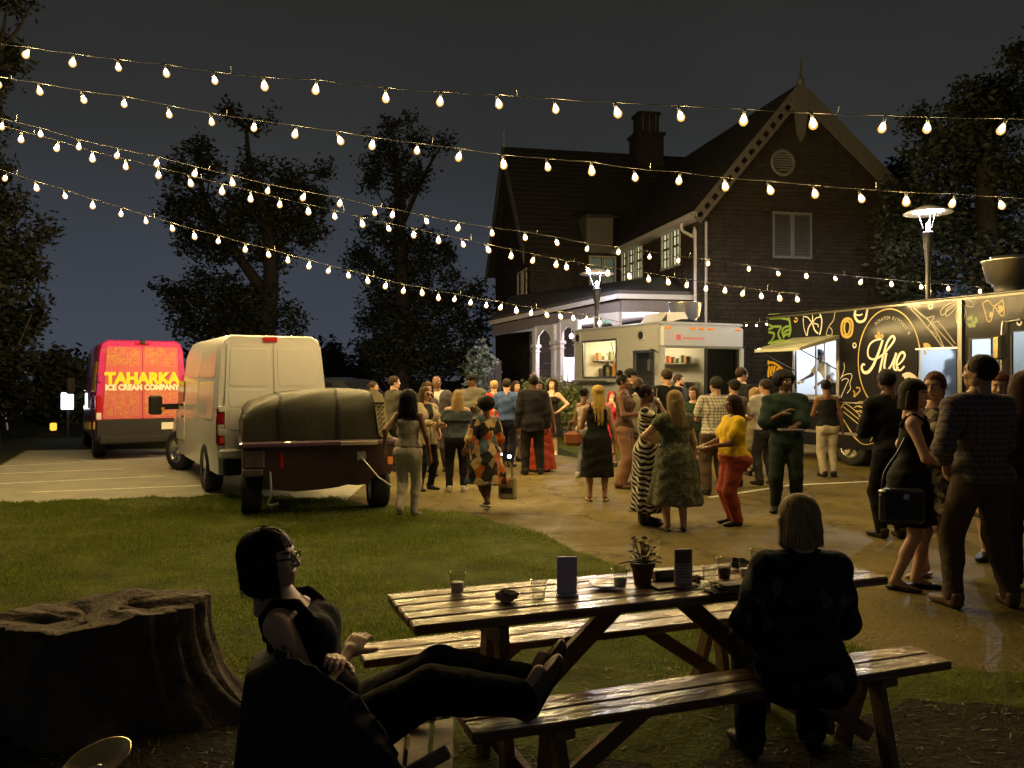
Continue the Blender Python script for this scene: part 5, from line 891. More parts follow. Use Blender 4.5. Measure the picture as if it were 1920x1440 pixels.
# ------------------------------------------------------------------ picnic table, benches, chair, stump, small things
TD = Vector((.94, .341, 0)).normalized(); TN = Vector((-TD.y, TD.x, 0)); TA = math.atan2(TD.y, TD.x)
wood_m = []
for i, c in enumerate(((.17, .080, .028), (.14, .062, .022), (.20, .098, .034))):
    m = mat(f'varnished_wood_{"abc"[i]}', c, .55, spec=.3, coat=.9); nt, b = nodes_of(m)
    co = coordn(nt, (1.2, 14, 14)); n = nt.nodes.new('ShaderNodeTexNoise'); n.inputs['Scale'].default_value = 2.2; n.inputs['Detail'].default_value = 8; n.inputs['Distortion'].default_value = .6; nt.links.new(co, n.inputs['Vector'])
    nt.links.new(ramp(nt, n.outputs[0], [(.3, tuple(q*.55 for q in c)), (.62, tuple(q*1.15 for q in c))], 'LINEAR'), b.inputs['Base Color'])
    n2 = nt.nodes.new('ShaderNodeTexNoise'); n2.inputs['Scale'].default_value = 9; n2.inputs['Detail'].default_value = 7; nt.links.new(coordn(nt, (1, 2.0, 1)), n2.inputs['Vector'])
    r = nt.nodes.new('ShaderNodeMapRange'); r.inputs[1].default_value = .36; r.inputs[2].default_value = .62; r.inputs[3].default_value = .09; r.inputs[4].default_value = .26; nt.links.new(n2.outputs[0], r.inputs[0]); nt.links.new(r.outputs[0], b.inputs['Coat Roughness']); n3 = nt.nodes.new('ShaderNodeTexNoise'); n3.inputs['Scale'].default_value = 7; n3.inputs['Detail'].default_value = 6; nt.links.new(coordn(nt, (.8, 1.6, 1)), n3.inputs['Vector']); r3 = nt.nodes.new('ShaderNodeMapRange'); r3.inputs[1].default_value = .43; r3.inputs[2].default_value = .56; r3.inputs[3].default_value = .25; r3.inputs[4].default_value = 1; nt.links.new(n3.outputs[0], r3.inputs[0]); nt.links.new(r3.outputs[0], b.inputs['Coat Weight'])
    u = nt.nodes.new('ShaderNodeBump'); u.inputs['Strength'].default_value = .55; u.inputs['Distance'].default_value = .018; mxx = nt.nodes.new('ShaderNodeMath'); mxx.operation = 'ADD'; nt.links.new(n.outputs[0], mxx.inputs[0]); nt.links.new(n2.outputs[0], mxx.inputs[1]); nt.links.new(mxx.outputs[0], u.inputs['Height']); nt.links.new(u.outputs[0], b.inputs['Normal']); nt.links.new(u.outputs[0], b.inputs['Coat Normal'])
    b.inputs['Coat IOR'].default_value = 1.8; wood_m.append(m)
raw = mat('leg_wood', (.17, .10, .05), .6, var=.3, scale=9, bump=.3, bscale=30)
TC = Vector((.64, 3.87, 0)); TL, TWD = 2.36, .52
T = thing('picnic_table', 'varnished brown picnic table with five top planks, set with cups and menu cards', 'picnic table', TC, TA)
pw = TWD/5; pm = None
for i in range(5):
    y = -TWD/2+pw*(i+.5)
    q = MB().rbox((-TL/2, -pw/2+.003, -.04), (TL/2, pw/2-.003, 0), .006).build('plank', wood_m[i % 3], T, bevel=0); q.location = (random.uniform(-.006, .006), y, .75+random.uniform(-.002, .002)); q.rotation_euler = (random.uniform(-.006, .006), 0, 0)
for x_ in (-TL/2+.42, TL/2-.42):
    for s in (-1, 1):
        MB().beam((x_, s*.07, .71), (x_+.0, s*.17, 0), .09, .045, up=(1, 0, 0), r=.005).build('leg', raw, T)
    MB().rbox((x_-.06, -.24, .61), (x_-.024, .24, .70), .004).build('cross_rail', raw, T); MB().rbox((x_+.024, -.30, .05), (x_+.06, .30, .14), .004).build('foot_rail', raw, T)
    MB().beam((x_+(.05 if x_ < 0 else -.05), 0, .20), (x_+(.62 if x_ < 0 else -.62), 0, .70), .085, .04, up=(0, 1, 0), r=.004).build('brace', raw, T)
def bench(c, label, L=2.28):
    root = thing('bench', label, 'bench', c, TA, 'plank benches along the picnic table')
    for i in range(2):
        q = MB().rbox((-L/2, -.062, -.038), (L/2, .062, 0), .006).build('plank', wood_m[(i+1) % 3], root); q.location = (random.uniform(-.008, .008), -.066+.132*i, .43)
    for x_ in (-L/2+.36, L/2-.36):
        MB().rbox((x_-.045, -.125, .355), (x_+.045, .125, .391), .004).build('cross_rail', raw, root)
        for s in (-1, 1): MB().beam((x_, s*.04, .36), (x_+(.02 if x_ < 0 else -.02), s*.15, 0), .075, .04, up=(1, 0, 0), r=.004).build('leg', raw, root)
        MB().beam((x_, 0, .10), (x_+(.42 if x_ < 0 else -.42), 0, .38), .07, .036, up=(0, 1, 0), r=.004).build('brace', raw, root)
    return root
bench(Vector((.89, 3.49, 0)), 'varnished plank bench on the near side of the table, used as seat and footrest')
bench(Vector((.37, 4.28, 0)), 'empty varnished plank bench on the far side of the picnic table', 2.3)
# --- table top things
def TP(px, py): return G(px, py, .752)
clear = glass('clear_plastic', (.90, .90, .87), .06)
def cup(px, py, label, r=.037, h=.085, liquid=None, m=clear, k=1.0):
    p = TP(px, py); root = thing('plastic_cup', label, 'cup', p, random.random()*6, 'cups standing on the picnic table', k)
    MB().lathe([(0, .002), (r*.72, .002), (r*.8, .03), (r, h), (r*1.06, h+.002), (r*.97, h), (r*.77, .03), (r*.70, .006), (0, .006)], 18).build('body', m, root)
    if liquid: MB().lathe([(0, .008), (r*.72, .008), (r*.84, h*.55), (0, h*.55)], 16).build('drink', liquid, root)
    return root
ice = mat('pale_drink', (.7, .68, .58), .25, spec=.4)
cup(857, 1113, 'clear plastic cup of pale ice water alone near the left end of the table', liquid=ice, h=.092)
cup(1010, 1124, 'empty clear plastic cup left of the first menu card', r=.036)
cup(1163, 1102, 'whitish plastic cup left of the flower pot', liquid=mat('milky_drink', (.72, .70, .62), .3), h=.088)
cup(1330, 1098, 'clear plastic cup behind the folded napkins', r=.034, h=.09)
cup(1358, 1086, 'clear cup half full of dark red drink on the table', liquid=mat('dark_drink', (.03, .008, .006), .1), r=.038, h=.10)
cup(1421, 1076, 'tall clear cup beside the shoulder of the seated woman at the table', r=.036, h=.12, k=1.0)
cup(1398, 1082, 'low clear cup just left of the tall clear cup', r=.034, h=.075, liquid=ice)
card = mat('menu_card_pale', (.50, .45, .58), .5)
def menu(px, py, w_, h_, label, rz, print_=False):
    p = TP(px, py); root = thing('menu_card', label, 'menu card', p, rz, 'menu cards standing on the table')
    MB().rbox((-w_/2-.004, -.035, 0), (w_/2+.004, .035, .008), .002).build('base', mat('menu_base', (.45, .42, .40), .4), root); MB().rbox((-w_/2, -.006, .008), (w_/2, .006, h_), .002).build('card', card if not print_ else mat('menu_card_grey', (.42, .36, .34), .5), root)
    if print_:
        q = MB(); q.box((-w_/2+.006, -.0075, h_*.62), (w_/2-.006, -.0065, h_-.008)); 
        for i in range(5): q.box((-w_/2+.012, -.0075, h_*.56-i*.014), (w_/2-.012-random.uniform(0, .02), -.0065, h_*.56-i*.014+.005))
        q.build('print', mat('menu_print', (.14, .09, .08), .5), root)
    return root
menu(1063, 1116, .090, .172, 'blank pale lavender menu card standing left of the cups and flower pot', TA-.25); menu(1281, 1100, .085, .175, 'printed menu card standing right of the flower pot', TA-.2, True)
def crumple(px, py, label, name, r, m, sx=1.3, sy=.8, sz=.5, seed=1, cat='napkin', n=9):
    p = TP(px, py); rg = np.random.default_rng(seed); v = []; f = []
    for i in range(n+1):
        for j in range(2*n):
            t = PI*i/n; a = PI*j/n; q = r*(1+.35*math.sin(3*a+seed)*math.sin(4*t+seed)+rg.uniform(-.22, .22)); v.append((q*math.sin(t)*math.cos(a)*sx, q*math.sin(t)*math.sin(a)*sy, max(0, r*sz+q*math.cos(t)*sz)))
    for i in range(n):
        for j in range(2*n): f.append((i*2*n+j, i*2*n+(j+1) % (2*n), (i+1)*2*n+(j+1) % (2*n), (i+1)*2*n+j))
    o = MB().add(v, f, 0, False).build(name, m); o.location = p; tag(o, label, cat); return o
nap = mat('napkin_brown', (.26, .19, .13), .8, var=.1); napw = mat('napkin_white', (.5, .47, .42), .85, var=.1)
crumple(950, 1128, 'crumpled brown napkin lying on the table near its left end', 'crumpled_napkin', .030, nap, 1.5, 1, .8, 3)
crumple(1118, 1140, 'small white scrap of paper on the table edge below the cups', 'paper_scrap', .008, napw, 1.5, 1, .4, 4)
def folded(px, py, label, w_, d_, layers, m, rz, name='folded_napkin', cat='napkin', t=.006):
    p = TP(px, py); root = thing(name, label, cat, p, rz)
    for i in range(layers):
        nn = 8; v = []; 
        for a in range(nn+1):
            for b_ in range(nn+1):
                x_, y_ = (a/nn-.5)*w_*(1-.06*i), (b_/nn-.5)*d_*(1-.1*i); v.append((x_+.01*i, y_, t*i+.003+.004*math.sin(7*x_/w_+i)*math.cos(5*y_/d_+2*i)+(.02 if a == 0 or a == nn else 0)*random.random()*.6))
        f = [(a*(nn+1)+b_, (a+1)*(nn+1)+b_, (a+1)*(nn+1)+b_+1, a*(nn+1)+b_+1) for a in range(nn) for b_ in range(nn)]
        q = MB().add(v, f, 0, True).build('layer', m, root); s = q.modifiers.new('s', 'SOLIDIFY'); s.thickness = .003
    return root
folded(1372, 1106, 'stack of folded grey cloth napkins at the table edge beside the seated woman', .26, .10, 4, mat('cloth_grey', (.30, .28, .23), .9, var=.15), TA, t=.009)
folded(1375, 1092, 'flat brown paper sheet under the dark cup', .22, .12, 1, nap, TA+.2, 'paper_sheet', 'paper')
p = TP(1135, 1100); o = thing('dish', 'shallow grey dish lying left of the milky cup', 'dish', p); MB().lathe([(0, .004), (.05, .004), (.075, .016), (.077, .018), (.05, .008), (0, .008)], 22).build('plate', mat('dish_grey', (.25, .23, .22), .3, coat=.3), o); MB().rbox((-.02, -.006, .012), (.10, .006, .018), .003).build('knife', chrome, o)
p = TP(1252, 1088); o = thing('dark_box', 'small black tablet box behind the printed menu card', 'box', p, TA-.1); MB().rbox((-.075, -.03, 0), (.075, .03, .055), .006).build('body', mat('box_black', (.015, .015, .016), .35), o); MB().rbox((-.078, -.033, .040), (.078, .033, .056), .005).build('lid', mat('box_black2', (.03, .03, .03), .35), o)
p = TP(1262, 1100); o = thing('serving_tray', 'worn brown tray under the printed menu card', 'tray', p, TA); MB().rbox((-.11, -.05, .0), (.11, .05, .012), .005).build('tray', mat('tray_brown', (.20, .12, .06), .4, var=.2), o)
o = crumple(1305, 1092, 'small rolled brown paper beside the printed menu card', 'paper_roll', .02, nap, 1.6, .8, .8, 8, 'paper')
o = crumple(1385, 1066, 'dark grey rumpled pouch lying behind the dark drink', 'pouch', .035, mat('pouch_grey', (.08, .075, .07), .7), 1.2, .7, .7, 9, 'pouch')
# flower pot
p = TP(1205, 1098); FP = thing('flower_pot', 'dark terracotta pot with small dark flowers standing on the table', 'potted plant', p)
MB().lathe([(0, .002), (.038, .002), (.052, .088), (.058, .088), (.060, .112), (.050, .112), (.048, .10), (0, .10)], 20).build('pot', mat('terracotta_dark', (.13, .06, .035), .7, var=.2), FP)
stm = mat('flower_stem', (.05, .07, .025), .7); ptl = mat('flower_petal', (.13, .06, .07), .6); lfm = mat('pot_leaf', (.05, .075, .025), .6)
fm_ = lf_ = None
for i in range(26):
    a = random.random()*2*PI; r_ = random.uniform(.01, .085); h_ = random.uniform(.15, .235)-r_*.35; e_ = (r_*math.cos(a), r_*math.sin(a), h_); s = MB().tube(catmull([(e_[0]*.2, e_[1]*.2, .10), (e_[0]*.6, e_[1]*.6, .10+(h_-.1)*.6), e_], 3), .0016, 4).build('stem', stm, FP)
    if fm_ is None:
        q = MB()
        for k in range(7):
            b_ = k*2*PI/7; q.add([(0, 0, 0), (.010*math.cos(b_-.35), .010*math.sin(b_-.35), .004), (.015*math.cos(b_), .015*math.sin(b_), .001), (.010*math.cos(b_+.35), .010*math.sin(b_+.35), .004)], [(0, 1, 2, 3)])
        q.lathe([(0, -.004), (.005, 0), (.004, .006), (0, .008)], 6); fo = q.build('flower', ptl, FP); fm_ = fo.data
    else: fo = link(fm_, 'flower', FP)
    fo.location = e_; fo.rotation_euler = (random.uniform(-.9, .9), random.uniform(-.9, .9), a); fo.scale = (random.uniform(.8, 1.4),)*3
q = MB()
for i in range(60):
    a = random.random()*2*PI; r_ = random.uniform(.02, .07); z_ = random.uniform(.10, .19); c_ = Vector((r_*math.cos(a), r_*math.sin(a), z_)); d_ = Vector((math.cos(a), math.sin(a), random.uniform(-.3, .8))).normalized()*random.uniform(.02, .04); s_ = Vector((-math.sin(a), math.cos(a), 0))*random.uniform(.005, .010); q.add([c_, c_+d_*.5+s_, c_+d_, c_+d_*.5-s_], [(0, 1, 2, 3)])
for d_ in ((-.11, -.01, .105), (.085, -.02, .11)): q.tube([(0, 0, .105), (d_[0]*.6, d_[1], d_[2]+.01), d_], [.004, .004, .003], 5)
q.build('leaves', lfm, FP)
# ---- wooden folding chair under the seated woman at the left
CH = thing('garden_chair', 'low slatted wooden garden chair under the woman with folded arms', 'chair', (-.60, 3.12, 0), R(4))
cw_ = mat('chair_wood_grey', (.22, .17, .12), .7, var=.3, scale=8, bump=.3, bscale=30)
for y_ in (-.25, .25):
    MB().beam((-.02 if y_ < 0 else -.30, y_*1.15, .52 if y_ < 0 else .66), (.32, y_*1.8 if y_ < 0 else y_*1.2, -.0), .05, .03, up=(0, 1, 0)).build('leg', cw_, CH); MB().beam((.36, y_*.9, .40), (-.38, y_*.9, 0), .045, .03, up=(0, 1, 0)).build('leg', cw_, CH)
sl_me = None
for i in range(5):
    q = MB().rbox((-.04, -.25, -.009), (.04, .25, .009), .004).build('slat', cw_, CH) if sl_me is None else link(sl_me, 'slat', CH); sl_me = q.data; q.location = (.34-i*.095, 0, .31-i*.018); q.rotation_euler = (0, R(-8), 0)
for i in range(3):
    q = link(sl_me, 'slat', CH); q.location = (-.15-i*.03, 0, .36+i*.10); q.rotation_euler = (0, R(74), 0)
MB().beam((.0, -.27, .30), (.38, -.27, .32), .03, .025).build('side_rail', cw_, CH)
# cloth draped over the chair back
v = []; nn = 22; pth = catmull([(-.26, .28, 0), (-.33, .0, 0), (-.30, -.30, 0), (-.14, -.40, 0), (.06, -.42, 0), (.22, -.40, 0)], 5); tops_ = np.interp(np.arange(len(pth)), [0, 5, 10, 15, 20, 25], [.70, .76, .78, .74, .64, .44]); nn = len(pth)-1
for i, q in enumerate(pth):
    for j in range(nn+1):
        s = j/nn; f_ = .035*math.sin(i*1.3+1)*(1-s)+.015*math.sin(i*2.9+4*s); out = (q-Vector((.05, 0, 0))).normalized(); z_ = .03+(tops_[i]-.03)*s; v.append(q*(1+.30*(1-s))+out*f_-(out*.10 if s > .93 else out*0)+Vector((0, 0, z_)))
dc = MB().add(v, [(i*(nn+1)+j, (i+1)*(nn+1)+j, (i+1)*(nn+1)+j+1, i*(nn+1)+j+1) for i in range(nn) for j in range(nn)], 0, True).build('draped_coat', mat('coat_black', (.012, .012, .014), .9, sheen=.1)); s = dc.modifiers.new('s', 'SOLIDIFY'); s.thickness = .012
dc.location = (-.60, 3.12, 0); dc.rotation_euler = (0, 0, R(4)); tag(dc, 'black coat draped over the back of the garden chair', 'coat')
# ---- paper bag under the chair
p = G(745, 1452); PB = thing('paper_bag', 'crumpled open brown paper bag standing beside the garden chair', 'paper bag', (-.36, 2.84, 0), R(-14)); v = []; ns = 16; lv = [0, .04, .15, .26, .33]
for k, z_ in enumerate(lv):
    for j in range(ns):
        a = 2*PI*(j+.5)/ns; cx_ = .125*max(-1, min(1, 1.35*math.cos(a))); cy_ = .085*max(-1, min(1, 1.35*math.sin(a))); jt = .010*k/2*random.uniform(-1, 1); v.append((cx_*(1+.03*k)+jt, cy_*(1-.05*k)+jt, z_+(.02*math.sin(2.5*a+1)+random.uniform(-.012, .012) if k == 4 else 0)))
f = [(k*ns+j, k*ns+(j+1) % ns, (k+1)*ns+(j+1) % ns, (k+1)*ns+j) for k in range(4) for j in range(ns)]+[tuple(range(ns-1, -1, -1))]
bo = MB().add(v, f).build('bag', mat('kraft_paper', (.30, .235, .165), .8, var=.12, scale=9, bump=.4, bscale=22), PB); s = bo.modifiers.new('s', 'SOLIDIFY'); s.thickness = .003
MB().box((-.09, -.05, .16), (.08, .05, .165)).build('contents', mat('dark_contents', (.04, .03, .02), .8), PB)
# ---- tree stump
ST = thing('tree_stump', 'old weathered tree stump with spreading roots at the bottom left', 'tree stump', (-2.12, 4.25, 0)); v = []; na, nz_ = 120, 16; tops = []
for k in range(nz_+1):
    t = k/nz_
    for j in range(na):
        a = 2*PI*j/na; root_ = max(0, math.cos(a*2.5+.6))**2*.6+max(0, math.cos(a*3.5-1.2))**3*.5+(1.0 if abs(((a+PI) % (2*PI))-PI+.25) < .22 else 0)*.9*max(0, 1-abs(((a+PI) % (2*PI))-PI+.25)/.22)
        top = .53+.05*math.cos(a-.2)+.012*math.sin(5*a)+.006*math.sin(13*a+1); z_ = top*t
        r_ = .535+.02*math.sin(3*a)+(.5*root_)*(1-t)**3.2+.05*(1-t)**2+.012*math.sin(23*a+2*t)+.009*math.sin(41*a+5*t)+.006*math.sin(67*a-8*t)
        v.append((r_*math.cos(a), r_*math.sin(a)*.6, z_-.02*(1-t)))
f = [(k*na+j, k*na+(j+1) % na, (k+1)*na+(j+1) % na, (k+1)*na+j) for k in range(nz_) for j in range(na)]
stm_ = mat('stump_bark', (.085, .065, .048), .9, var=.5, scale=6, bump=.9, bscale=22); MB().add(v, f, 0, True).build('bark', stm_, ST)
v2 = [Vector(p_) for p_ in v[-na:]]; rings = [v2]
for q in (.94, .8, .55, .3): rings.append([Vector((p_.x*q+.01*math.sin(9*i*.1), p_.y*q, p_.z+(.004 if q > .9 else -.02*(1-q)+.010*math.sin(i*.5+q*9)))) for i, p_ in enumerate(v2)])
vv = [p_ for r_ in rings for p_ in r_]; f = [(k*na+j, k*na+(j+1) % na, (k+1)*na+(j+1) % na, (k+1)*na+j) for k in range(4) for j in range(na)]+[tuple(range(4*na, 5*na))]; MB().add(vv, f, 0, True).build('cut_top', mat('stump_top', (.10, .07, .045), .85, var=.45, scale=9, bump=.8, bscale=35), ST)
# ---- brass dish on a post, bottom left
p = P(182, 1418, 2.55); BD = thing('brass_dish', 'shiny dented brass dish on a thin post at the bottom left corner', 'brass dish', (p.x, p.y, 0)); M = Matrix.Translation((0, 0, p.z-.02)) @ Matrix.Rotation(R(-12), 4, 'Y') @ Matrix.Rotation(R(14), 4, 'X')
MB().lathe([(0, -.022), (.03, -.020), (.065, -.012), (.092, .000), (.100, .010), (.104, .012), (.103, .006), (.094, -.006), (.066, -.018), (.03, -.027), (0, -.029)], 32, M=M).build('dish', mat('brass', (.75, .55, .24), .27, metal=1., bump=.12, bscale=14), BD)
MB().tube([(0, 0, 0), (0, 0, p.z-.07)], .010, 8).build('post', blk, BD); MB().lathe([(.014, -.05), (.014, -.02), (.008, -.01), (0, -.008)], 10, M=M).build('wick_holder', chrome, BD)
# ------------------------------------------------------------------ people: smooth implicit bodies turned into one continuous mesh each
class Field:
    def __init__(s, lo, hi, h):
        s.lo = np.array(lo, np.float32); s.h = h; s.n = np.ceil((np.array(hi)-s.lo)/h).astype(int)+1
        s.ax = [s.lo[i]+h*np.arange(s.n[i], dtype=np.float32) for i in range(3)]; s.D = np.full(s.n, .5, np.float32)
    def reg(s, lo, hi):
        a = np.maximum(np.floor((np.array(lo)-s.lo)/s.h).astype(int), 0); b = np.minimum(np.ceil((np.array(hi)-s.lo)/s.h).astype(int)+1, s.n)
        if (b <= a).any(): return None
        sl = tuple(slice(a[i], b[i]) for i in range(3)); return sl, s.ax[0][sl[0]][:, None, None], s.ax[1][sl[1]][None, :, None], s.ax[2][sl[2]][None, None, :]
    def put(s, lo, hi, fn, k):
        r = s.reg(np.array(lo)-k-3*s.h, np.array(hi)+k+3*s.h)
        if r is None: return
        sl, x, y, z = r; d = fn(x, y, z); a = s.D[sl]
        if k > 0: q = np.maximum(k-np.abs(a-d), 0)/k; s.D[sl] = np.minimum(a, d)-q*q*k*.25
        else: s.D[sl] = np.minimum(a, d)
    def cap(s, a, b, ra, rb=None, k=.03):
        rb = ra if rb is None else rb; a, b = np.array(a, float), np.array(b, float); ba = b-a; L = max(ba@ba, 1e-9); m = max(ra, rb)
        def fn(x, y, z):
            t = np.clip(((x-a[0])*ba[0]+(y-a[1])*ba[1]+(z-a[2])*ba[2])/L, 0, 1)
            return np.sqrt((x-a[0]-t*ba[0])**2+(y-a[1]-t*ba[1])**2+(z-a[2]-t*ba[2])**2)-(ra+(rb-ra)*t)
        s.put(np.minimum(a, b)-m, np.maximum(a, b)+m, fn, k)
    def ell(s, c, r, k=.02, sub=False, M=None):
        c, r = np.array(c, float), np.array(r, float); Rm = np.eye(3) if M is None else np.array(M)
        def fn(x, y, z):
            p = [(x-c[0])*Rm[0, i]+(y-c[1])*Rm[1, i]+(z-c[2])*Rm[2, i] for i in range(3)]
            k0 = np.sqrt(sum((p[i]/r[i])**2 for i in range(3))); k1 = np.sqrt(sum((p[i]/r[i]**2)**2 for i in range(3)))+1e-6; return k0*(k0-1)/k1
        m = r.max()
        if sub:
            q = s.reg(c-m-3*s.h-k, c+m+3*s.h+k)
            if q is not None: sl, x, y, z = q; d = -fn(x, y, z); a = s.D[sl]; u = np.maximum(k-np.abs(a-d), 0)/k; s.D[sl] = np.maximum(a, d)+u*u*k*.25
        else: s.put(c-m, c+m, fn, k)
    def loft(s, keys, inv, inflate=0., k=.03, fold=None, bounds=None):
        "keys: (z, rx, ry, cx, cy) in a local frame; inv: 4x4 world->local; fold: (count, amp at bottom, seed)"
        K = np.array(keys, float); I = np.array(inv); z0, z1 = K[0, 0], K[-1, 0]; m = K[:, 1:3].max()+inflate
        Mw = np.linalg.inv(I); cs = np.array([(sx*m, sy*m, zz, 1) for sx in (-1, 1) for sy in (-1, 1) for zz in (z0-.02, z1+.02)]) @ Mw.T; lo, hi = cs[:, :3].min(0), cs[:, :3].max(0)
        def fn(x, y, z):
            X = I[0, 0]*x+I[0, 1]*y+I[0, 2]*z+I[0, 3]; Y = I[1, 0]*x+I[1, 1]*y+I[1, 2]*z+I[1, 3]; Z = I[2, 0]*x+I[2, 1]*y+I[2, 2]*z+I[2, 3]
            f = lambda i: np.interp(Z, K[:, 0], K[:, i]); rx, ry = f(1)+inflate, f(2)+inflate; dx, dy = X-f(3), Y-f(4)
            if fold: a = np.arctan2(dy/ry, dx/rx); t = np.clip((z1-Z)/(z1-z0), 0, 1); q = 1+fold[1]*t*np.sin(fold[0]*a+fold[2]+1.5*np.sin(2*a+fold[2]))/rx.mean(); rx = rx*q; ry = ry*q
            d = (np.sqrt((dx/rx)**2+(dy/ry)**2)-1)*np.minimum(rx, ry); return np.maximum(d, np.maximum(z0-inflate*.5-Z, Z-z1-inflate*.5)).astype(np.float32)
        s.put(lo, hi, fn, k)
    def cutplane(s, n, d):
        "keep points with n.p < d"
        x, y, z = s.ax[0][:, None, None], s.ax[1][None, :, None], s.ax[2][None, None, :]; s.D = np.maximum(s.D, (n[0]*x+n[1]*y+n[2]*z-d).astype(np.float32))
    def wrinkle(s, amp, seed=0.):
        x, y, z = s.ax[0][:, None, None], s.ax[1][None, :, None], s.ax[2][None, None, :]
        s.D = s.D+(amp*(np.sin(19*x+11*z+3*np.sin(8*z+seed)+seed)*np.sin(23*z-9*x+4*y+seed*2)+.6*np.sin(37*z+13*x+2*np.sin(15*y+seed)))).astype(np.float32)
    def mesh(s):
        D = s.D.copy(); D[0], D[-1] = .1, .1; D[:, 0], D[:, -1] = .1, .1; D[:, :, 0], D[:, :, -1] = .1, .1
        n = s.n; S = D < 0; c = [(i, j, k) for i in (0, 1) for j in (0, 1) for k in (0, 1)]
        sh = lambda A, o: A[o[0]:n[0]-1+o[0], o[1]:n[1]-1+o[1], o[2]:n[2]-1+o[2]]
        tot = np.zeros(n-1, np.int8)
        for o in c: tot += sh(S, o)
        act = (tot > 0) & (tot < 8); idx = np.argwhere(act); N = len(idx)
        if N == 0: return np.zeros((0, 3)), np.zeros((0, 4), int)
        vid = np.full(n-1, -1, np.int64); vid[act] = np.arange(N); val = np.stack([D[idx[:, 0]+o[0], idx[:, 1]+o[1], idx[:, 2]+o[2]] for o in c], 1)
        P_ = np.zeros((N, 3)); cnt = np.zeros(N); C_ = np.array(c, float)
        for a in range(8):
            for b in range(a+1, 8):
                if abs(C_[a]-C_[b]).sum() == 1:
                    m = (val[:, a] < 0) != (val[:, b] < 0); va, vb = val[m, a], val[m, b]; t = va/(va-vb); P_[m] += C_[a]+(C_[b]-C_[a])*t[:, None]; cnt[m] += 1
        V = s.lo+(idx+P_/cnt[:, None])*s.h; fs = []
        for ax in range(3):
            u, w_ = (ax+1) % 3, (ax+2) % 3; o = [0, 0, 0]; o[ax] = 1
            A = S[tuple(slice(0, n[i]-o[i]) for i in range(3))]; B_ = S[tuple(slice(o[i], n[i]) for i in range(3))]; e_ = np.argwhere(A != B_); e_ = e_[(e_[:, u] > 0) & (e_[:, w_] > 0) & (e_[:, u] < n[u]-1) & (e_[:, w_] < n[w_]-1)]
            ins = A[e_[:, 0], e_[:, 1], e_[:, 2]]; q = []
            for du, dw in ((-1, -1), (0, -1), (0, 0), (-1, 0)): p = e_.copy(); p[:, u] += du; p[:, w_] += dw; q.append(vid[p[:, 0], p[:, 1], p[:, 2]])
            q = np.stack(q, 1); q[~ins] = q[~ins][:, ::-1]; fs.append(q)
        return V, np.concatenate(fs)
def relax(V, Fq, it=1, lam=.5):
    for _ in range(it):
        acc = np.zeros_like(V); c = np.zeros(len(V))
        for i in range(4):
            for j in (i-1, (i+1) % 4): np.add.at(acc, Fq[:, i], V[Fq[:, j]]); np.add.at(c, Fq[:, i], 1)
        V = V*(1-lam)+lam*acc/np.maximum(c, 1)[:, None]
    return V
# templates ------------------------------------------------------------------------------------------------
def make_head(h):
    f = Field((-.11, -.15, -.10), (.11, .13, .25), h)
    f.ell((0, .012, .138), (.076, .097, .090), 0); f.ell((0, -.030, .078), (.056, .058, .068), .03); f.ell((0, -.060, .034), (.030, .030, .026), .025); f.cap((-.040, -.005, .045), (.040, -.005, .045), .026, k=.03)
    f.cap((0, .018, .06), (0, .026, -.08), .052, .056, .02); f.ell((.034, -.066, .088), (.022, .02, .02), .02); f.ell((-.034, -.066, .088), (.022, .02, .02), .02)
    f.cap((-.032, -.074, .138), (.032, -.074, .138), .014, k=.02)
    for s_ in (-1, 1): f.ell((s_*.031, -.094, .118), (.017, .014, .011), .012, True)
    f.cap((0, -.088, .125), (0, -.106, .088), .008, .0115, .010); f.ell((.011, -.098, .083), (.008, .009, .007), .006); f.ell((-.011, -.098, .083), (.008, .009, .007), .006)
    f.cap((-.018, -.086, .060), (.018, -.086, .060), .0065, k=.008); f.cap((-.014, -.085, .050), (.014, -.085, .050), .007, k=.008); f.ell((0, -.097, .055), (.020, .008, .0018), .003, True)
    for s_ in (-1, 1): f.ell((s_*.077, .012, .105), (.010, .019, .030), .006); f.ell((s_*.088, .008, .105), (.006, .009, .016), .004, True)
    V, Q = f.mesh(); V = relax(V, Q, 1, .4); c = V[Q].mean(1); mi = np.zeros(len(Q), int)
    mi[(abs(c[:, 0]) < .021) & (c[:, 2] > .044) & (c[:, 2] < .066) & (c[:, 1] < -.080)] = 4; mi[(abs(abs(c[:, 0])-.032) < .020) & (c[:, 2] > .136) & (c[:, 2] < .146) & (c[:, 1] < -.065)] = 3
    def ball(cx, cy_, cz, r, mt, seg=8):
        nonlocal V, Q, mi
        vs = []; 
        for i in range(seg//2+1):
            for j in range(seg): t, a = PI*i/(seg//2), 2*PI*j/seg; vs.append((cx+r*math.sin(t)*math.cos(a), cy_-r*math.cos(t), cz+r*math.sin(t)*math.sin(a)))
        b0 = len(V); q = [(b0+i*seg+j, b0+(i+1)*seg+j, b0+(i+1)*seg+(j+1) % seg, b0+i*seg+(j+1) % seg) for i in range(seg//2) for j in range(seg)]; V = np.concatenate([V, np.array(vs)]); Q = np.concatenate([Q, np.array(q)]); mi = np.concatenate([mi, np.full(len(q), mt)])
    for s_ in (-1, 1): ball(s_*.031, -.076, .118, .0125, 1); ball(s_*.031, -.0845, .118, .0052, 2)
    return V, Q, mi
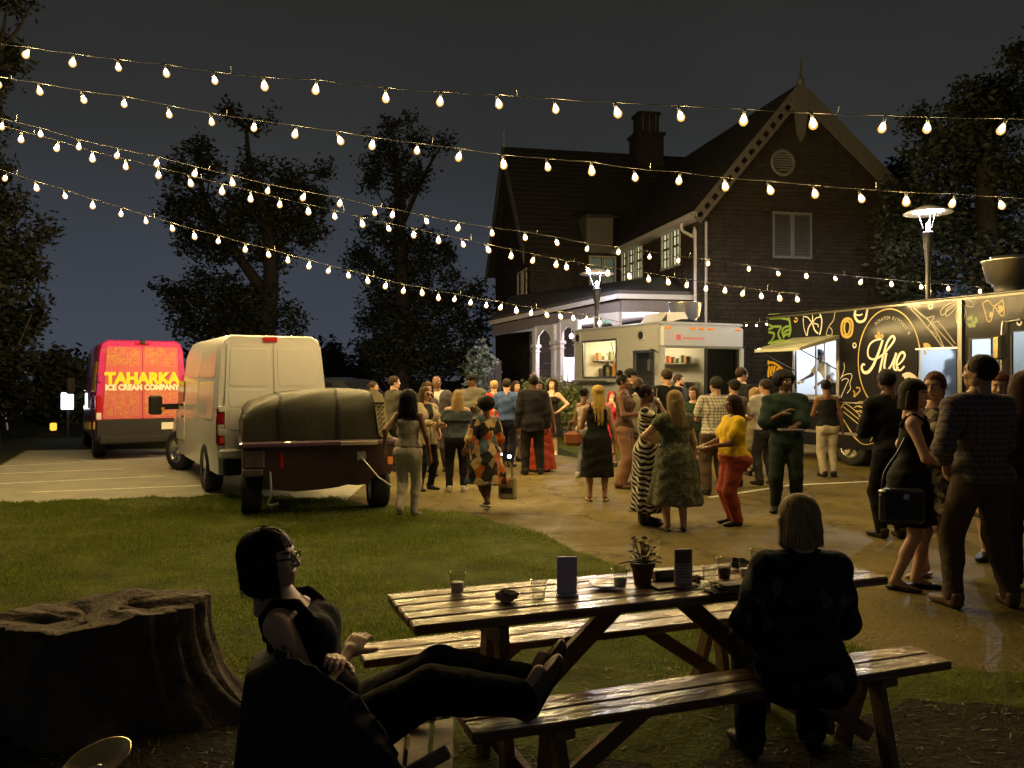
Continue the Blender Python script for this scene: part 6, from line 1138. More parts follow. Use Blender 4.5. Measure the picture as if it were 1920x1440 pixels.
def make_hand(mode, h=.0045):
    "wrist at origin, fingers along +x, palm faces -z, thumb towards +y (right hand)"
    f = Field((-.06, -.075, -.12), (.22, .11, .06), h); f.cap((-.05, 0, 0), (.01, 0, 0), .024, .023, 0); f.ell((.048, 0, -.002), (.052, .040, .017), .02); f.ell((.03, .022, -.008), (.03, .022, .016), .015)
    curl = {'relax': (.25, .40, .30), 'grip': (.75, 1.15, .8), 'flat': (.05, .1, .08)}[mode]
    for i, (y_, L) in enumerate(((.029, .078), (.010, .088), (-.009, .082), (-.027, .064))):
        p = np.array((.088-abs(i-1)*.004, y_, 0.)); a = 0; f.cap((.03, y_*.7, 0), p, .0105, .0105, .008)
        for k_, (fr, cu) in enumerate(zip((.45, .31, .24), curl)):
            a += cu*(1+.1*i); q = p+np.array((math.cos(a), (y_*.6)*(1 if mode != 'grip' else .2), -math.sin(a)))*L*fr*np.array((1, 1, 1)); f.cap(p, q, .0098-.0012*k_, .0090-.0012*k_, .003); p = q
    p = np.array((.022, .030, -.006)); a = .7 if mode != 'grip' else .35
    for k_, L in enumerate((.036, .030, .026)):
        q = p+np.array((math.cos(a), math.sin(a), -.25-(.55*k_ if mode == 'grip' else .15*k_)))*L; f.cap(p, q, .0125-.0015*k_, .0112-.0015*k_, .006); p = q; a -= .22 if mode != 'grip' else .5
    return f.mesh()
def make_shoe(kind, h=.008):
    f = Field((-.08, -.24, -.03), (.08, .12, .17), h)
    if kind == 'shoe': f.ell((0, -.13, .035), (.046, .085, .040), 0); f.ell((0, -.03, .05), (.042, .085, .052), .03); f.cap((0, .03, .05), (0, .035, .09), .046, .047, .03); f.cutplane((0, 0, -1), -.0); f.cutplane((0, -.25, 1), .098)
    elif kind == 'boot': f.ell((0, -.13, .035), (.046, .085, .040), 0); f.ell((0, -.03, .05), (.042, .085, .055), .03); f.cap((0, .03, .05), (0, .03, .15), .050, .055, .03); f.cutplane((0, 0, -1), 0)
    else: f.ell((0, -.12, .02), (.044, .09, .026), 0); f.ell((0, .0, .03), (.036, .07, .032), .02); f.cutplane((0, 0, -1), 0); f.cutplane((0, .05, 1), .040)
    V, Q = f.mesh(); b0 = len(V); mi = np.zeros(len(Q), int); mi[V[Q].mean(1)[:, 2] < (.020 if kind != 'flat' else .010)] = 1; return V, Q, mi
HEADT = {'lo': make_head(.0075), 'hi': make_head(.0045)}; HANDT = {k: make_hand(k) for k in ('relax', 'grip', 'flat')}; SHOET = {k: make_shoe(k) for k in ('shoe', 'boot', 'flat')}
def make_hair(style, h=.008, seed=1):
    f = Field((-.19, -.17, -.42), (.19, .24, .42), h); shell = lambda gx=.008, gy=.008, gz=.008: f.ell((0, .016, .140), (.077+gx, .095+gy, .090+gz), 0)
    def face(y0=-.060, z0=.175, slope=.55):       # carve the face free
        x, y, z = f.ax[0][:, None, None], f.ax[1][None, :, None], f.ax[2][None, None, :]; q = np.minimum(-(y-(y0+.0*x)) + 0*z, (z0-.18*x*x/.01*.1-z))*1.0; wd = .068-np.abs(x); q = np.minimum(q, wd+0*y+0*z+.012); f.D = np.maximum(f.D, q.astype(np.float32))
    ba = lambda z0: f.cutplane((0, .35, -1), -z0)
    if style in ('short', 'buzz'):
        shell(*((.009,)*3 if style == 'short' else (.0075,)*3)); face(-.052, .178); f.cutplane((0, -.75, -1), -.098)
    elif style == 'bob': shell(.012, .012, .012); f.cap((-.070, .010, .11), (-.078, .012, .015), .036, .034, .03); f.cap((.070, .010, .11), (.078, .012, .015), .036, .034, .03); f.ell((0, .060, .06), (.085, .06, .09), .03); face(-.030, .160)
    elif style == 'long': shell(.012, .012, .012); f.cap((-.066, .02, .10), (-.080, .045, -.16), .036, .030, .03); f.cap((.066, .02, .10), (.080, .045, -.16), .036, .030, .03); f.cap((0, .075, .10), (0, .098, -.20), .060, .040, .04); f.cap((-.045, .07, .08), (-.05, .09, -.20), .045, .028, .03); f.cap((.045, .07, .08), (.05, .09, -.19), .045, .028, .03); face(-.035, .176)
    elif style == 'curly': shell(.02, .02, .02); f.cap((-.07, .025, .10), (-.095, .05, -.11), .052, .045, .03); f.cap((.07, .025, .10), (.095, .05, -.11), .052, .045, .03); f.ell((0, .07, .02), (.10, .07, .15), .04); face(-.030, .180)
    elif style == 'bun': shell(.006, .006, .006); face(-.052, .176); f.cutplane((0, -.6, -1), -.075); f.ell((0, .115, .165), (.045, .04, .045), .012)
    elif style == 'topbun': shell(.006, .006, .006); face(-.052, .178); f.cutplane((0, -.6, -1), -.075); f.ell((0, .06, .25), (.055, .055, .045), .012); f.cap((.03, .06, .27), (.075, .09, .30), .018, .006, .01); f.cap((-.03, .07, .27), (-.075, .06, .29), .018, .006, .01)
    elif style == 'afro': f.ell((0, .03, .16), (.135, .130, .120), 0); face(-.050, .172)
    elif style == 'braids':
        shell(.012, .012, .012); face(-.040, .178); f.cutplane((0, -.5, -1), -.055); f.ell((0, .08, .17), (.075, .06, .06), .02)
        rg = random.Random(3)
        for i in range(16): a = -1.25+2.5*i/15; x0, y0 = .082*math.sin(a), .02+.085*math.cos(a); f.cap((x0, y0, .12), (x0*1.1+rg.uniform(-.01, .01), y0+.02, -.10), .011, .010, .006); f.cap((x0*1.1, y0+.02, -.10), (x0*.9+rg.uniform(-.02, .02), y0+.01, -.24-rg.uniform(0, .12)), .010, .007, .006)
    elif style == 'ponytail': shell(.007, .007, .007); face(-.052, .176); f.cutplane((0, -.6, -1), -.075); f.cap((0, .105, .15), (0, .15, .05), .028, .032, .015); f.cap((0, .15, .05), (0, .13, -.12), .032, .014, .02)
    elif style == 'hat': f.ell((0, .016, .155), (.092, .108, .080), 0); f.cutplane((0, 0, -1), -.150); f.cap((-.03, -.10, .155), (.03, -.10, .155), .055, k=0.0); x, y, z = f.ax[0][:, None, None], f.ax[1][None, :, None], f.ax[2][None, None, :]; f.D = np.maximum(f.D, np.where(y < -.085, np.abs(z-.158)-.006, -1).astype(np.float32))
    elif style == 'beanie': f.ell((0, .018, .160), (.090, .108, .092), 0); f.cutplane((0, -.15, -1), -.138)
    elif style == 'fedora': f.ell((0, .016, .185), (.088, .104, .075), 0); f.ell((0, .016, .160), (.150, .165, .012), .015); f.cutplane((0, 0, -1), -.148)
    x, y, z = f.ax[0][:, None, None], f.ax[1][None, :, None], f.ax[2][None, None, :]
    if style not in ('hat', 'beanie', 'fedora'):
        a = np.arctan2(x, y-.02); amp = {'afro': .006, 'curly': .008}.get(style, .0028); w_ = np.sin(26*a+6*np.sin(9*z+a))*np.sin(40*z+3*np.sin(5*a)) if style in ('afro', 'curly') else np.sin(34*a+3*np.sin(14*z))+.5*np.sin(61*a-10*z)
        f.D = f.D+(amp*w_).astype(np.float32)
    V, Q = f.mesh()
    if style in ('long', 'bob', 'curly', 'ponytail'):            # loose strands lying over the mass
        rg = np.random.default_rng(seed+5); vs, qs, b0 = [V], [Q], len(V); zb = {'long': -.22, 'bob': -.015, 'curly': -.12, 'ponytail': .06}[style]
        for i in range(300):
            a = rg.uniform(-2.35, 2.35); wv = {'curly': .012}.get(style, .004); e_ = rg.uniform(.0, .05); k = 9; pts = []; ph = rg.uniform(0, 6)
            for j in range(k+1):
                t = j/k; th = .15+min(t*2.2, 1)*1.42; rr = math.sin(th); hang = max(0, t-.45)/.55; z = .140+.100*math.cos(th)*1.03-hang*(.12-zb+e_*(-1 if style != 'bob' else .5))*1.0; gx = {'curly': .035, 'ponytail': .004}.get(style, .016)+.008*hang*(2 if style == 'long' else 1)
                x_, y_ = (.077+gx)*rr*math.sin(a), .016+(.095+gx)*rr*math.cos(a); y_ = max(y_, -.04); x_ += wv*math.sin(9*t+ph); y_ += wv*math.cos(8*t+ph)-(.012*hang if style == 'bob' else 0); pts.append((x_, y_, z))
            w_ = np.array((math.cos(a), -math.sin(a), 0))*rg.uniform(.0016, .004); pts = np.array(pts); ww = w_[None]*np.linspace(1, .35, k+1)[:, None]; vs.append(np.concatenate([pts-ww, pts+ww])); qs.append(np.array([(b0+j, b0+j+1, b0+k+1+j+1, b0+k+1+j) for j in range(k)])); b0 += 2*(k+1)
        V, Q = np.concatenate(vs), np.concatenate(qs)
    return V, Q
HAIRT = {}
def rotm(axis, a): return np.array(Matrix.Rotation(a, 3, axis))
SKIN = {'fair': (.52, .32, .22), 'tan': (.38, .22, .13), 'brown': (.17, .085, .045), 'dark': (.085, .042, .025)}
HAIRC = {'black': (.012, .010, .009), 'dark': (.028, .018, .012), 'brown': (.075, .042, .022), 'blond': (.36, .25, .11), 'ash': (.17, .12, .06), 'gold': (.48, .33, .08), 'red': (.30, .02, .02), 'auburn': (.14, .045, .025), 'grey': (.25, .23, .2)}
def cloth(c, name=None, **k): return mat(name or 'cloth_%02x%02x%02x' % tuple(int(q*255) for q in c), c, k.get('rough', .85), var=k.get('var', .14), scale=k.get('scale', 7), bump=.85, bscale=13, spec=.12 if max(c) < .05 else .2)
def hairmat(k):
    m = mat('hair_'+k, HAIRC[k], .6, spec=.16)
    if 'hairdone' not in m:
        nt, b = nodes_of(m); n = nt.nodes.new('ShaderNodeTexNoise'); n.inputs['Scale'].default_value = 9; n.inputs['Detail'].default_value = 4; nt.links.new(coordn(nt, (14, 14, 1.2)), n.inputs['Vector']); c = HAIRC[k]
        nt.links.new(ramp(nt, n.outputs[0], [(.3, tuple(q*.5 for q in c)), (.7, tuple(min(q*1.35, 1) for q in c))], 'LINEAR'), b.inputs['Base Color']); m['hairdone'] = 1
    return m
def ik(S, Wt, l1, l2, pole):
    S, Wt, pole = map(lambda q: np.array(q, float), (S, Wt, pole)); d = Wt-S; L = np.linalg.norm(d); mx_ = (l1+l2)*.995
    if L > mx_: Wt = S+d/L*mx_; d = Wt-S; L = mx_
    u = d/L; a = (l1*l1-l2*l2+L*L)/(2*L); hgt = math.sqrt(max(l1*l1-a*a, 0)); p = pole-(pole@u)*u; p /= np.linalg.norm(p)+1e-9; return S+u*a+p*hgt, Wt
ARMS = {'down': ((.255, -.02, .83), (.4, 1, 0), 'relax'), 'away': ((.30, .0, .86), (.5, 1, 0), 'relax'), 'hold': ((.12, -.30, 1.12), (.6, .5, -1), 'grip'), 'plate': ((.10, -.36, 1.06), (.5, .6, -1), 'grip'), 'hip': ((.185, -.05, 1.0), (1, .25, .1), 'relax'), 'face': ((.05, -.16, 1.46), (.8, .0, -1), 'grip'), 'chest': ((.02, -.21, 1.22), (.9, .2, -.8), 'relax'),
        'cross': ((-.13, -.20, 1.17), (.8, .1, -1), 'flat'), 'pocket': ((.20, -.07, .93), (.8, .7, 0), 'relax'), 'reach': ((.16, -.50, 1.25), (.6, .2, -1), 'relax'), 'swing': ((.27, .18, .92), (.4, 1, 0), 'relax'), 'swingf': ((.25, -.22, .95), (.4, 1, 0), 'relax'), 'back': ((.10, .17, .98), (1, .3, 0), 'relax'), 'belly': ((.0, -.24, 1.05), (1, .3, -.3), 'relax'), 'fold': ((.05, .14, 1.02), (1, .4, 0), 'relax')}
TORSO = {'f': [(.78, .150, .095), (.86, .175, .118), (.93, .172, .118), (1.06, .128, .092), (1.16, .140, .100), (1.27, .152, .105), (1.36, .150, .085), (1.42, .095, .060), (1.46, .060, .050)],
         'm': [(.78, .145, .095), (.86, .160, .112), (.93, .160, .110), (1.06, .148, .100), (1.18, .165, .110), (1.29, .178, .115), (1.37, .172, .092), (1.43, .105, .065), (1.47, .066, .055)]}
GR_P = 'people standing in the yard between the food trucks'
def person(label, loc, yaw, hgt=1.7, sex='f', skin='brown', hair=('short', 'dark'), g=1.0, top=None, bottom=None, dress=None, arms=('down', 'down'), head=(0, 0), legs=None, stance=.085, lean=0., side=0., shoes=('shoe', (.02, .02, .02)), res=.0155, belly=0., bust=1., hi=False, extra=None, turn=0., group=GR_P, hipz=.90, feet=None):
    """yaw 0 faces the camera. top/bottom/dress: dicts with 'c' colour or 'm' material.
    arms: preset names or (wrist, pole, hand) for the (right, left) arm; legs: ((knee),(ankle)) pairs when not standing"""
    root = thing('person', label, 'person', loc, R(yaw), group, hgt/1.70); sg = (-1, 1)
    Rt = rotm('Z', R(turn)) @ rotm('X', R(lean)) @ rotm('Y', R(side)); hip = np.array((0, 0, hipz)); off = np.array((0, 0, .90))
    T = lambda p: Rt @ (np.array(p, float)-off)+hip; I = np.eye(4); I[:3, :3] = Rt.T; I[:3, 3] = off-Rt.T @ hip
    sk_, mm_ = SKIN[skin], 1+.6*(g-1); fem = sex == 'f'; sw = .158 if fem else .185; lg = (1+.55*(g-1))*(1 if fem else 1.06)
    K = [(z, rx*(g if z < 1.3 else mm_)*1.0, ry*(g if z < 1.3 else mm_)+belly*max(0, 1-abs(z-1.03)/.2), 0, -belly*.6*max(0, 1-abs(z-1.03)/.2)) for z, rx, ry in TORSO[sex]]
    sh = [T((s*sw*(.5+.5*mm_), .005, 1.362)) for s in sg]; el, wr, hm = [], [], []
    for i, s in enumerate(sg):
        a = arms[i]; wp_, po, h_ = ARMS[a] if isinstance(a, str) else a; e_, w_ = ik(sh[i], T((wp_[0]*s, wp_[1], wp_[2])) if not (isinstance(a, tuple) and len(a) > 3) else np.array(wp_), .29, .255, Rt @ np.array((po[0]*s, po[1], po[2]))); el.append(e_); wr.append(w_); hm.append(h_)
    hj = [T((s*.088*(.6+.4*g), 0, .86)) for s in sg]
    if legs is None:
        ft = feet or ((-stance, 0), (stance, 0)); kn, an = [], []
        for i, s in enumerate(sg): a = np.array((ft[i][0], ft[i][1]+.02, .075 if len(ft[i]) < 3 else ft[i][2])); k_, a = ik(hj[i], a, .41, .405, (s*.1, -1, 0)); kn.append(k_); an.append(a)
    else: kn = [np.array(q[0], float) for q in legs]; an = [np.array(q[1], float) for q in legs]
    fd = [np.array(q[2], float) if legs is not None and len(q) > 2 else np.array((s*.22, -1, 0.)) for q, s in zip(legs or ((0, 0), (0, 0)), sg)]
    allp = np.array(sh+el+wr+hj+kn+an+[T((0, 0, 1.75)), T((0, 0, .8))]); lo, hi_ = allp.min(0)-.27, allp.max(0)+.27; lo[2] = max(lo[2], -.03) if legs is None else lo[2]
    # ---- body
    f = Field(lo, hi_, res); f.loft(K, I, 0, 0)
    if fem:
        for s in sg: f.ell(T((s*.070, -.082*mm_, 1.255)), np.array((.066, .058, .066))*bust*(.6+.4*g), .03)
        for s in sg: f.ell(T((s*.075*g, .060*g, .87)), (.09*g, .085*g, .095), .03)
    else:
        for s in sg: f.ell(T((s*.07, .045, .87)), (.085, .085, .095), .03)
    f.cap(T((0, .005, 1.43)), T((0, .015, 1.52)), .056, .050, .03)
    for i in (0, 1):
        f.cap(T((0, .01, 1.405)), sh[i], .048, .046*lg, .03); f.cap(sh[i], el[i], .047*lg, .037*lg, .03); f.cap(el[i], wr[i], .038*lg, .0235, .02); f.cap(hj[i], kn[i], .086*lg, .054*lg, .03); f.cap(kn[i], kn[i]*.62+an[i]*.38+np.array((0, .012, 0)), .051*lg, .052*lg, .02); f.cap(kn[i]*.62+an[i]*.38, an[i], .050*lg, .034*lg, .02)
        d = fd[i]/np.linalg.norm(fd[i]); dn = np.array((0, 0, -.045)) if abs(d[2]) < .5 else np.array((0, 0, 0)); f.cap(an[i], an[i]+d*.12+dn, .033, .026, .02)
    V, Q = f.mesh(); V = relax(V, Q, 1, .35); vs, qs, ms = [V], [Q], [np.zeros(len(Q), int)]; nb = len(V)
    hv, hq, hmi = HEADT['hi' if hi else 'lo']; Rh = Rt @ rotm('Z', R(head[0])) @ rotm('X', R(head[1])); hp_ = T((0, .012, 1.478)); HV = hv @ Rh.T+hp_; vs.append(HV); qs.append(hq+nb); ms.append(hmi); nb += len(hv)
    fr = []
    for i, s in enumerate(sg):
        v_, q_ = HANDT[hm[i]]; X = wr[i]-el[i]; X /= np.linalg.norm(X); ph = Rt @ np.array((-s*.9, -.3, -.25)) if X[2] < -.6 else np.array((0, .25, -1.)); Z = -(ph-(ph@X)*X); Z /= np.linalg.norm(Z)+1e-9; Y = np.cross(Z, X); Mh = np.stack([X, Y, Z], 1)
        flip = 1 if Y @ (Rt @ np.array((-s*.3, -1, .35))) > 0 else -1; vv = v_*np.array((1, flip, 1)); qq = q_ if flip > 0 else q_[:, ::-1]; vs.append(vv @ Mh.T+wr[i]); qs.append(qq+nb); ms.append(np.zeros(len(qq), int)); nb += len(v_); fr.append((wr[i], Mh, flip))
    lip = tuple(q*.72 for q in sk_[:1])+tuple(q*.5 for q in sk_[1:]); sm = mat('skin_'+skin, sk_, .48, var=.08, scale=14, spec=.4)
    hc = hair[1] if hair else 'dark'
    me = np_mesh('body', np.concatenate(vs), np.concatenate(qs), [sm, mat('eye_white', (.62, .6, .56), .3), mat('eye_dark', (.012, .008, .006), .2), mat('brow_'+hc, tuple(q*.8 for q in HAIRC[hc]), .7), mat('lip_'+skin, lip, .4)], np.concatenate(ms)); link(me, 'body', root)
    # ---- clothes
    def garment(name, spec, build, wr_=.0055, seed=None):
        f = Field(lo, hi_, spec.get('res', res)); build(f); f.wrinkle(spec.get('wr', wr_), seed if seed is not None else random.uniform(0, 9))
        if 'cut' in spec:
            for n_, d_ in spec['cut']: f.cutplane(n_, d_)
        V, Q = f.mesh(); V = relax(V, Q, 1, .3)
        if len(V): me = np_mesh(name, V, Q, spec.get('m') or cloth(spec['c'])); return link(me, name, root)
    up = Rt @ np.array((0, 0, 1.)); tz = lambda z: up @ T((0, 0, z))
    def bodice(f, sp, zlo, zhi, inf):
        KK = [q for q in K if zlo-.06 < q[0] < 1.46]; f.loft([(max(q[0], zlo),)+tuple(q[1:]) for q in KK], I, inf, 0)
        if fem:
            for s in sg: f.ell(T((s*.070, -.082*mm_, 1.255)), np.array((.066, .058, .066))*bust*(.6+.4*g)+inf, .04)
        if zlo < .92:
            for s in sg: f.ell(T((s*.075*g, .058*g, .88)), np.array((.09*g, .085*g, .09))+inf, .04)
        sl = sp.get('sleeve', 'short')
        if sl not in ('none', 'strap', 'off'):
            for i in (0, 1):
                f.cap(T((0, .01, 1.40)), sh[i], .048+inf*.8, .046*lg+inf, .03); lo_ = sp.get('loose', .0)
                if sl == 'cap': f.cap(sh[i], sh[i]*.75+el[i]*.25, .050*lg+inf, .050*lg+inf+lo_, .03)
                if sl == 'short': f.cap(sh[i], sh[i]*.35+el[i]*.65, .049*lg+inf, .046*lg+inf+lo_, .03)
                if sl in ('long', 'elbow', 'roll'):
                    f.cap(sh[i], el[i], .049*lg+inf, .042*lg+inf+lo_*.6, .03)
                    t = {'long': .93, 'elbow': .05, 'roll': .42}[sl]; f.cap(el[i], el[i]*(1-t)+wr[i]*t, .042*lg+inf+lo_*.6, .030*lg+inf+lo_, .02)
        nk = sp.get('neck', 1.452)
        if sl == 'off':
            for i in (0, 1): f.cap(sh[i]+np.array((0, 0, -.02)), sh[i]*.5+el[i]*.5, .058*lg+inf, .066*lg+inf, .03)
        if sl in ('none', 'strap', 'off'): f.cutplane(up, tz(nk))
        if sl in ('none', 'strap'):
            for s in sg:
                sx = .105*mm_ if sl == 'none' else .075*mm_; r_ = .017 if sl == 'none' else .010
                for k_ in range(4):
                    pts = [(-.105*mm_, nk-.02), (-.075, 1.40), (.0, 1.432), (.06, 1.40), (.095*mm_, nk-.03)]; a, b = pts[k_], pts[k_+1]; f.cap(T((s*sx*(.9 if k_ in (1, 2) else 1), a[0], a[1])), T((s*sx*.9, b[0], b[1])), r_, r_, .01)
    if bottom:
        def bt(f):
            inf = max(bottom.get('inf', .014), .012); f.loft([q for q in K if .76 < q[0] < bottom.get('rise', 1.0)], I, inf, 0)
            for s in sg: f.ell(T((s*.075*g, .058*g if fem else .045, .87)), np.array((.09*g, .085*g, .095)) + inf, .04)
            fl = bottom.get('flare', .0)
            for i in (0, 1):
                f.cap(hj[i], kn[i], .088*lg+inf, .058*lg+inf+fl*.4, .03)
                if not bottom.get('shorts'): f.cap(kn[i], an[i]*.97+kn[i]*.03, .056*lg+inf+fl*.4, .042*lg+inf+fl, .03); f.cap(kn[i], kn[i]*.62+an[i]*.38+np.array((0, .012, 0)), .053*lg+inf, .054*lg+inf, .02)
            if legs is None: f.cutplane((0, 0, -1), -bottom.get('hem', .045))
        garment(bottom.get('name', 'trousers'), bottom, bt, .0032)
    if top:
        def tp_(f):
            inf = top.get('inf', .012)+(.006 if bottom else 0); hem = top.get('hem', .90); bodice(f, top, hem, 1.5, inf)
            f.cutplane(-up, -tz(hem))
        t_ = garment(top.get('name', 'shirt'), top, tp_)
        if top.get('ruffle'):
            def rf(f): f.loft([(1.19, .215*mm_, .150*mm_, 0, 0), (1.30, .200*mm_, .128*mm_, 0, 0), (1.365, .19*mm_, .105*mm_, 0, 0)], I, .014, 0, (13, .018, 1.)); f.cutplane(up, tz(1.368)); [f.cap(sh[i]+np.array((0, 0, -.05)), sh[i]*.55+el[i]*.45, .072, .085, .02) for i in (0, 1)]; f.cutplane(up, tz(1.368))
            garment('ruffle', top, rf)
    if dress:
        def dr_(f):
            inf = dress.get('inf', .010); bodice(f, dress, .80, 1.5, inf); wz, hz = dress.get('waist', 1.02), dress['hem']; hr = dress.get('flare', .05); gx = K[2][1]+inf+.012; gy = K[2][2]+.035*g+inf
            f.loft([(hz, gx+hr, gy+hr*.9, 0, .0), (.62*hz+.38*.9, gx+hr*.55, gy+hr*.5, 0, .005), (.88, gx, gy+.005, 0, .01), (.95, gx*.97, gy*.96, 0, .008), (wz+.04, K[3][1]+inf, K[3][2]+inf+belly, 0, -belly*.5)], np.eye(4) if legs is None else I, 0, .03, (dress.get('folds', 7), dress.get('famp', .014), dress.get('seed', 1.))); f.cutplane((0, 0, -1), -hz)
        garment('dress', dress, dr_)
    if top and top.get('jacket'):
        def jk(f):
            inf = .022+(.006 if bottom else 0); bodice(f, dict(sleeve='long', neck=1.46), top['jacket'].get('hem', .78), 1.5, inf); 
            f.loft([(top['jacket'].get('hem', .78), K[1][1]+.040, K[1][2]+.05, 0, .005), (.95, K[2][1]+.03, K[2][2]+.04, 0, .0), (1.06, K[3][1]+inf, K[3][2]+inf, 0, 0)], I, 0, .03); f.cutplane(-up, -tz(top['jacket'].get('hem', .78)))
            x, y, z = f.ax[0][:, None, None], f.ax[1][None, :, None], f.ax[2][None, None, :]
            lx = I[0, 0]*x+I[0, 1]*y+I[0, 2]*z+I[0, 3]; ly = I[1, 0]*x+I[1, 1]*y+I[1, 2]*z+I[1, 3]; lz = I[2, 0]*x+I[2, 1]*y+I[2, 2]*z+I[2, 3]
            op = np.clip((lz-1.02)/.42, .15 if top['jacket'].get('open') else 0.02, 1)*.085; f.D = np.maximum(f.D, np.minimum(-(ly+.03), op-np.abs(lx)).astype(np.float32))
        garment('jacket', top['jacket'], jk)
    if shoes:
        kind, c = shoes[:2]; sv, sq, smi = SHOET[kind]
        for i in (0, 1):
            d = fd[i]/np.linalg.norm(fd[i]); Yv = -d; Zv = np.array((0, 0, 1.)) if abs(d[2]) < .7 else (kn[i]-an[i])/np.linalg.norm(kn[i]-an[i]); Zv = Zv-(Zv@Yv)*Yv; Zv /= np.linalg.norm(Zv); Xv = np.cross(Yv, Zv); M = np.stack([Xv, Yv, Zv], 1)
            base = an[i]-Zv*.078 if legs is not None or an[i][2] > .09 else np.array((an[i][0], an[i][1]-.0, 0)); sme = np_mesh('shoe', sv @ M.T+base, sq, [mat('shoe_%02x%02x%02x' % tuple(int(q*255) for q in c), c, .5), mat('shoe_sole_dark' if len(shoes) < 3 else 'shoe_sole_white', (.02, .02, .02) if len(shoes) < 3 else (.6, .58, .54), .6)], smi); link(sme, 'shoe', root)
    if hair and hair[0] != 'bald':
        nm = 'hat' if hair[0] in ('hat', 'beanie', 'fedora') else 'hair'
        def addhair(st, m, nm):
            if st not in HAIRT: HAIRT[st] = make_hair(st, .0065 if st in ('braids',) else .008)
            v_, q_ = HAIRT[st]; link(np_mesh(nm, v_ @ Rh.T+hp_, q_, m), nm, root)
        if nm == 'hat': addhair('short', hairmat(hair[1]), 'hair'); addhair(hair[0], cloth(hair[2] if len(hair) > 2 else (.015, .015, .016)), 'hat')
        else: addhair(hair[0], hairmat(hair[1]), 'hair')
    HW = lambda p: Rh @ np.array(p)+hp_
    if extra and 'glasses' in extra:
        m = MB()
        for s in sg: m.tube([HW((s*.033+.024*math.cos(t), -.106+.006*abs(math.cos(t)), .116+.019*math.sin(t))) for t in np.linspace(0, 2*PI, 13)], .0025, 5, cap=False); m.tube([HW((s*.057, -.098, .120)), HW((s*.078, -.04, .122)), HW((s*.080, .02, .115))], .0028, 5)
        m.tube([HW((-.010, -.108, .119)), HW((.010, -.108, .119))], .0022, 4); m.build('glasses', mat('glasses_black', (.012, .012, .012), .3), root)
        if extra['glasses'] == 'sun':
            m = MB()
            for s in sg: m.add([HW((s*.033+.024*math.cos(t), -.1065+.006*abs(math.cos(t)), .116+.019*math.sin(t))) for t in np.linspace(0, 2*PI, 12, endpoint=False)], [tuple(range(12))])
            m.build('lens', dkglass, root)
    if extra and 'beard' in extra:
        f = Field((-.1, -.13, -.03), (.1, .06, .12), .007); f.ell((0, -.035, .055), (.060, .062, .055), 0); f.ell((0, -.062, .032), (.034, .034, .028), .02); f.cutplane((0, -.9, 1), .112); f.ell((0, -.105, .056), (.024, .02, .008), .005, True); V, Q = f.mesh(); link(np_mesh('beard', V @ Rh.T+hp_, Q, hairmat(hair[1])), 'beard', root)
    return root, dict(wr=wr, el=el, hand=fr, T=T, root=root, HW=HW)
def world(info, p): r = info['root']; s = r.scale[0]; a = r.rotation_euler[2]; p = np.array(p)*s; return Vector((r.location[0]+p[0]*math.cos(a)-p[1]*math.sin(a), r.location[1]+p[0]*math.sin(a)+p[1]*math.cos(a), r.location[2]+p[2]))
def at(px, py): q = G(px, py); return (q.x, q.y, 0)
def hgt(top, foot): return (foot-top)/(foot-HY)*HC
# ------------------------------------------------------------------ the people of the photograph
W_ = (.55, .53, .48); K_ = (.012, .012, .013)
zebra = pat_stripe('zebra_print', (.02, .02, .02), (.62, .58, .48), 14, 17, chevron=1, noise=1.1, duty=.5); plaid = pat_stripe('plaid_black_white', (.02, .02, .022), (.50, .47, .40), 22, 22, duty=.72, plaid=True)
check = pat_stripe('check_navy', (.025, .022, .035), (.15, .12, .11), 26, 26, duty=.76, plaid=True); patch = pat_voronoi('patchwork_print', [(0, (.03, .03, .03)), (.22, (.50, .36, .16)), (.42, (.08, .12, .15)), (.58, (.46, .13, .02)), (.72, (.30, .22, .12)), (.86, (.02, .02, .025))], 9, stretch=(1, 1, .8))
floral = pat_voronoi('floral_print', [(0, (.05, .04, .045)), (.35, (.34, .30, .22)), (.6, (.10, .07, .08)), (.8, (.40, .34, .20))], 22); leafp = pat_voronoi('green_leaf_print', [(0, (.11, .115, .07)), (.4, (.065, .075, .05)), (.7, (.17, .165, .10)), (.88, (.09, .095, .06))], 38)
darkfl = pat_voronoi('dark_faint_print', [(0, (.012, .016, .016)), (.55, (.010, .012, .013)), (.84, (.075, .085, .075)), (.95, (.02, .025, .02))], 15)
pe = []
def p_(*a, **k):
    if 'lean' not in k: k['lean'] = random.uniform(-2, 4)
    if 'side' not in k and 'legs' not in k: k['side'] = random.uniform(-3, 3)
    if 'turn' not in k and 'legs' not in k: k['turn'] = random.uniform(-9, 9)
    if 'head' not in k: k['head'] = (random.uniform(-22, 22), random.uniform(-6, 8))
    if 'feet' not in k and 'legs' not in k and 'stance' not in k: s_ = random.uniform(.07, .12); k['feet'] = ((-s_, random.uniform(-.07, .05)), (s_, random.uniform(-.05, .07)))
    r, i = person(*a, **k); pe.append(i); return i
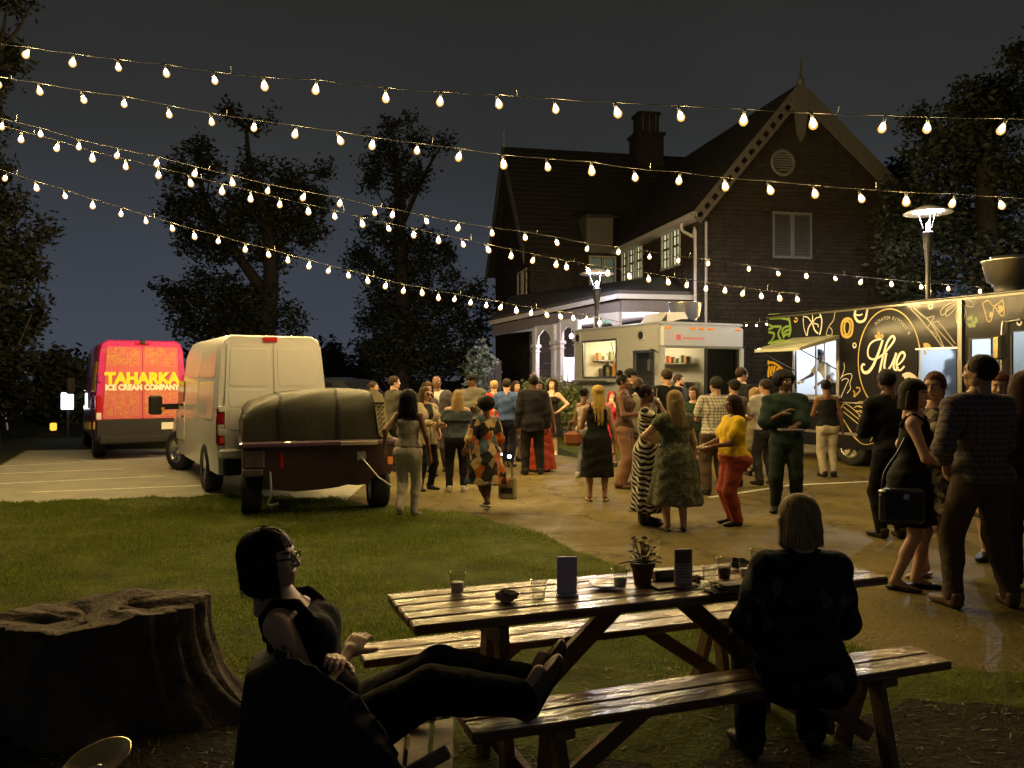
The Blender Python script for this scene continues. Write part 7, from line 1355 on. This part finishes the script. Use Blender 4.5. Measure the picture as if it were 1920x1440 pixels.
# left group -------------------------------------------------------------------
A1 = p_('woman in cream trousers and strappy top walking away beside the trailer', at(765, 972), 172, hgt(733, 975), skin='brown', hair=('curly', 'black'), top=dict(c=(.42, .36, .30), sleeve='strap', neck=1.31, hem=.96), bottom=dict(c=(.50, .44, .36), inf=.006), arms=('away', 'swing'), feet=((-.05, -.12), (.07, .14, .15)), shoes=('flat', (.05, .04, .03)), g=1.02)
A2 = p_('woman in beige blazer and sunglasses facing right', at(798, 919), 40, hgt(727, 918), skin='tan', hair=('long', 'brown'), top=dict(c=(.03, .03, .03), sleeve='cap', jacket=dict(c=(.46, .38, .26), hem=.76, open=True)), bottom=dict(c=K_), arms=('hold', 'hold'), head=(10, 5), extra=dict(glasses='sun'))
A3 = p_('bald man in grey suit jacket with white pocket square', at(822, 884), -14, hgt(706, 884), sex='m', skin='brown', hair=('bald', 'black'), top=dict(c=W_, sleeve='short', jacket=dict(c=(.085, .075, .085), hem=.78, open=True)), bottom=dict(c=(.05, .045, .05)), extra=dict(glasses='clear'), g=1.08)
A4 = p_('woman raising a hand to her face behind the beige blazer', at(799, 893), 20, hgt(718, 893), skin='fair', hair=('curly', 'brown'), dress=dict(c=(.10, .08, .07), hem=.5), arms=('face', 'down'))
A5 = p_('blonde woman from behind in slate off shoulder top and white sneakers', at(856, 922), 184, hgt(732, 920), skin='fair', hair=('long', 'blond'), g=1.12, top=dict(c=(.045, .06, .075), sleeve='off', neck=1.36, hem=.90, ruffle=True), bottom=dict(c=K_, inf=.004), arms=('plate', 'hold'), stance=.12, shoes=('shoe', (.62, .60, .54), 1))
A6 = p_('person in grey sweatshirt and dark cap with crossed arms by the fence', at(886, 882), -28, hgt(702, 882), sex='m', skin='brown', hair=('hat', 'black'), top=dict(c=(.13, .12, .09), sleeve='long', loose=.012, inf=.02), bottom=dict(c=(.04, .04, .05)), arms=('cross', 'cross'), head=(-25, 0))
A7 = p_('woman walking away in a bright patchwork print dress', at(912, 958), 205, hgt(748, 960), skin='brown', hair=('afro', 'black'), g=1.12, dress=dict(m=patch, hem=.42, sleeve='elbow', flare=.10, loose=.03, folds=5, famp=.03), arms=('down', 'swingf'), feet=((-.05, -.10), (.06, .18, .16)), shoes=('flat', (.5, .45, .36)))
A8 = p_('man in dark coat turned away beside the parked car', at(738, 884), 120, hgt(706, 884), sex='m', skin='fair', hair=('short', 'dark'), top=dict(c=(.06, .055, .04), sleeve='long', inf=.03, hem=.72), bottom=dict(c=K_), arms=('hold', 'down'))
A8b = p_('man in dark shirt half hidden behind the trailer tarpaulin', at(702, 880), 75, hgt(716, 880), sex='m', skin='tan', hair=('short', 'dark'), top=dict(c=(.05, .06, .08), sleeve='short'), bottom=dict(c=K_))
A9 = p_('short haired blond person in a red shirt seen from behind', at(925, 868), 190, hgt(714, 866), sex='m', skin='fair', hair=('short', 'blond'), top=dict(c=(.60, .045, .025), sleeve='short'), bottom=dict(c=K_), arms=('hold', 'down'))
A10 = p_('man in a blue polo shirt turned to the right', at(951, 876), 160, hgt(711, 876), sex='m', skin='fair', hair=('short', 'dark'), top=dict(c=(.06, .10, .24), sleeve='short', inf=.02), bottom=dict(c=(.02, .025, .05)), arms=('down', 'down'))
A11 = p_('tall man in a black suit with his back turned', at(999, 890), 184, hgt(704, 890), sex='m', skin='dark', hair=('short', 'black'), g=1.02, top=dict(c=(.02, .02, .02), sleeve='long', jacket=dict(c=(.016, .016, .017), hem=.74)), bottom=dict(c=(.018, .018, .019), inf=.022), stance=.13, shoes=('shoe', (.015, .015, .015)))
A12 = p_('woman in a long orange red dress partly behind the black suit', at(1014, 884), 10, hgt(715, 884), skin='brown', hair=('long', 'black'), dress=dict(c=(.36, .055, .025), hem=.04, sleeve='strap', neck=1.36, flare=.09), arms=('hold', 'down'))
A13 = p_('woman in a black slip dress with one hand on her hip', at(1034, 853), -22, hgt(712, 852), skin='fair', hair=('curly', 'dark'), dress=dict(c=K_, hem=.42, sleeve='strap', neck=1.33, flare=.05), arms=('hold', 'hip'), stance=.10, shoes=('flat', (.55, .5, .42)), head=(-10, -8))
A14 = p_('woman with curly dark hair behind the black suit', at(966, 866), 30, hgt(716, 866), skin='tan', hair=('curly', 'dark'), dress=dict(c=(.08, .06, .05), hem=.5))
# middle group ------------------------------------------------------------------
B1 = p_('woman with blonde braids in a long sleeveless black dress seen from behind', at(1120, 940), 176, hgt(724, 943), skin='tan', hair=('braids', 'gold'), g=1.04, dress=dict(c=K_, hem=.37, sleeve='none', neck=1.37, flare=.055, famp=.006), arms=('down', 'hold'), stance=.11, shoes=('flat', (.30, .19, .10)), head=(25, 0))
B2 = p_('woman with a dark bun behind the blonde braids', at(1097, 895), 140, hgt(728, 895), skin='brown', hair=('bun', 'black'), top=dict(c=(.30, .28, .25), sleeve='strap', neck=1.34), bottom=dict(c=(.14, .15, .16)), shoes=('shoe', (.62, .6, .55), 1))
B3 = p_('woman with bright red hair and a red pink dress sipping from a straw', at(1146, 874), -20, hgt(734, 872), skin='fair', hair=('bob', 'red'), dress=dict(c=(.52, .03, .08), hem=.62, sleeve='cap', flare=.07), arms=('hold', 'face'), g=1.05)
B4 = p_('woman with dark top knot and bare back turned to the right', at(1170, 915), 70, hgt(703, 913), skin='brown', hair=('topbun', 'black'), top=dict(c=(.10, .055, .035), sleeve='none', neck=1.38), bottom=dict(c=(.26, .14, .09), flare=.03), arms=('hold', 'down'), shoes=('shoe', (.12, .06, .04)))
B5 = p_('man in a black cap beside the serving hatch', at(1180, 874), 92, hgt(692, 874), sex='m', skin='tan', hair=('hat', 'black'), top=dict(c=K_, sleeve='short'), bottom=dict(c=(.05, .05, .06)))
B6 = p_('man in a sage grey shirt with his back turned', at(1200, 909), 186, hgt(710, 908), sex='m', skin='fair', hair=('short', 'brown'), g=1.04, top=dict(c=(.25, .235, .17), sleeve='short', inf=.02, hem=.84), bottom=dict(c=(.12, .125, .13), inf=.02), arms=('hold', 'hold'))
B7 = p_('woman in a long black and white zebra print dress with glasses', at(1214, 984), 78, hgt(722, 985), skin='brown', hair=('bun', 'black'), g=1.02, dress=dict(m=zebra, hem=.17, sleeve='cap', flare=.06, famp=.012, res=.014), arms=('face', 'hold'), shoes=('boot', (.015, .015, .015)), extra=dict(glasses='clear'), head=(10, 6))
B8 = p_('broad man in black with short dark hair seen from behind', at(1252, 893), 190, hgt(694, 893), sex='m', skin='tan', hair=('beanie', 'dark', (.05, .035, .02)), g=1.15, top=dict(c=K_, sleeve='short', inf=.02), bottom=dict(c=(.03, .03, .035)))
B9 = p_('bearded man looking right in front of the truck windshield', at(1274, 866), 40, hgt(703, 866), sex='m', skin='fair', hair=('short', 'dark'), top=dict(c=(.06, .07, .09), sleeve='short'), bottom=dict(c=(.05, .05, .06)), extra=dict(beard=1))
B10 = p_('smiling woman with long light brown hair in a dark green dress', at(1300, 905), -18, hgt(726, 904), skin='fair', hair=('long', 'brown'), dress=dict(c=(.025, .05, .03), hem=.08, sleeve='short', flare=.06), arms=('hold', 'down'))
B11 = p_('woman with long blonde hair in a green leaf print dress seen from behind', at(1266, 996), 184, hgt(734, 999), skin='fair', hair=('long', 'blond'), g=1.24, belly=.02, dress=dict(m=leafp, hem=.33, sleeve='cap', flare=.10, folds=8, famp=.02, inf=.014), arms=('down', (((.24, -.24, 1.12)), (1, .3, -.6), 'grip')), stance=.10, shoes=('flat', (.03, .03, .03)))
B12 = p_('man in black and white plaid shirt and brown trousers seen from behind', at(1340, 928), 184, hgt(709, 927), sex='m', skin='tan', hair=('beanie', 'dark', (.03, .03, .03)), g=1.05, top=dict(m=plaid, sleeve='short', loose=.01, inf=.016, hem=.88), bottom=dict(c=(.085, .055, .035), inf=.026), arms=('hold', 'hold'), stance=.12)
B13 = p_('man in a brown shirt and dark cap behind the yellow top', at(1372, 912), 200, hgt(712, 911), sex='m', skin='tan', hair=('hat', 'dark'), top=dict(c=(.13, .10, .075), sleeve='short', inf=.02), bottom=dict(c=(.03, .03, .03)), arms=('hold', 'hold'))
B14 = p_('woman in a yellow top and coral trousers holding a plate of food', at(1376, 985), -86, hgt(743, 990), skin='brown', hair=('long', 'dark'), g=1.26, belly=.035, bust=.8, top=dict(c=(.60, .40, .02), sleeve='short', loose=.012, inf=.016, hem=.80, cut=[((.0, -.62, -1), -.70)]), bottom=dict(c=(.36, .075, .045), inf=.028), arms=('plate', 'plate'), stance=.08, extra=dict(glasses='clear'), head=(0, 8), hi=False, res=.017)
B15 = p_('man in a black tee looking right in front of the white truck corner', at(1388, 884), 118, hgt(690, 884), sex='m', skin='fair', hair=('short', 'dark'), top=dict(c=K_, sleeve='short'), bottom=dict(c=(.04, .04, .05)))
B16 = p_('woman with loose dark blonde hair low behind the white tee', at(1415, 892), 172, hgt(729, 892), skin='fair', hair=('curly', 'blond'), dress=dict(c=(.20, .17, .10), hem=.5))
B17 = p_('man in a white tee turned away beside the black truck', at(1436, 910), 196, hgt(712, 910), sex='m', skin='tan', hair=('short', 'dark'), g=1.12, top=dict(c=(.46, .43, .40), sleeve='short', inf=.02), bottom=dict(c=(.04, .04, .045)), arms=('down', 'hold'))
B18 = p_('person with a big dark afro in a loose dark green shirt holding a tray', at(1474, 962), -18, hgt(700, 962), sex='m', skin='dark', hair=('afro', 'black'), g=1.0, top=dict(c=(.016, .032, .026), sleeve='elbow', loose=.025, inf=.026, hem=.68, wr=.007), bottom=dict(c=(.02, .03, .025), inf=.02), arms=('chest', 'plate'), head=(28, 0))
B19 = p_('woman in a black tank top and cream trousers at the black truck hatch', at(1552, 894), 176, hgt(713, 894), skin='brown', hair=('bun', 'black'), top=dict(c=K_, sleeve='strap', neck=1.36), bottom=dict(c=(.46, .40, .30), flare=.01), arms=('down', 'hold'), head=(-15, 0))
# right group --------------------------------------------------------------------
C1 = p_('woman in a short black sleeveless dress with a dark bob and black flats', at(1706, 1105), 68, hgt(714, 1118), skin='fair', hair=('bob', 'dark'), dress=dict(c=K_, hem=.54, sleeve='none', neck=1.36, flare=.035, famp=.008), arms=('belly', (((.08, -.27, 1.10)), (1, .5, -.5), 'relax')), feet=((-.08, .10), (.06, -.06)), shoes=('flat', (.018, .018, .018)), res=.014, hi=True, lean=4)
C2 = p_('woman with auburn hair in a floral dress leaning to the woman in black', at(1752, 1085), -58, hgt(700, 1095), skin='fair', hair=('ponytail', 'auburn'), dress=dict(m=floral, hem=.55, sleeve='cap', flare=.06), arms=('chest', 'hold'), feet=((-.07, -.03), (.08, .12, .16)), shoes=('flat', (.42, .33, .24)), res=.016, lean=3)
C3 = p_('man in a dark checked shirt and brown trousers with his back turned', at(1838, 1138), 182, hgt(668, 1140), sex='m', skin='tan', hair=('short', 'dark'), g=1.03, top=dict(m=check, sleeve='roll', loose=.008, inf=.016, hem=.86), bottom=dict(c=(.075, .052, .035), inf=.016), arms=('hold', 'pocket'), stance=.20, res=.014, hi=True, shoes=('shoe', (.10, .055, .03)), head=(25, -4))
C4 = p_('woman in black with loose wavy hair cut by the right edge', at(1925, 1108), 150, hgt(700, 1108), skin='tan', hair=('curly', 'brown'), top=dict(c=K_, sleeve='short'), bottom=dict(c=(.08, .06, .045), flare=.02), arms=('hold', 'down'), g=1.1)
C5 = p_('person all in black behind the dark bob haircut', at(1672, 1010), 186, hgt(694, 1010), sex='m', skin='dark', hair=('short', 'black'), top=dict(c=K_, sleeve='long', inf=.02), bottom=dict(c=K_, inf=.015), arms=('hold', 'hold'))
C6 = p_('woman with fair face looking over the shoulder of the checked shirt', at(1866, 1050), -35, hgt(700, 1050), skin='fair', hair=('long', 'auburn'), dress=dict(c=(.06, .05, .05), hem=.4, sleeve='short'), arms=('hold', 'down'))
# seated ---------------------------------------------------------------------------
S1, S2 = 'people sitting at the picnic table', None
D1 = p_('woman with dark bob and glasses lounging with folded arms and feet up on the bench', (-.65, 3.12, 0), 92, 1.66, skin='fair', hair=('bob', 'black'), hipz=.43, lean=-25, dress=None, top=dict(c=K_, sleeve='none', neck=1.36, hem=.86), bottom=dict(c=(.012, .012, .014), inf=.03), arms=(((-.05, -.13, 1.12), (.9, .4, -.7), 'relax'), ((-.15, -.13, 1.16), (.9, .3, -.7), 'relax')), legs=(((-.09, -.36, .585), (-.05, -.71, .53), (0, -.55, 1)), ((.09, -.38, .60), (.08, -.74, .54), (.08, -.5, 1))), head=(-4, 20), shoes=('shoe', (.12, .07, .045)), res=.011, hi=True, extra=dict(glasses='clear'), group=S1)
D2 = p_('woman with short blond hair in a dark printed jacket sitting on the bench, back turned', (1.235, 3.50, 0), 181, 1.53, skin='fair', hair=('bob', 'blond'), g=1.08, hipz=.54, top=dict(m=darkfl, sleeve='long', loose=.015, inf=.026, hem=.80, wr=.006), bottom=dict(c=K_, inf=.03), arms=(((.16, -.34, 1.08), (.5, .5, -1), 'relax'), ((.16, -.34, 1.08), (.5, .5, -1), 'relax')), legs=(((-.15, -.38, .56), (-.16, -.32, .10)), ((.15, -.38, .56), (.17, -.26, .10))), lean=6, head=(10, 6), shoes=('shoe', (.02, .02, .02)), res=.012, hi=True, group=S1)
# inside the trucks and on the porch
def tw_(root, p): a = root.rotation_euler[2]; return (root.location[0]+p[0]*math.cos(a)-p[1]*math.sin(a), root.location[1]+p[0]*math.sin(a)+p[1]*math.cos(a), root.location[2]+p[2])
GW = 'cooks working inside the food trucks'
E1 = p_('cook in a white shirt leaning out of the black truck hatch', tw_(HT, (1.25, .62, .75)), math.degrees(HT.rotation_euler[2])-15, 1.62, sex='m', skin='dark', hair=('short', 'black'), top=dict(c=(.62, .62, .6), sleeve='short'), bottom=dict(c=K_), arms=('reach', 'plate'), lean=28, group=GW)
E2 = p_('cook in dark apron standing behind the black truck hatch', tw_(HT, (1.85, 1.05, .75)), math.degrees(HT.rotation_euler[2])+70, 1.66, sex='m', skin='brown', hair=('hat', 'black'), top=dict(c=(.10, .08, .10), sleeve='short'), bottom=dict(c=K_), arms=('plate', 'plate'), lean=20, group=GW)
E3 = p_('cook standing in the white truck behind the windshield', tw_(WT, (1.0, 1.9, .62)), math.degrees(WT.rotation_euler[2])+40, 1.68, sex='m', skin='tan', hair=('hat', 'black'), top=dict(c=(.10, .06, .03), sleeve='short'), bottom=dict(c=K_), arms=('plate', 'plate'), group=GW)
q = P(1008, 706, 29.0); E4 = p_('person in a white shirt and pale cap sitting on the porch behind the hedge', (q.x, q.y, .42), -40, 1.6, sex='m', skin='tan', hair=('hat', 'grey', (.42, .25, .26)), top=dict(c=(.5, .46, .46), sleeve='short'), bottom=dict(c=(.06, .06, .08)), arms=('hold', 'hold'), hipz=.5+.32, lean=22, legs=(((-.1, -.40, .86), (-.1, -.36, .42)), ((.1, -.40, .86), (.1, -.36, .42))), group=None)
E5 = p_('blurred dark figure standing behind the steamed side window', tw_(HT, (4.25, .55, .75)), math.degrees(HT.rotation_euler[2])+180, 1.55, sex='m', skin='brown', hair=('short', 'black'), top=dict(c=(.45, .45, .45), sleeve='short'), bottom=dict(c=K_), group=GW)
# ------------------------------------------------------------------ things they carry
def hold_at(info, i, dx=.075, dz=-.02): w_, M, fl_ = info['hand'][i]; return world(info, w_+M @ np.array((dx, .0, dz)))
# tote bag and phone lights at the patchwork dress
q = hold_at(A7, 1, .07); q = Vector((max(q.x, (952-960)/1550*10.6), q.y-.05, 0)); tc_ = P(952, 912, q.y); TB = thing('tote_bag', 'cream canvas tote bag with a dark printed block, carried by the patchwork dress', 'tote bag', (tc_.x, tc_.y, tc_.z-.17), R(-14)); cv_ = mat('canvas_cream', (.52, .44, .29), .85, var=.1, bump=.2, bscale=70)
m = MB(); m.rbox((-.125, -.035, 0), (.125, .035, .30), .03); b_ = m.build('bag', cv_, TB, bevel=.01); MB().box((-.09, -.0375, .08), (.07, -.036, .16)).build('print', mat('tote_print', (.07, .055, .04), .8), TB)
for y_ in (-.03, .03): m = MB(); m.ribbon(catmull([(-.06, y_, .28), (-.05, y_, .42), (0, y_*.5, .50), (.05, y_, .42), (.06, y_, .28)], 6), .022); m.build('handle', cv_, TB)
for px, py, rr in ((940, 852, .014), (955, 856, .024)):
    c_ = P(px, py, q.y-.05); ph_ = thing('phone_light', ('small' if rr < .02 else 'large')+' blue white phone flashlight spot shining beside the tote bag', 'phone light', c_); MB().lathe([(0, -.006), (rr, -.006), (rr, .0), (0, 0)], 12, M=Matrix.Rotation(R(90), 4, 'X')).build('lens', emis('phone_flash', (.72, .84, 1), 22), ph_); MB().rbox((-rr*1.6, .001, -rr*2.6), (rr*1.6, .012, rr*2.6), .004).build('case', blk, ph_)
# white shopping bag of the blazer woman
c_ = P(790, 868, 12.7); SB = thing('shopping_bag', 'white plastic shopping bag with a red print hanging by the cream trousers', 'shopping bag', (c_.x, c_.y, c_.z-.15), R(10)); m = MB(); m.rbox((-.10, -.04, 0), (.10, .04, .28), .03); m.build('bag', mat('bag_white', (.62, .57, .48), .5), SB); m = MB(); m.ribbon([(.035*math.cos(t)-.02, -.0415, .15+.05*math.sin(t)) for t in np.linspace(0, 2*PI, 14)], .03); m.build('print', rd, SB); m = MB(); m.ribbon(catmull([(-.05, 0, .27), (0, 0, .42), (.05, 0, .27)], 6), .02); m.build('handle', MC['bag_white'], SB)
# rust handbag of the braids woman
c_ = P(1075, 822, 11.5); HB = thing('handbag', 'rust brown handbag hanging at the side of the long black dress', 'handbag', (c_.x, c_.y, c_.z-.1), R(-30)); MB().rbox((-.13, -.06, 0), (.13, .06, .20), .04).build('bag', mat('leather_rust', (.26, .085, .035), .5), HB); m = MB(); m.tube(catmull([(-.08, 0, .19), (-.05, 0, .32), (.05, 0, .32), (.08, 0, .19)], 5), .010, 6); m.build('handle', MC['leather_rust'], HB)
# black shoulder bag of the woman in black
c_ = P(1692, 942, 6.35); SBg = thing('shoulder_bag', 'large black leather shoulder bag hanging from the woman in the short black dress', 'shoulder bag', (c_.x, c_.y, c_.z-.17), R(-8)); bl_ = mat('leather_black', (.012, .012, .013), .28, spec=.6, bump=.25, bscale=14)
MB().rbox((-.17, -.055, 0), (.16, .055, .26), .035).build('bag', bl_, SBg, bevel=.008); MB().rbox((-.15, -.065, .04), (.13, -.05, .19), .012).build('pocket', bl_, SBg); MB().rbox((-.165, -.06, .215), (.155, .06, .275), .02).build('flap', bl_, SBg)
m = MB(); m.tube(catmull([(-.15, 0, .25), (-.12, .02, .40), (-.02, .04, .55), (.04, .06, .66)], 6), .011, 6); m.build('strap', bl_, SBg); MB().rbox((-.01, -.067, .20), (.03, -.06, .24), .004).build('buckle', chrome, SBg)
# plate and food of the yellow top, paper boat of the leaf print dress, drinks
def w2(info, i): return hold_at(info, i, .10, -.03)
a, b = w2(B14, 0), w2(B14, 1); c_ = (a+b)/2; c_.x -= .03; PL = thing('food_plate', 'white paper plate of food held by the woman in yellow', 'plate', c_); MB().lathe([(0, 0), (.07, .002), (.105, .022), (.107, .024), (.07, .008), (0, .006)], 20).build('plate', mat('paper_plate', (.66, .60, .46), .7), PL)
o = MB()
for i in range(7): t_ = i*.9; o.lathe([(0, .0), (.022, .008), (.024, .02), (.0, .038)], 8, M=Matrix.Translation((.045*math.cos(t_), .045*math.sin(t_), .006)), sx=1.3)
o.build('food', mat('food_tan', (.55, .42, .20), .6, var=.3, scale=30), PL); m = MB(); m.poly([(-.06, -.05, -.012), (.07, -.07, -.03), (.09, .05, -.09), (-.02, .03, -.07)]); s = m.build('napkin', mat('napkin_plain', (.62, .56, .44), .85), PL); q_ = s.modifiers.new('s', 'SOLIDIFY'); q_.thickness = .003
c_ = hold_at(B11, 1, .07, -.03)+Vector((.02, 0, .03)); PB2 = thing('paper_bag', 'tan paper food bag held up by the woman in the leaf print dress', 'paper bag', c_, R(20)); m = MB(); m.prism([(-.05, -.05, -.06), (.05, -.05, -.06), (.085, -.05, .12), (.03, -.05, .095), (-.07, -.05, .125)], (0, .08, 0)); m.build('bag', mat('kraft_light', (.50, .36, .20), .8, var=.1), PB2)
def straw_cup(info, i, label, m_=None):
    c_ = hold_at(info, i, .06, -.035); o = thing('drink_cup', label, 'drink'); o.location = c_-Vector((0, 0, .04)); MB().lathe([(0, 0), (.028, 0), (.038, .10), (.040, .10), (.030, -.002), (0, -.002)], 14).build('cup', m_ or mat('cup_white', (.62, .58, .5), .4), o); MB().tube([(0, 0, .03), (.012, -.01, .21)], .0045, 6).build('straw', mat('straw_white', (.7, .68, .62), .5), o)
straw_cup(B7, 0, 'cup with white straw held by the zebra print dress'); straw_cup(B3, 1, 'cup with white straw held by the woman with red hair'); straw_cup(B1, 1, 'cup with white straw held by the woman with blonde braids')
a, b = w2(B18, 0), w2(B18, 1); TY = thing('food_tray', 'dark food tray held by the person in the loose green shirt', 'tray', b); MB().rbox((-.14, -.10, 0), (.14, .10, .025), .01).build('tray', mat('tray_dark', (.06, .05, .05), .5), TY)
c_ = hold_at(C1, 1, .08, -.04); GL = thing('wine_cup', 'amber drink in a clear cup between the woman in black and the floral dress', 'drink', c_); MB().lathe([(0, 0), (.026, 0), (.036, .09), (.033, .09), (.024, .004), (0, .004)], 14).build('cup', clear, GL); MB().lathe([(0, .005), (.024, .005), (.031, .06), (0, .06)], 14).build('drink', mat('amber_drink', (.5, .24, .04), .2), GL)
cl_ = hold_at(E1, 0, .10, -.04); FC = thing('food_boat', 'white paper food tray handed out of the black truck hatch', 'food tray', cl_); MB().lathe([(0, 0), (.07, 0), (.10, .04), (.102, .04), (.07, -.003), (0, -.003)], 4).build('tray', mat('tray_white', (.66, .66, .64), .6), FC)

# pale patio chair cut by the left edge, far behind
q = G(-4, 806); PCH = thing('patio_chair', 'pale white patio chair standing on the far grass at the left edge', 'chair', (q.x, q.y, 0), R(30)); pw_ = mat('patio_white', (.6, .6, .58), .5)
MB().rbox((-.25, -.25, .42), (.25, .25, .46), .02).build('seat', pw_, PCH); MB().rbox((-.25, .20, .46), (.25, .26, .92), .03).build('backrest', pw_, PCH)
for x_ in (-.22, .22):
    for y_ in (-.22, .22): MB().beam((x_, y_, .43), (x_*1.25, y_*1.25, 0), .04, .04, up=(1, 0, 0)).build('leg', pw_, PCH)
for x_ in (-.27, .27): MB().rbox((x_-.03, -.24, .64), (x_+.03, .24, .68), .01).build('armrest', pw_, PCH)
